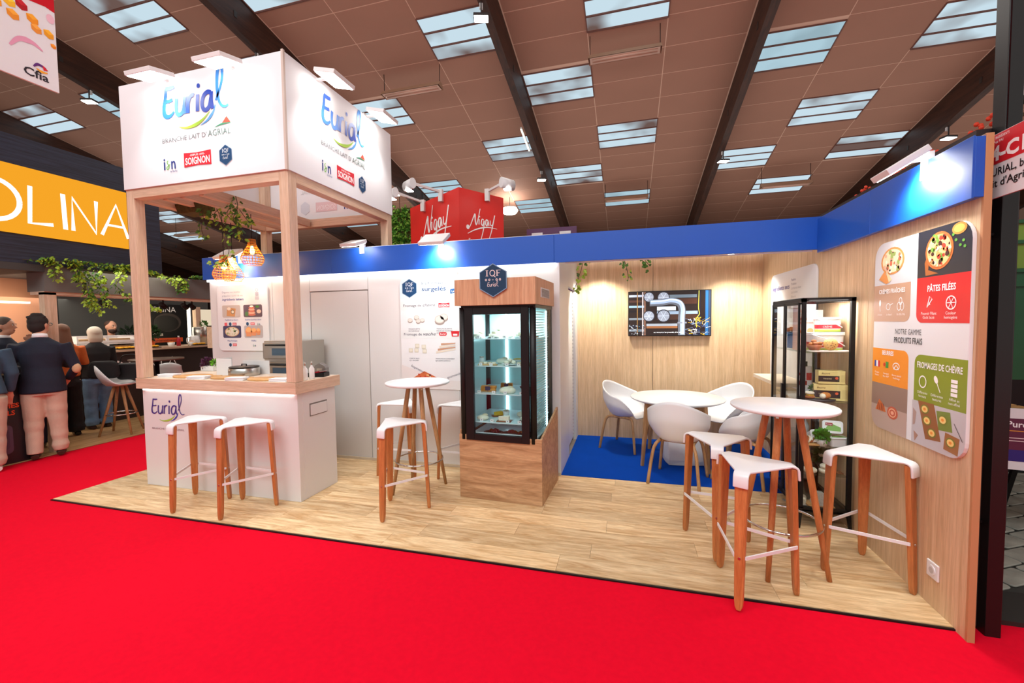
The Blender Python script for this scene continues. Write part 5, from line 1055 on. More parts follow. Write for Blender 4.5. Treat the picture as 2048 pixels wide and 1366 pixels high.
for i, x in enumerate((-2.872, -2.862)):
    t = thing('spray_bottle', 'white squeeze bottle right of the corner post, %s one' % ('front', 'rear')[i], 'bottle', (x+.01, 3.24+.075*i, TZ)); MB().lathe([(0, 0), (.022, 0), (.024, .01), (.024, .10), (.010, .12), (.010, .135), (0, .135)], 16).build('bottle', porc, t); MB().lathe([(.012, .135), (.006, .165), (0, .166)], 12).build('nozzle', steel, t)
t = thing('utensil_tray', 'black tray with red handled utensils at the right end of the counter', 'tray', (-2.93, 3.50, TZ), .2); MB().box(-.075, .075, -.055, .055, 0, .006).box(-.08, -.074, -.055, .055, 0, .04).box(.074, .08, -.055, .055, 0, .04).box(-.075, .075, -.061, -.055, 0, .04).box(-.075, .075, .055, .061, 0, .04).build('tray', black, t)
for i in range(3): MB().bar((-.07, -.03+.03*i, .03), (.02+.02*i, -.02+.02*i, .05), .012, .01).build('red_handle', redp, t); 
for i in range(2): MB().bar((.02+.02*i, -.02+.02*i, .05), (.075, .0+.02*i, .055), .006, .006).build('utensil', steel, t)
t = thing('box_grater', 'silver toaster with domed top behind the utensil tray', 'toaster', (-2.98, 3.60, TZ), .1); MB().prism([(-.065, 0), (.065, 0), (.065, .075), (.05, .10), (0, .125), (-.05, .10), (-.065, .075)], -.03, .03, lambda x, z, y: (x, y, z)).build('shell', mat('dull_steel', (140, 136, 132), .35, .8), t, bevel=.003); MB().box(-.03, .03, -.032, -.03, .02, .07).build('front_plate', steel, t)
# ================================================================ RATTAN PENDANTS
rat = mat('rattan', (216, 146, 58), .6, var=.2, vscale=40)
def pendant(x, y, ztop, label, ceil_z):
    t = thing('rattan_pendant', label, 'pendant lamp', (x, y, ztop), 0, 'woven rattan pendant lamps')
    prof = [(.036, 0), (.038, -.04), (.052, -.08), (.082, -.13), (.108, -.18), (.117, -.215), (.108, -.25), (.088, -.28)]
    rib = MB()
    for k in range(24):
        a = 2*PI*k/24; rib.tube([(r*math.cos(a), r*math.sin(a), z) for r, z in prof], .0022, 4)
    rib.build('rattan_rib', rat, t, kind='stuff')
    def rad(z):
        for (r0, z0), (r1, z1) in zip(prof, prof[1:]):
            if z1 <= z <= z0: return r0+(r1-r0)*(z0-z)/(z0-z1)
        return prof[-1][0]
    for z in (0, -.012, -.024, -.036, -.06, -.075, -.105, -.135, -.165, -.195, -.225, -.255, -.28):
        r = rad(z)+.002; MB().tube([(r*math.cos(2*PI*i/28), r*math.sin(2*PI*i/28), z) for i in range(28)], .0035, 5, True).build('rattan_hoop', rat, t)
    MB().cyl((0, 0, 0), (0, 0, -.07), .018, n=12).build('lamp_holder', black, t)
    MB().lathe([(0, -.165), (.02, -.155), (.028, -.13), (.02, -.10), (.013, -.07)], 14).build('bulb', emis('warm_bulb', (255, 190, 90), 26), t)
    MB().cyl((0, 0, 0), (0, 0, ceil_z-ztop), .004, n=6).build('cord', black, t)
    l = bpy.data.lights.new('pendant_glow', 'POINT'); l.energy = 2.2; l.color = (1, .62, .24); l.shadow_soft_size = .03
    o = bpy.data.objects.new('pendant_glow', l); COL.objects.link(o); o.location = (x, y, ztop-.19)
pendant(-4.10, 3.90, 2.565, 'woven rattan pendant, the right and highest of the three', 2.85)
pendant(-4.47, 3.86, 2.40, 'woven rattan pendant, lower left front one of the three', 2.85)
pendant(-4.64, 4.12, 2.42, 'woven rattan pendant partly hidden behind the lower left one', 2.85)
# ================================================================ IVY
ivy = mat('ivy_green', (66, 112, 34), .5, var=.4, vscale=12); ivyl = mat('ivy_light', (150, 180, 50), .5, var=.3, vscale=12); stemm = mat('ivy_stem', (70, 60, 34), .7)
LF = [(0, 0), (.32, .12), (.5, .42), (.27, .5), (.3, .85), (0, 1.05), (-.3, .85), (-.27, .5), (-.5, .42), (-.32, .12)]
def leaf(mb, p, d, nrm, s):
    d = Vector(d).normalized(); w = d.cross(Vector(nrm)).normalized(); nn = w.cross(d)
    mb.add([p+w*a*s+d*b*s+nn*(abs(a)*.25*s) for a, b in LF], [(0, 1, 2, 3, 4, 5), (0, 5, 6, 7, 8, 9)])
def vines(name, label, paths, per, s, parent=None, seed=1, cat='plant', light=.35, loc=None):
    rd = random.Random(seed); t = parent or thing(name, label, cat, loc or (0, 0, 0)); st_ = MB(); a = MB(); b = MB(); O = Vector(t.location)
    for P_ in paths:
        pts = spline([Vector(p)-O for p in P_], 6); st_.tube(pts, .0035, 4); n = int(per*len(P_))
        for i in range(n):
            u = (i+rd.random()*.6)/n*(len(pts)-1); k = min(int(u), len(pts)-2); p = pts[k].lerp(pts[k+1], u-k)
            off = Vector((rd.uniform(-1, 1), rd.uniform(-1, 1), rd.uniform(-.6, .3))).normalized()
            q = p+off*s*rd.uniform(.3, 1.1); ss = s*rd.uniform(.55, 1.15)
            leaf(b if rd.random() < light*(.4+1.2*i/n) else a, q, Vector((off.x, off.y, -.8)), Vector((rd.uniform(-.6, .6), -1, rd.uniform(0, .8))), ss)
    st_.build('stem', stemm, t)
    if a.f: a.build('dark_leaves', ivy, t, kind='stuff')
    if b.f: b.build('light_leaves', ivyl, t, kind='stuff')
    return t
t = thing('hanging_planter', 'square moss planter under the left tower beam', 'planter', (-4.48, 3.55, 2.79)); MB().prism([(-.12, -.09), (.12, -.09), (.12, .09), (-.12, .09)], 0, .10, lambda x, y, z: (x*(1+z*2), y*(1+z*2), z)).build('pot', mat('moss', (74, 66, 24), .9, var=.4, vscale=30), t, bevel=.01)
vines('hanging_ivy', 'ivy strand trailing from the tower slats, leftmost one', [[(-4.32, 3.50, 2.84), (-4.30, 3.50, 2.74), (-4.33, 3.5, 2.62), (-4.29, 3.5, 2.50)]], 7, .045, seed=2)
vines('hanging_ivy', 'long ivy strand trailing from the tower slats, middle one, curling at its foot', [[(-4.14, 3.52, 2.82), (-4.08, 3.5, 2.74), (-4.04, 3.5, 2.62), (-4.0, 3.5, 2.5), (-3.98, 3.5, 2.36), (-4.05, 3.5, 2.27), (-4.16, 3.5, 2.24), (-4.2, 3.5, 2.28)], [(-4.10, 3.52, 2.82), (-4.16, 3.5, 2.74), (-4.06, 3.5, 2.60)]], 5.5, .042, seed=3, light=.5)
vines('hanging_ivy', 'full ivy strand trailing from the tower slats, right one', [[(-3.86, 3.5, 2.92), (-3.82, 3.48, 2.80), (-3.88, 3.48, 2.68), (-3.82, 3.5, 2.56), (-3.80, 3.5, 2.48)], [(-3.9, 3.5, 2.84), (-3.96, 3.48, 2.74), (-3.86, 3.5, 2.62), (-3.88, 3.5, 2.50)], [(-3.82, 3.5, 2.78), (-3.72, 3.5, 2.66), (-3.68, 3.5, 2.64)]], 7, .046, seed=4, light=.4)
vines('hanging_ivy', 'bright ivy strand hanging at the left side of the nook', [[(-.56, 5.2, 2.46), (-.52, 5.2, 2.3), (-.56, 5.2, 2.14), (-.62, 5.2, 1.98)], [(-.5, 5.2, 2.42), (-.46, 5.2, 2.34)]], 8, .05, seed=5, light=.8)
vines('hanging_ivy', 'ivy strand hanging in the nook, middle one', [[(-.12, 5.1, 2.46), (-.04, 5.1, 2.32), (0.0, 5.1, 2.18), (.02, 5.1, 2.08)], [(-.2, 5.1, 2.44), (-.1, 5.1, 2.38)]], 7, .045, seed=6)
vines('hanging_ivy', 'dark ivy strand hanging in the nook, right one', [[(.08, 5.0, 2.46), (.14, 5.0, 2.36), (.2, 5.0, 2.26), (.25, 5.0, 2.20)], [(.06, 5.0, 2.46), (.0, 5.0, 2.42)]], 8, .045, seed=7, light=.05)
# ================================================================ RED SIGN TOWER BEHIND
redf = mat('red_fascia', (226, 40, 32), .45)
nb_ = thing('red_sign_box', 'red sign box with white handwritten brand behind the stand', 'sign', (0, 0, 0))
A_, B_, C_ = Vector((-2.59, 6.4, 0)), Vector((-3.94, 7.3, 0)), Vector((-2.08, 7.19, 0)); D_ = B_+C_-A_
def slab(p, q, z0, z1, th, m, name, par):
    d = (q-p).normalized(); n_ = Vector((d.y, -d.x, 0)); mb = MB(); a = [p, q, q-n_*th, p-n_*th]
    mb.add([(v.x, v.y, z0) for v in a]+[(v.x, v.y, z1) for v in a], [(3, 2, 1, 0), (4, 5, 6, 7), (0, 1, 5, 4), (1, 2, 6, 5), (2, 3, 7, 6), (3, 0, 4, 7)]); return mb.build(name, m, par)
slab(B_, A_, 2.4, 3.755, .04, redf, 'red_panel', nb_); slab(A_, C_, 2.4, 3.755, .04, redf, 'red_panel', nb_); slab(C_, D_, 2.4, 3.755, .04, redf, 'red_panel', nb_)
MB().box(-3.3, -2.7, 7.2, 7.8, 0, 2.4).build('support_block', whitem, nb_)
def nigay(P, x, y, s, ly=1):
    w_ = (252, 250, 248); T = lambda pts: [(x+a*s, y+b*s) for a, b in pts]; ww = .085*s
    P.ell(x+.02*s, y+.12*s, .13*s, .15*s, w_, ly); P.stroke(T([(.1, .05), (.25, .3), (.55, .95), (.62, 1.0), (.62, .7), (.70, .35), (.85, .7), (1.05, 1.45)]), [ww*.5, ww*1.3, ww*.6], w_, ly)
    P.stroke(T([(.95, .75), (.93, .4)]), ww, w_, ly); P.ell(x+1.0*s, y+.92*s, .04*s, .05*s, w_, ly)
    P.stroke(T([(1.35, .75), (1.2, .78), (1.12, .5), (1.25, .38), (1.38, .7), (1.30, .1), (1.0, -.75), (.85, -.6)]), [ww*.6, ww*1.2, ww*.4], w_, ly)
    P.stroke(T([(1.72, .75), (1.55, .78), (1.5, .5), (1.62, .42), (1.72, .72), (1.78, .42)]), ww, w_, ly); P.stroke(T([(1.9, .8), (1.92, .5), (2.1, .55), (2.3, 1.2)]), ww*.8, w_, ly); P.stroke(T([(2.3, 1.2), (2.0, .1), (1.7, -.65)]), [ww, ww*.9, ww*.4], w_, ly)
    P.stroke(T([(.0, -.3), (.7, .05), (1.6, .3), (2.5, .3)]), [ww*.4, ww*1.1, ww*.3], w_, ly)
U1 = (A_-B_).normalized(); U2 = (C_-A_).normalized()
P = Print(); nigay(P, .40, .66, .40); P.build('brand_script', nb_, B_+ZU*2.4, U1, ZU, .004); P = Print(); P.txt("l'esprit des caramels", .42, .28, .07, (250, 248, 246), 1, w=.95, bold=.02); P.build('tagline', nb_, B_+ZU*2.4, U1, ZU, .004)
P = Print(); nigay(P, .16, .72, .25); P.build('brand_script', nb_, A_+ZU*2.4, U2, ZU, .004); P = Print(); P.txt("l'esprit des caramels", .18, .52, .05, (250, 248, 246), 1, w=.68, bold=.02); P.build('tagline', nb_, A_+ZU*2.4, U2, ZU, .004)
def arm_spot(p, base, label):
    t = thing('arm_spotlight', label, 'spotlight', tuple(base)); b = Vector(base); v = Vector(p)-b
    MB().box(-.035, .035, -.035, .035, -.14, .06).build('bracket', whitem, t); MB().bar((0, 0, .02), v, .035, .035).build('arm', whitem, t); d = v.cross(ZU).normalized()
    MB().tube([v-d*.13-ZU*.05, v+d*.13-ZU*.05], [(.055, .085)]*2, 10).build('lamp_head', plast, t); MB().box(-.05, .05, -.05, .05, -.145, -.135).build('lamp_face', lampon, t, tuple(v))
    dd = (b-Vector(p)+Vector((0, 0, -.75))); spot('sign_beam', Vector(p)+Vector((0, 0, -.1)), dd, 85, 70, (1, .98, .95), .05, .7)
n1 = Vector((U1.y, -U1.x, 0)); n2 = Vector((U2.y, -U2.x, 0))
arm_spot(B_+U1*.55+n1*.62+ZU*3.83, B_+U1*.55+n1*.04+ZU*3.72, 'white arm spotlight on the red sign, leftmost of three')
arm_spot(B_+U1*1.15+n1*.62+ZU*3.83, B_+U1*1.15+n1*.04+ZU*3.76, 'white arm spotlight on the red sign, middle one')
arm_spot(A_+U2*.55+n2*.55+ZU*3.83, A_+U2*.55+n2*.04+ZU*3.76, 'white arm spotlight on the red sign, right one')
t = thing('plant_wall', 'upright panel of artificial green foliage left of the red sign', 'plant', (-4.35, 7.6, 0)); MB().box(-.3, .3, -.03, .03, 0, 3.85).build('backing', mat('moss', (74, 66, 24), .9), t)
rd = random.Random(21); a = MB(); b = MB()
for i in range(1500):
    x, z = rd.uniform(-.32, .32), 2.5+rd.uniform(0, 1.42)-(.12 if i % 5 else 0); d = Vector((rd.gauss(0, 1), -1, rd.gauss(0, 1))).normalized(); p = Vector((x, -.03, z)); w = d.cross(Vector((rd.random(), rd.random(), 1))).normalized()*.022
    (a if i % 2 else b).add([p, p+d*.05+w, p+d*.10, p+d*.05-w], [(0, 1, 2, 3)])
a.build('dark_leaves', mat('wall_green', (74, 140, 46), .6), t, kind='stuff'); b.build('light_leaves', mat('wall_lime', (150, 196, 80), .6), t, kind='stuff')
t = thing('purple_sign', 'small purple booth sign with two white tags peeping over the fascia', 'sign', (0, 0, 0)); MB().box(-1.95, -.95, 8.4, 8.45, 1.5, 3.45).build('sign_panel', mat('purple', (86, 30, 84), .5), t)
for x in (-1.84, -1.28): MB().box(x, x+.22, 8.37, 8.395, 3.12, 3.36).build('white_tag', plast, t)
def pole_lamp(x, y, z, label, k=1):
    t = thing('pole_floodlight', label, 'floodlight', (x, y, z)); MB().lathe([(0, -.06*k), (.09*k, -.05*k), (.12*k, 0), (.10*k, .05*k), (0, .07*k)], 16, sx=1.2).build('lamp_head', lampon, t); MB().cyl((0, 0, .05), (0, 0, ZC(y)-z-.02), .010, n=6).build('drop_rod', shell, t)
pole_lamp(-4.37, 16, 5.88, 'dazzling round lamp just right of the red sign', 2.2)
pole_lamp(-8.55, 15, 4.55, 'distant hanging lamp seen between the tower posts, left one'); pole_lamp(-7.55, 15, 4.50, 'distant hanging lamp seen between the tower posts, right one'); pole_lamp(-15.5, 15, 4.4, 'distant hanging lamp seen through the tower by the ivy loop')
o = bx('distant_booth', whitem, -8.5, -7.6, 15.2, 15.25, 2, 4.45); tag(o, 'distant white booth panel just above the fascia between the tower posts', 'panel')
# ================================================================ RIGHT NEIGHBOUR
maroon = mat('black_maroon', (38, 22, 22), .5)
nr = thing('dark_partition', 'tall black partition end beside the oak right wall', 'partition', (0, 0, 0))
MB().box(1.675, 1.74, 2.68, 6.0, -.03, 2.52).build('panel', maroon, nr); MB().box(1.735, 1.80, 2.60, 2.68, -.03, 5.2).build('post', mat('post_black', (16, 15, 16), .35), nr, bevel=.004)
MB().box(1.7, 1.74, 2.655, 2.663, 0, 1.99).build('inner_strip', mat('strip', (70, 58, 52), .5), nr)
for z in (.55, 1.99): MB().box(1.69, 1.745, 2.64, 2.665, z, z+.012).build('joint', black, nr)
t = thing('white_overhead_panel', 'plain off-white overhead panel at the upper right corner', 'panel', (0, 0, 0)); MB().box(1.835, 2.6, 2.68, 2.72, 2.66, 4.2).build('panel', whitem, t); MB().box(1.83, 2.6, 2.675, 2.725, 2.635, 2.66).build('frame', black, t)
gs = thing('stand_number_sign', 'hanging red and white stand sign reading 4-C19 EURIAL, cut by the frame', 'sign', (0, 0, 0))
MB().box(1.702, 1.712, 2.03, 2.64, 2.16, 2.462).build('sign_board', plast, gs)
for yy in (2.2, 2.55): MB().cyl((1.707, yy, 2.462), (1.707, yy, ZC(yy)), .003, n=5).build('wire', black, gs)
P = Print(); P.rect(0, .160, .61, .300, (206, 34, 46), 1); P.txt('INGRÉDIENTS', .04, .278, .012, E_, 2, w=.075); P.txt('et PAI', .04, .258, .012, E_, 2); P.build('red_header', gs, (1.7015, 2.64, 2.16), -YF, ZU, .0006)
P = Print(); P.txt('4', .014, .256, .03, E_, 2, bold=.02); P.txt('4-C19', .016, .178, .062, E_, 2, w=.25, bold=.04); P.build('stand_number', gs, (1.7015, 2.64, 2.16), -YF, ZU, .0006)
P = Print(); P.txt('EURIAL, branche', .004, .105, .034, (30, 30, 32), 2, w=.32, bold=.015); P.txt("lait d'Agrial", -.002, .052, .034, (30, 30, 32), 2, w=.235, bold=.015); P.v = [(max(a, .001), b_, c_) for a, b_, c_ in P.v]; P.build('exhibitor_name', gs, (1.7015, 2.64, 2.16), -YF, ZU, .0006)
t = thing('green_booth', 'dark green panelled booth wall at the right edge', 'wall panel', (0, 0, 0)); gm = mat('deep_green_paint', (18, 92, 52), .4, var=.15, vscale=2); gm2 = mat('lime_paint', (120, 160, 50), .4)
MB().box(2.9, 4.6, 5.4, 5.46, .95, 2.02).build('panel', gm, t); MB().box(2.9, 4.6, 5.4, 5.46, 2.06, 2.5).build('header', gm2, t)
for z in (2.02, 2.3, 2.5, 1.88): MB().box(2.9, 4.6, 5.37, 5.40, z, z+.035).build('moulding', gm, t)
MB().box(2.9, 4.6, 5.4, 5.5, 0, .95).build('base', black, t)
# grey stone-look tiles, laid skew
til = thing('stone_paving', 'grey stone-look tiles of the neighbouring booth at the right edge', 'paving', (0, 0, 0)); MB().box(1.80, 4.6, 2.9, 6.2, -.05, -.008).build('bedding', mat('joint_dark', (44, 44, 40), .9), til)
tm = mat('stone_tile', (142, 142, 132), .6, bump=.5, bscale=20, var=.25, vscale=6); tl = None; rz_ = .5; c_, s_ = math.cos(rz_), math.sin(rz_)
for i in range(-8, 16):
    for j in range(-6, 14):
        u, v = i*.265+(j % 2)*.13, j*.15; x, y = 2.0+u*c_-v*s_, 2.9+u*s_+v*c_
        if 1.95 < x < 4.45 and 3.05 < y < 6.05:
            if tl is None: tl = MB().prism(rrect(-.125, -.068, .125, .068, .02, 2), -.009, .004).build('tile', tm, til, (x, y, 0), (0, 0, rz_), bevel=.004, seg=1)
            else: inst(tl, (x, y, .002*((i*j) % 3)), (0, 0, rz_), til)
o = bx('booth_step', mat('step_black', (34, 34, 32), .5), 1.83, 3.0, 2.72, 3.02, -.03, .012); tag(o, 'black raised edge in front of the stone-look tiles', 'step')
t = thing('leaflet_stand', 'black easel with purple and white flyer headed Mask', 'stand', (2.62, 3.75, 0), -.2)
MB().bar((-.12, .05, 0), (-.06, 0, 1.15), .03, .03).bar((.42, .05, 0), (.36, 0, 1.15), .03, .03).build('easel_leg', black, t); MB().bar((.15, .5, 0), (.15, .05, 1.1), .03, .03).build('rear_leg', black, t)
MB().box(-.08, .5, -.03, -.015, .52, .95).build('flyer_board', plast, t); P = Print(); P.rect(0, .1, .58, .36, (92, 40, 66), 1); P.txt('PureMask', .03, .30, .04, E_, 2, w=.22, bold=.02); P.rect(.03, .27, .5, .276, (220, 150, 60), 2); P.rect(.03, .06, .14, .14, (30, 40, 120), 2); P.rect(.15, .05, .5, .14, (230, 180, 40), 3); P.rect(.03, .22, .4, .226, (220, 200, 200), 2); P.rect(.03, .2, .36, .206, (220, 200, 200), 2); P.build('printed_flyer', t, (-.08, -.0305, .52), XR, ZU)
t = thing('black_stool', 'black-framed stool with a slatted wooden seat at the right edge', 'stool', (3.05, 4.6, 0)); [MB().bar((a, b, .0), (a*.8, b*.8, .78), .035, .035).build('leg', black, t) for a in (-.2, .2) for b in (-.2, .2)]; MB().box(-.22, .22, -.22, .22, .78, .80).build('seat_frame', black, t)
for i in range(5): MB().box(-.21, .21, -.20+.085*i, -.14+.085*i, .80, .82).build('slat', board, t)
# red bead string of lamps over the right fascia
t = thing('flower_garland', 'small red and orange flowers showing behind the right blue fascia', 'garland', (0, 0, 0)); mb = MB(); rd = random.Random(9)
for i in range(60): mb.ell((2.6+rd.uniform(-.04, .04), 3.95+(i//15)*.55+(i%15)*.018, 2.98+.06*math.sin(i*.7)+rd.uniform(-.05, .05)), .018, .018, .018, 6, 4)
mb.build('blossom', mat('blossom', (226, 70, 40), .6), t, kind='stuff'); MB().cyl((2.6, 3.75, 2.96), (2.6, 6, 2.96), .012, n=6).build('garland_wire', stemm, t)
o = bx('garland_wall', mat('dark_wall', (60, 50, 50), .7), 2.62, 2.7, 3.9, 6.2, 0, 2.93); tag(o, 'dark booth wall behind the right fascia carrying the flowers', 'wall panel')
# ================================================================ HANGING FAIR SIGN, TOP LEFT
t = thing('hanging_fair_sign', 'hanging white fair sign with fruit cubes and Cfia lettering, cut by the top left corner', 'sign', (0, 0, 0))
MB().box(-3.815, -3.80, 1.2, 2.09, 3.225, 4.35).build('sign_board', plast, t)
for yy in (1.35, 1.95): MB().cyl((-3.807, yy, 4.35), (-3.807, yy, ZC(yy)), .003, n=5).build('wire', black, t)
P = Print(); w_, h_ = .89, 1.125; ox = 1.2
P.poly([(.5, h_), (w_, h_), (w_, .535), (.84, .545), (.75, .53), (.68, .56)], (198, 16, 36), 1)
for x, y, c, k in ((.664, .456, (246, 190, 50), 1), (.678, .385, (236, 150, 50), 1), (.722, .473, (176, 30, 40), 1), (.772, .416, (240, 150, 40), 1), (.789, .364, (236, 150, 60), .9), (.852, .368, (236, 160, 40), .9), (.873, .302, (236, 140, 40), .5), (.60, .42, (240, 160, 50), 1), (.55, .35, (240, 160, 50), 1)):
    q = lambda a, b: (min(x+a*.62*k, w_-.002), y+b*.62*k)
    P.poly([q(-.05, .035), q(0, .055), q(.045, .02), q(.045, -.03), q(0, -.05), q(-.045, -.02)], c, 2); P.poly([q(-.05, .035), q(0, .055), q(.045, .02), q(.0, .0)], tuple(min(255, int(v*1.12)+10) for v in c), 3)
P.stroke([(.654, .185), (.70, .25), (.765, .262), (.815, .235)], [.012, .036, .006], (226, 160, 186), 2); P.ell(.865, .48, .022, .03, (236, 190, 204), 2); P.ell(.70, .55, .012, .01, (236, 190, 204), 2)
P.build('printed_graphic', t, (-3.7995, ox, 3.225), YF, ZU, .0006)
P = Print(); P.txt('Cfia', .712, .040, .050, (44, 40, 48), 2, w=.125, bold=.02); P.build('fair_lettering', t, (-3.7995, ox, 3.225), YF, ZU, .0006)
P = Print(); P.stroke([(.762, .110), (.785, .135), (.825, .128)], [.007, .018, .008], (96, 44, 120), 3); P.stroke([(.775, .105), (.80, .095), (.832, .100)], [.005, .016, .006], (246, 170, 40), 3); P.poly([(.808, .142), (.836, .118), (.812, .108)], (214, 30, 50), 4); P.build('fair_logo', t, (-3.7995, ox, 3.225), YF, ZU, .0006)
# ================================================================ LEFT NEIGHBOUR BOOTH (across the red aisle)
navy = mat('navy_wood', (30, 36, 54), .5, bump=.6, bscale=12)
navyw = wood('navy_brushed', (42, 50, 72), (20, 24, 38), 'Y', 30, 2.2, .5, .05)
XB = -7.05
sb = thing('neighbour_sign_box', 'huge navy sign box with a glowing orange band reading OLINA', 'sign', (0, 0, 0))
MB().box(XB-2.3, XB, 1.0, 5.02, 2.385, 3.90).build('sign_body', navyw, sb)
MB().box(XB, XB+.025, 1.0, 4.56, 2.735, 3.545).build('orange_lightbox', emis('orange_lightbox', (250, 168, 40), .98), sb)
P = Print(); wc = (255, 255, 255)
for z0 in (0,):
    P.ring(2.19, .30, .23, .05, wc, 1, 28, ry=.235)
    P.stroke([(2.52, .53), (2.50, .08), (2.72, .10)], .045, wc, 1, sm=False); P.stroke([(2.83, .52), (2.84, .07)], .05, wc, 1, sm=False)
    P.stroke([(2.92, .07), (2.925, .5), (3.17, .08), (3.185, .52)], .045, wc, 1, sm=False); P.stroke([(3.235, .08), (3.42, .53), (3.555, .08)], .042, wc, 1, sm=False); P.stroke([(3.29, .23), (3.50, .23)], .03, wc, 1, sm=False)
P.build('lightbox_lettering', sb, (XB+.026, 1.0, 2.80), YF, ZU, .002, inkmat('lit_white_ink', .9))
bs = thing('neighbour_booth', 'dark serving booth with pale wood frame under the navy sign box', 'booth', (0, 0, 0))
MB().box(XB-.35, XB-.02, 3.62, 6.6, 2.06, 2.384).build('grey_header', mat('header_grey', (108, 107, 103), .7), bs)
MB().box(XB-2.3, XB, 1.0, 3.62, 2.30, 2.384).build('soffit', dark, bs)
MB().box(XB-.30, XB-.04, 3.62, 6.62, 2.02, 2.06).build('wood_rail', oaky, bs)
MB().box(XB-.14, XB-.04, 3.62, 3.74, 0, 2.05).build('post', oakpost, bs); MB().box(XB-.14, XB-.04, 5.95, 6.0, 1.2, 2.03).build('red_post', mat('copper_edge', (170, 70, 40), .5), bs)
MB().box(XB-.14, XB-.04, 6.0, 6.9, 0, 2.05).build('end_panel', oakpost, bs)
MB().box(XB-2.6, XB-2.52, 5.0, 7.8, 0, 2.5).build('backdrop', mat('backdrop', (70, 72, 70), .7), bs); MB().box(XB-2.6, XB-2.52, .6, 5.0, 0, 2.5).build('bright_kitchen', mat('kitchen', (196, 140, 108), .7), bs)
MB().box(XB-2.3, XB-2.25, 4.72, 4.92, 0, 2.3).build('dark_pillar', black, bs)
for y in (3.6, 4.22): MB().box(XB-2.45, XB-2.38, y, y+.42, 2.0, 2.03).build('tube_light', emis('tube_on', (255, 240, 205), 4), bs)
# serving counter
sc = thing('serving_counter', 'black serving counter with white OLINA lettering and pale wood top', 'counter', (0, 0, 0))
MB().box(-9.1, -8.40, 4.3, 7.2, 0, 1.17).build('counter_body', mat('counter_brown', (52, 40, 38), .5), sc); MB().box(-9.15, -8.34, 4.25, 7.25, 1.17, 1.205).build('counter_top', oaky, sc)
P = Print(); P.ring(.95, .17, .14, .03, wc, 1, 24, ry=.15); P.stroke([(1.16, .32), (1.16, .02), (1.32, .02)], .028, wc, 1, sm=False); P.stroke([(1.40, .32), (1.40, .02)], .028, wc, 1, sm=False)
P.stroke([(1.48, .02), (1.48, .32), (1.68, .02), (1.68, .32)], .026, wc, 1, sm=False); P.stroke([(1.74, .02), (1.88, .33), (2.02, .02)], .026, wc, 1, sm=False); P.stroke([(1.80, .12), (1.96, .12)], .02, wc, 1, sm=False)
P.build('lettering', sc, (-8.398, 4.2, .69), YF, ZU, .002)
# booth floor of oak planks
bf = bx('floor', mat('sublayer', (60, 50, 42), .8), -9.9, -7.0, .5, 8, -.06, -.008); tag(bf, 'oak plank floor of the neighbouring booth across the aisle', 'floor', kind='structure')
oakfl2 = wood('oak_plank_y', (206, 170, 118), (166, 124, 78), 'Y', 9, 2.2, .45, .16, .6); pk = None
for i in range(14):
    for j in range(5):
        x, y = -9.8+.2*i+.1, 1.0+1.4*j+.7-(i % 3)*.4
        if pk is None: pk = MB().box(-.0985, .0985, -.699, .699, -.008, 0).build('plank', oakfl2, bf, (x, y, 0))
        else: inst(pk, (x, y, 0), parent=bf)
# poster and small things
t = thing('bread_poster', 'black poster with orange brush stroke behind the serving counter', 'poster', (0, 0, 0)); MB().box(-9.50, -9.47, 6.35, 7.25, .9, 2.06).build('poster_board', black, t)
P = Print(); P.txt('OLINA', .15, 1.0, .11, (236, 236, 236), 1); P.ell(.45, .78, .28, .2, (60, 52, 48), 1); P.ell(.42, .76, .26, .17, (20, 18, 18), 2); P.txt('Pains', .14, .50, .07, (236, 226, 210), 2, bold=.02); P.rect(.1, .36, .75, .45, (226, 84, 30), 1); P.txt('Aromatiques', .14, .38, .05, (60, 20, 10), 2, w=.5); P.ell(.08, .16, .14, .14, (226, 130, 110), 1); P.ell(.12, .06, .1, .08, (226, 110, 40), 2)
P.build('printed_graphic', t, (-9.468, 6.35, .9), YF, ZU, .002)
t = thing('glowing_case', 'small lit glass case at the end of the serving booth', 'case', (0, 0, 0)); MB().box(-8.9, -8.8, 6.9, 7.0, 1.22, 2.0).build('wood_post', oakpost, t); MB().box(-8.9, -8.86, 7.0, 7.3, 1.22, 1.95).build('lit_panel', emis('lit_panel', (240, 220, 190), .9), t); MB().box(-8.92, -8.90, 6.8, 6.86, 1.22, 1.98).build('light_tube', emis('tube_on', (255, 240, 205), 4), t)
def small(name, label, cat, loc, fn):
    t = thing(name, label, cat, loc); fn(t); return t
CT = 1.206
small('plant_pot', 'orange pot with a dark plant on the serving counter', 'plant', (-8.75, 5.95, CT), lambda t: (MB().lathe([(0, 0), (.06, 0), (.08, .13), (.07, .13), (0, .11)], 18).build('pot', mat('orange_pot', (232, 96, 30), .5), t), leafball('foliage', mat('deep_green', (40, 76, 34), .6), t, (0, 0, .27), .13, 260, .07, 31)))
small('plant_pot', 'dark foliage plant left of the orange pot', 'plant', (-8.95, 5.75, CT), lambda t: (MB().lathe([(0, 0), (.06, 0), (.07, .1), (0, .1)], 16).build('pot', slate, t), leafball('foliage', mat('dim_green', (30, 52, 28), .7), t, (0, 0, .25), .14, 240, .07, 33)))
for i, (y, w) in enumerate(((6.15, 'right of the orange pot'), (6.55, 'beside the red bottle'), (7.12, 'at the far right end'))):
    small('white_bowl', 'white tub of sauces '+w, 'bowl', (-8.5, y, CT), lambda t: (MB().lathe([(0, 0), (.045, 0), (.06, .08), (.055, .08), (0, .04)], 18).build('bowl', porc, t), MB().ell((0, 0, .075), .05, .05, .02, 12, 6).build('contents', orange, t)))
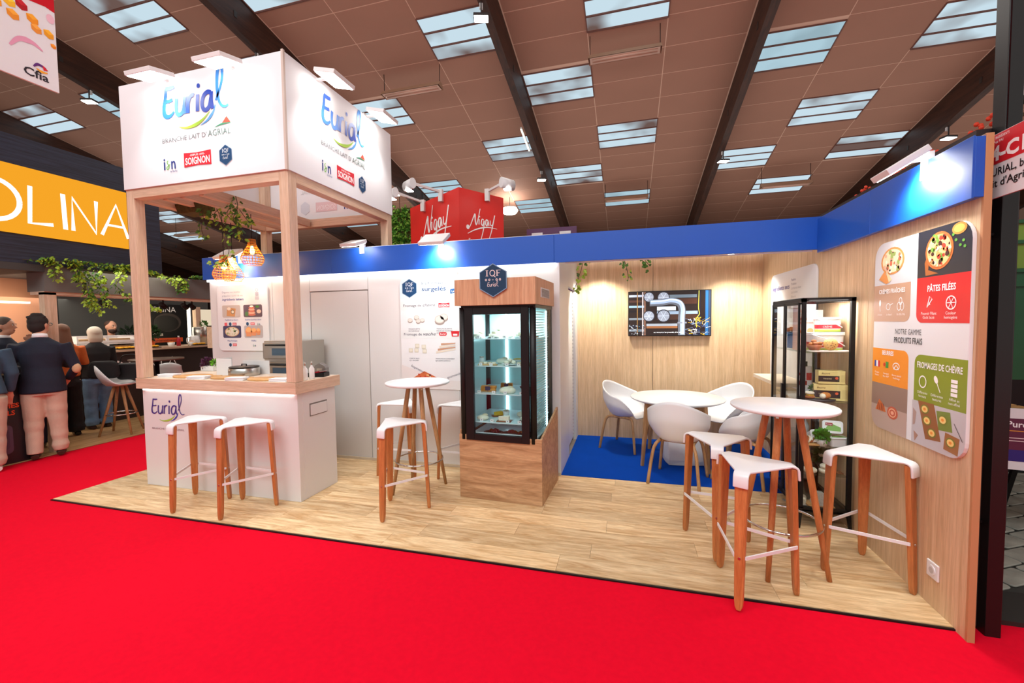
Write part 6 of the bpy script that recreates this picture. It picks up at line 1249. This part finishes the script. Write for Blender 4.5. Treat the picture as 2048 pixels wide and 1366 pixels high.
for i, (y, w) in enumerate(((5.45, 'left'), (5.85, 'middle'), (6.75, 'right'))):
    def fn(t):
        MB().box(-.09, .09, -.14, .14, 0, .012).build('tray', black, t, bevel=.003)
        for k in range(6): MB().ell((-.04+.08*(k % 2), -.09+.09*(k//2), .03), .035, .04, .02, 10, 6).build('snack', mat('snack_gold', (246, 178, 40), .6), t)
    small('snack_tray', 'black tray of golden snacks on the serving counter, %s one' % w, 'tray', (-8.47, y-.1, CT), fn)
small('sauce_bottle', 'red sauce bottle with white cap on the serving counter', 'bottle', (-8.62, 6.38, CT), lambda t: (MB().lathe([(0, 0), (.035, 0), (.035, .14), (.015, .17), (0, .17)], 16).build('bottle', redp, t), MB().cyl((0, 0, .17), (0, 0, .2), .015, n=10).build('cap', porc, t)))
small('kettle', 'white electric kettle on the serving counter', 'kettle', (-8.72, 6.78, CT), lambda t: (MB().lathe([(0, 0), (.09, 0), (.10, .03), (.085, .17), (.05, .19), (0, .195)], 20).build('kettle_body', porc, t), MB().tube(spline([(0, -.085, .16), (0, -.15, .14), (0, -.15, .05), (0, -.09, .03)], 4), .012, 8).build('handle', porc, t)))
small('steel_urn', 'large steel container on the serving counter', 'container', (-8.8, 7.0, CT), lambda t: (MB().lathe([(0, 0), (.16, 0), (.16, .36), (.15, .37), (0, .37)], 28).build('urn_body', steel, t), leafball('herb', greenl, t, (0, .05, .43), .06, 70, .05, 41)))
for i in range(2):
    small('crate', 'white plastic crate of bread on the counter, %s' % ('lower one' if i == 0 else 'upper one'), 'crate', (-8.72, 5.12, CT+.0+i*.125), lambda t: (MB().box(-.22, .22, -.42, .42, 0, .02).box(-.22, .22, -.42, -.40, .02, .12).box(-.22, .22, .40, .42, .02, .12).box(.20, .22, -.40, .40, .10, .12).box(.20, .22, -.40, .40, .02, .04).box(-.22, -.20, -.40, .40, .02, .12).box(.20, .22, -.02, .02, .04, .10).build('crate_shell', plast, t), MB().box(-.18, .18, -.36, .36, .02, .07).build('bread_rolls', mat('roll_tan', (206, 170, 130), .7, var=.2, vscale=20), t)))
sh_ = thing('cup_shelf', 'pale wooden shelf with paper cups at the far end of the booth', 'shelf', (0, 0, 0)); MB().box(-7.6, -7.2, 6.15, 6.2, 1.2, 1.6).box(-7.6, -7.2, 6.4, 6.45, 1.2, 1.6).box(-7.6, -7.2, 6.15, 6.7, 1.58, 1.6).box(-7.6, -7.2, 6.15, 6.7, 1.18, 1.2).build('shelf_board', oaky, sh_)
for y in (6.3, 6.55): small('paper_cups', 'stack of white paper cups on the pale shelf, %s' % ('left stack' if y < 6.4 else 'right stack'), 'cups', (-7.4, y, 1.20), lambda t: MB().lathe([(0, 0), (.04, 0), (.05, .2), (0, .2)], 16).build('cup', porc, t))
for y, w in ((4.35, 'nearest'), (5.15, 'second'), (5.5, 'third'), (5.62, 'farthest')):
    t = thing('track_spot', 'black track spotlight under the grey header, %s one' % w, 'spotlight', (XB-.2, y, 2.02)); MB().cyl((0, 0, 0), (0, 0, -.06), .012, n=8).build('stem', black, t); MB().tube([(0, -.04, -.06), (-.03, .05, -.11)], [.035, .045], 12).build('head', black, t); MB().tube([(-.03, .051, -.1105), (-.0305, .053, -.111)], [.036, .036], 12).build('lens', lampon, t)
area('booth_light', (-8.1, 4.6, 2.25), (.1, 0, -1), 1.2, 3, 34, (1, .9, .78)); area('booth_light', (-8.7, 3.4, 2.25), (-.1, .2, -1), 1.0, 2, 44, (1, .85, .7))
# ivy over the grey header
vines('header_ivy', 'lush ivy spilling over the left end of the grey header', [[(-6.98, 3.62+.3*math.sin(i), 2.42), (-6.93, 3.6+.22*i, 2.47), (-6.92, 3.65+.24*i, 2.36-.05*(i % 3)), (-6.92, 3.66+.22*i, 2.22)] for i in range(5)]+[[(-6.95, 3.95, 2.35), (-6.93, 4.0, 2.15), (-6.92, 3.98, 1.95), (-6.92, 4.1, 1.8)], [(-6.95, 4.05, 2.3), (-6.93, 4.15, 2.1), (-6.92, 4.2, 1.88)], [(-6.95, 4.3, 2.2), (-6.93, 4.5, 2.0), (-6.92, 4.7, 1.92), (-6.92, 4.85, 1.85)], [(-6.95, 3.9, 2.3), (-6.92, 4.0, 2.0), (-6.92, 4.05, 1.85)]], 24, .048, seed=12, light=.7)
vines('header_ivy', 'ivy running along the top of the grey header toward the tower post', [[(-6.98, 4.2+i*.05, 2.42), (-6.96, 4.5, 2.48), (-6.96, 4.9, 2.40), (-6.95, 5.3, 2.36-.05*i)] for i in range(5)], 24, .045, seed=13, light=.6)
vines('header_ivy', 'dark ivy hanging at the far right end of the grey header', [[(-6.98, 5.45, 2.42), (-6.94, 5.75, 2.44), (-6.92, 5.9, 2.3), (-6.92, 5.88+.1*i, 2.0-.1*i), (-6.92, 5.9+.06*i, 1.6)] for i in range(4)]+[[(-6.98, 5.2, 2.40), (-6.94, 5.3, 2.28), (-6.94, 5.2, 2.15)]], 22, .045, seed=14, light=.12)
# kiosk, bar stool, pedestal table, bag
ki = thing('promo_kiosk', 'black promotional kiosk with orange words and a food picture at the left edge', 'kiosk', (0, 0, 0)); MB().box(-7.75, -7.03, 2.2, 3.37, 0, 1.02).build('kiosk_body', mat('kiosk_black', (30, 26, 32), .4), ki); MB().box(-7.78, -7.0, 2.17, 3.40, 1.02, 1.05).build('kiosk_top', black, ki)
P = Print(); o_ = (232, 82, 30); P.txt('PURATURE', .82, .88, .022, (226, 226, 226), 1); P.txt('DES', .93, .745, .05, o_, 1, bold=.03); P.txt('ARÔMES', .80, .66, .05, o_, 1, w=.3, bold=.03); P.txt('NATURELS', .72, .575, .05, o_, 1, w=.34, bold=.03)
P.rect(.62, .12, 1.03, .46, (84, 74, 96), 1, .05); P.rect(.66, .17, 1.0, .42, (70, 62, 84), 2, .04); food_blob(P, .84, .30, .13, .09, [(130, 40, 40), (176, 120, 50)], [(206, 50, 50), (226, 190, 90), (90, 120, 50), (236, 226, 200)], 30, 3, 17); P.build('printed_graphic', ki, (-7.029, 2.2, 0), YF, ZU, .001)
bsn = thing('shell_bar_stool', 'white shell bar stool with four splayed beech legs on the booth floor', 'stool', (-7.36, 4.55, 0), math.radians(35))
mb = MB(); mb.v.append((0, 0, .735)); nt_, nv = 28, 8
for i in range(1, nv+1):
    v = i/nv
    for j in range(nt_):
        th = 2*PI*j/nt_; b = abs((th+PI) % (2*PI)-PI)/PI; u = max(0, min(1, (b-.35)/.5)); u = u*u*(3-2*u); rr = min(1, (v*1.2)**.7)
        mb.v.append(((.21+.05*u)*rr*math.cos(th), .215*rr*math.sin(th), .735+(.04+.26*u)*max(0, (v-.35)/.65)**1.4-(.03*(1-u)*max(0, v-.8)*5*.5)))
F_ = lambda *f: (mb.f.append(f), mb.m.append(0), mb.s.append(True))
for j in range(nt_):
    F_(0, 1+j, 1+(j+1) % nt_)
    for i in range(nv-1): a = 1+i*nt_; F_(a+j, a+nt_+j, a+nt_+(j+1) % nt_, a+(j+1) % nt_)
o = mb.build('seat_shell', plast, bsn); sd = o.modifiers.new('s', 'SOLIDIFY'); sd.thickness = .012; sd.offset = -1
for k in range(4): a = PI/4+k*PI/2; MB().tube([(.06*math.cos(a), .06*math.sin(a), .73), (.27*math.cos(a), .27*math.sin(a), 0)], [.022, .014], 10).build('leg', legoak, bsn)
MB().tube([(.185*math.cos(2*PI*i/24), .185*math.sin(2*PI*i/24), .30) for i in range(24)], .010, 6, True).build('foot_ring', chrome, bsn)
t = thing('pedestal_table', 'black pedestal table with thin top behind the shell bar stool', 'table', (-7.45, 5.15, 0)); MB().lathe([(0, 0), (.24, 0), (.24, .012), (.03, .02), (.03, 1.04), (0, 1.05)], 24).build('base', black, t); MB().lathe([(0, 1.05), (.36, 1.05), (.36, 1.075), (0, 1.075)], 32).build('tabletop', mat('table_brown', (96, 78, 66), .4), t)
t = thing('black_bag', 'black shoulder bag resting on the shell bar stool', 'bag', (-7.30, 4.68, .80), .5); MB().prism(rrect(-.17, 0, .17, .25, .06, 5), -.07, .07, lambda x, z, y: (x, y, z)).build('bag_body', mat('bag_black', (18, 18, 20), .5), t, bevel=.02); MB().tube(spline([(-.15, 0, .22), (-.1, 0, .36), (.1, 0, .36), (.15, 0, .22)], 5), .008, 6).build('strap', black, t)
t = thing('black_coat', 'black coat hanging over the back of the shell bar stool', 'coat', (-7.46, 4.42, .82), .5); MB().prism(rrect(-.2, 0, .2, .26, .08, 5), -.05, .05, lambda x, z, y: (x*(1-z*.6), y, z+.02)).build('coat_body', mat('coat_black', (20, 20, 22), .9), t, bevel=.03)
t = thing('shell_chair', 'pale grey shell chair back showing in front of the serving counter', 'chair', (-7.86, 5.64, -.05), .6); MB().tube(spline([(0, 0, .70), (0, -.02, .84), (0, -.05, 1.0)], 5), [(.20, .03)]*6+[(.19, .03)]*3+[(.14, .02), (.06, .015)], 16).build('backrest', mat('pale_shell', (206, 214, 218), .4), t); MB().lathe([(0, .66), (.2, .68), (.21, .72), (0, .70)], 20).build('seat', mat('pale_shell', (206, 214, 218), .4), t)
for k in range(4): a = PI/4+k*PI/2; MB().tube([(.08*math.cos(a), .08*math.sin(a), .67), (.24*math.cos(a), .24*math.sin(a), 0)], [.02, .013], 8).build('leg', legoak, t)
# ================================================================ PEOPLE
skin = mat('skin', (214, 160, 132), .5); 
def rem(o, vs, sm=6):
    r = o.modifiers.new('r', 'REMESH'); r.mode = 'VOXEL'; r.voxel_size = vs; r.use_smooth_shade = True
    s = o.modifiers.new('s', 'SMOOTH'); s.iterations = sm; s.factor = .5
def person(label, x, y, rz, H, top, trousers, shoes, hairm, hair='short', bulk=1.0, arms=None, lean=0.0, turn=0.0, legs=None, jacket_len=.47, wide_leg=0, z0=0.0, face=False, beard=None, cuffs=None, glasses=False, seed=1, patches=None, skirt=None, upper_only=False):
    t = thing('person', label, 'person', (x, y, z0), rz); f = H; R = (0, -1, 0)
    V = lambda a, b, c: Vector((a*f, b*f+lean*max(0, c-.5)*f, c*f))
    arms = arms or {-1: [(.15, .02, .63), (.14, .09, .50)], 1: [(.15, .02, .63), (.14, .09, .50)]}
    legs = legs or {-1: ((-.052, .0), (-.055, .0)), 1: ((.052, .0), (.058, .0))}
    hc = V(0, .018, .925); RT = Matrix.Rotation(turn, 3, 'Z')
    # one continuous body
    b = MB(); b.tube([V(0, 0, .48), V(0, 0, .55), V(0, 0, .62), V(0, -.004, .72), V(0, 0, .79), V(0, 0, .825)], [(.088*f, .062*f), (.085*f, .060*f), (.075*f, .055*f), (.088*f, .055*f), (.080*f, .045*f), (.036*f, .036*f)], 18, ref=R)
    b.tube([V(0, 0, .80), V(0, .006, .85), V(0, .01, .89)], [.036*f, .031*f, .033*f], 12, ref=R)
    b.ell(hc+ZU*.008*f, .044*f, .054*f, .058*f, 18, 12, RT); b.ell(hc+RT @ Vector((0, .016*f, -.032*f)), .033*f, .036*f, .034*f, 14, 8, RT)
    nose = RT @ Vector((0, .056*f, -.008*f)); b.tube([hc+RT @ Vector((0, .048*f, .012*f)), hc+nose+RT @ Vector((0, .006*f, -.004*f)), hc+RT @ Vector((0, .046*f, -.016*f))], [.005*f, .008*f, .006*f], 8)
    for s in (-1, 1): b.ell(hc+RT @ Vector((s*.045*f, -.004*f, -.004*f)), .006*f, .012*f, .018*f, 8, 6, RT)
    for s in (-1, 1):
        e, w = arms[s]; sh = V(s*.105, 0, .80); el = V(s*e[0], e[1], e[2]); wr = V(s*w[0], w[1], w[2]); b.tube([sh-ZU*.022*f, sh.lerp(el, .5), el, el.lerp(wr, .5), wr], [.022*f, .024*f, .022*f, .021*f, .015*f], 10)
        d = (wr-el).normalized(); sd = d.cross(ZU).normalized(); b.tube([wr, wr+d*.03*f, wr+d*.052*f], [(.018*f, .011*f), (.024*f, .011*f), (.022*f, .010*f)], 10)
        for k in range(4): p = wr+d*.05*f+sd*(.016-.0107*k)*f; b.tube([p, p+d*.022*f-ZU*.003*f, p+d*(.042-.006*abs(k-1.3))*f-ZU*.012*f], [.0058*f, .0054*f, .0045*f], 6)
        p = wr+d*.015*f+sd*.018*f*-s*(1); b.tube([p, p+d*.02*f-sd*s*.012*f, p+d*.038*f-sd*s*.014*f], [.0065*f, .006*f, .005*f], 6)
        (hx_, hy_), (ax, ay) = legs[s]; b.tube([V(hx_, 0, .50), V((hx_+ax)/2, (hy_+ay)/2+.01, .28), V(ax, ay, .04)], [.05*f, .034*f, .024*f], 10); b.tube([V(ax, ay-.01, .025), V(ax, ay+.06, .018)], [(.02*f, .02*f), (.02*f, .012*f)], 8)
    o = b.build('body', skin, t); rem(o, .0085 if face else .012, 3)
    # trousers
    m = MB(); m.tube([V(0, 0, .44), V(0, 0, .50), V(0, 0, .57), V(0, 0, .60)], [(.098*f*bulk, .072*f*bulk), (.097*f*bulk, .071*f*bulk), (.086*f*bulk, .063*f*bulk), (.08*f*bulk, .058*f*bulk)], 18, ref=R)
    rd = random.Random(seed)
    for s in (-1, 1):
        (hx_, hy_), (ax, ay) = legs[s]; k_ = 12; pts = []; rs = []
        for i in range(k_+1):
            u = i/k_; z = .49+(.035-.49)*u; pts.append(V(hx_*bulk+(ax-hx_*bulk)*u, hy_+(ay-hy_)*u+.014*math.sin(u*PI), z)); r = (.060*(1-u)+.036*u)*bulk+wide_leg*max(0, u-.4)*.05+.0030*math.sin(i*2.6+s+seed)*(1 if u > .5 else .5)+(.004 if i == k_-1 else 0); rs.append((r*f, r*f*1.05))
        m.tube(pts, rs, 14, ref=R)
    o = m.build('trousers', trousers, t); rem(o, .012, 3)
    # top
    j = MB(); B_ = bulk; zb = jacket_len
    j.tube([V(0, 0, zb), V(0, 0, .55), V(0, 0, .63), V(0, -.004, .73), V(0, 0, .79), V(0, 0, .822), V(0, .0, .84)], [((.113 if zb < .52 else .096)*f*B_, .086*f*B_), (.106*f*B_, .080*f*B_), (.092*f*B_, .068*f*B_), (.104*f*B_, .07*f*B_), (.104*f, .062*f), (.06*f, .05*f), (.042*f, .042*f)], 20, ref=R)
    for s in (-1, 1):
        e, w = arms[s]; sh = V(s*.104*min(B_, 1.08), 0, .79); el = V(s*e[0], e[1], e[2]); wr = V(s*w[0], w[1], w[2]); j.tube([sh, sh.lerp(el, .4), el, el.lerp(wr, .5), el.lerp(wr, .93)], [.040*f*B_, .036*f*B_, .031*f*B_, .028*f, .024*f], 12)
    o = j.build('top', top, t); rem(o, .012, 3)
    if patches:
        for s in (-1, 1): e, w = arms[s]; el = V(s*e[0], e[1], e[2]); MB().ell(el+Vector((s*.004, -.020*f, -.004)), .024*f*B_, .018*f, .036*f, 12, 8).build('elbow_patch', patches, t)
    if cuffs: MB().tube([V(0, 0, .835), V(0, .004, .862)], [.040*f, .036*f], 14, ref=R).build('collar', cuffs, t)
    # shoes
    for s in (-1, 1):
        (_, _), (ax, ay) = legs[s]; c = V(ax, ay, 0)
        MB().tube([c+Vector((0, -.032*f, .028)), c+Vector((0, 0, .036)), c+Vector((0, .045*f, .028)), c+Vector((0, .088*f, .018))], [(.020*f, .026), (.024*f, .034), (.028*f, .027), (.018*f, .014)], 12, ref=(0, 0, 1)).build('shoe', shoes, t)
    # hair
    h = MB()
    if hair == 'short':
        h.ell(hc+RT @ Vector((0, -.010*f, .022*f)), .049*f, .056*f, .052*f, 18, 12, RT); h.ell(hc+RT @ Vector((0, -.022*f, -.008*f)), .047*f, .042*f, .052*f, 16, 10, RT)
        if seed % 2: 
            for i in range(22): a = rd.uniform(0, 6.28); q = rd.uniform(.2, 1); h.ell(hc+RT @ Vector((.045*f*q*math.cos(a), -.012*f+.05*f*q*math.sin(a), .03*f+.045*f*math.sqrt(1.05-q*q))), .012*f, .012*f, .010*f, 7, 5)
        o = h.build('hair', hairm, t); rem(o, .009, 2)
    elif hair == 'crop':
        h.ell(hc+RT @ Vector((0, -.012*f, .026*f)), .0455*f, .053*f, .043*f, 18, 12, RT); o = h.build('hair', hairm, t); rem(o, .009, 2)
    elif hair == 'long':
        h.ell(hc+RT @ Vector((0, -.012*f, .016*f)), .054*f, .058*f, .058*f, 18, 12, RT)
        h.tube([hc+RT @ Vector((0, -.02*f, .02*f)), hc+Vector((0, -.045*f, -.06*f)), hc+Vector((.01*f, -.065*f, -.14*f)), hc+Vector((.02*f, -.07*f, -.23*f)), hc+Vector((.025*f, -.066*f, -.28*f))], [(.05*f, .045*f), (.056*f, .035*f), (.055*f, .026*f), (.036*f, .018*f), (.010*f, .006*f)], 14, ref=R); o = h.build('hair', hairm, t); rem(o, .010, 2)
    elif hair == 'bob':
        h.ell(hc+RT @ Vector((0, -.012*f, .014*f)), .056*f, .060*f, .058*f, 18, 12, RT); h.tube([hc+Vector((0, -.02*f, .01*f)), hc+Vector((0, -.026*f, -.05*f)), hc+Vector((0, -.024*f, -.085*f))], [(.056*f, .046*f), (.058*f, .040*f), (.050*f, .030*f)], 14, ref=R); o = h.build('hair', hairm, t); rem(o, .010, 2)
    if face:
        for s in (-1, 1):
            c = hc+RT @ Vector((s*.017*f, .050*f, .008*f)); MB().ell(c, .006*f, .004*f, .004*f, 10, 6, RT).build('eye', porc, t); MB().ell(c+RT @ Vector((0, .0030*f, 0)), .0028*f, .0018*f, .0028*f, 8, 5, RT).build('iris', mat('iris', (50, 34, 26), .3), t)
            MB().tube([c+RT @ Vector((-.009*f, .002*f, .008*f)), c+RT @ Vector((.009*f, .002*f, .009*f))], .0022*f, 6).build('eyebrow', hairm, t)
        MB().tube([hc+RT @ Vector((-.013*f, .047*f, -.030*f)), hc+RT @ Vector((0, .053*f, -.029*f)), hc+RT @ Vector((.013*f, .047*f, -.030*f))], .0026*f, 6).build('mouth', mat('lips', (170, 96, 84), .5), t)
        if beard: o = MB().ell(hc+RT @ Vector((0, .018*f, -.040*f)), .0365*f, .0375*f, .030*f, 16, 10, RT).build('beard', beard, t)
    if glasses:
        g = MB()
        for s in (-1, 1): c = hc+RT @ Vector((s*.019*f, .057*f, .004*f)); g.tube([c+RT @ Vector((.014*f*math.cos(a), 0, .010*f*math.sin(a))) for a in [2*PI*i/14 for i in range(14)]], .0016*f, 5, True); g.bar(c+RT @ Vector((s*.014*f, 0, .003*f)), hc+RT @ Vector((s*.047*f, -.002*f, .006*f)), .003, .004)
        g.build('glasses', mat('glasses_teal', (40, 110, 110), .3), t)
    return t
def cloth(n, c, v=.12): return mat(n, c, .85, bump=.25, bscale=140, var=v, vscale=9)
navyc = cloth('cloth_navy', (24, 32, 50)); khaki = cloth('cloth_khaki', (206, 184, 162), .08); brownl = mat('leather_brown', (62, 38, 30), .4); blackl = mat('leather_black', (20, 18, 18), .25)
person('person standing back-on in a dark navy blazer with beige elbow patches and khaki trousers', -6.94, 3.48, math.radians(60), 1.77, navyc, khaki, brownl, mat('hair_dark', (34, 28, 26), .8), 'short', 1.04, {-1: [(.165, .03, .62), (.10, .15, .615)], 1: [(.165, .0, .615), (.12, .10, .53)]}, 0, math.radians(-38), glasses=True, seed=3, patches=cloth('suede_beige', (206, 168, 130)), cuffs=nap, jacket_len=.455, legs={-1: ((-.05, 0), (-.056, -.01)), 1: ((.05, 0), (.066, .02))})
person('person at the left edge in slate blue shirt and khaki trousers, cut by the frame', -6.86, 2.90, math.radians(70), 1.72, cloth('cloth_slate', (52, 78, 98)), cloth('cloth_sand', (196, 176, 156), .08), mat('shoe_white', (226, 222, 218), .5), mat('hair_dark', (34, 28, 26), .8), 'short', 1.12, None, .1, 0, seed=4, jacket_len=.5)
person('person with short grey hair in a navy suit seen in profile behind the kiosk', -7.95, 3.62, math.radians(-60), 1.76, navyc, navyc, blackl, mat('hair_grey', (92, 82, 76), .8), 'short', 1.05, {-1: [(.15, .05, .62), (.06, .12, .80)], 1: [(.14, .04, .63), (.08, .12, .62)]}, 0, math.radians(10), face=True, seed=6, cuffs=nap)
person('person in a white shirt standing behind the kiosk, mostly hidden', -8.35, 3.75, math.radians(-120), 1.68, nap, navyc, blackl, mat('hair_dark', (34, 28, 26), .8), 'short', 1.0, seed=8)
person('person with long dark hair and navy trousers beside the blazer', -7.50, 3.79, math.radians(50), 1.69, cloth('cloth_dark', (30, 28, 34)), cloth('cloth_indigo', (34, 38, 62)), brownl, mat('hair_brownblack', (50, 34, 28), .7), 'long', 1.0, {-1: [(.125, .04, .64), (.07, .13, .66)], 1: [(.125, .04, .64), (.07, .13, .66)]}, seed=9, wide_leg=.2, cuffs=None)
person('person with long brown hair in an orange suede jacket and black flared trousers', -7.93, 4.22, math.radians(72), 1.66, cloth('suede_orange', (196, 98, 40)), cloth('cloth_black', (22, 21, 24)), blackl, mat('hair_brown', (112, 74, 52), .6), 'long', .98, {-1: [(.14, .03, .64), (.09, .12, .66)], 1: [(.14, .03, .64), (.09, .12, .66)]}, seed=10, wide_leg=.5, jacket_len=.53)
person('person with a silver blonde bob in a black cardigan and blue jeans', -8.08, 4.70, math.radians(80), 1.62, cloth('cloth_black', (22, 21, 24)), cloth('denim', (104, 140, 176), .2), brownl, mat('hair_silver', (206, 196, 180), .6), 'bob', 1.02, {-1: [(.14, .03, .64), (.09, .12, .66)], 1: [(.14, .03, .64), (.09, .12, .66)]}, seed=12, wide_leg=.35, jacket_len=.50)
person('person with a short beard in a dark shirt serving behind the counter', -9.30, 5.66, math.radians(-120), 1.73, cloth('cloth_black', (22, 21, 24)), cloth('cloth_black', (22, 21, 24)), blackl, mat('hair_darkbrown', (70, 46, 34), .7), 'crop', 1.0, None, .12, math.radians(35), face=True, beard=mat('beard', (58, 40, 32), .8), seed=14)
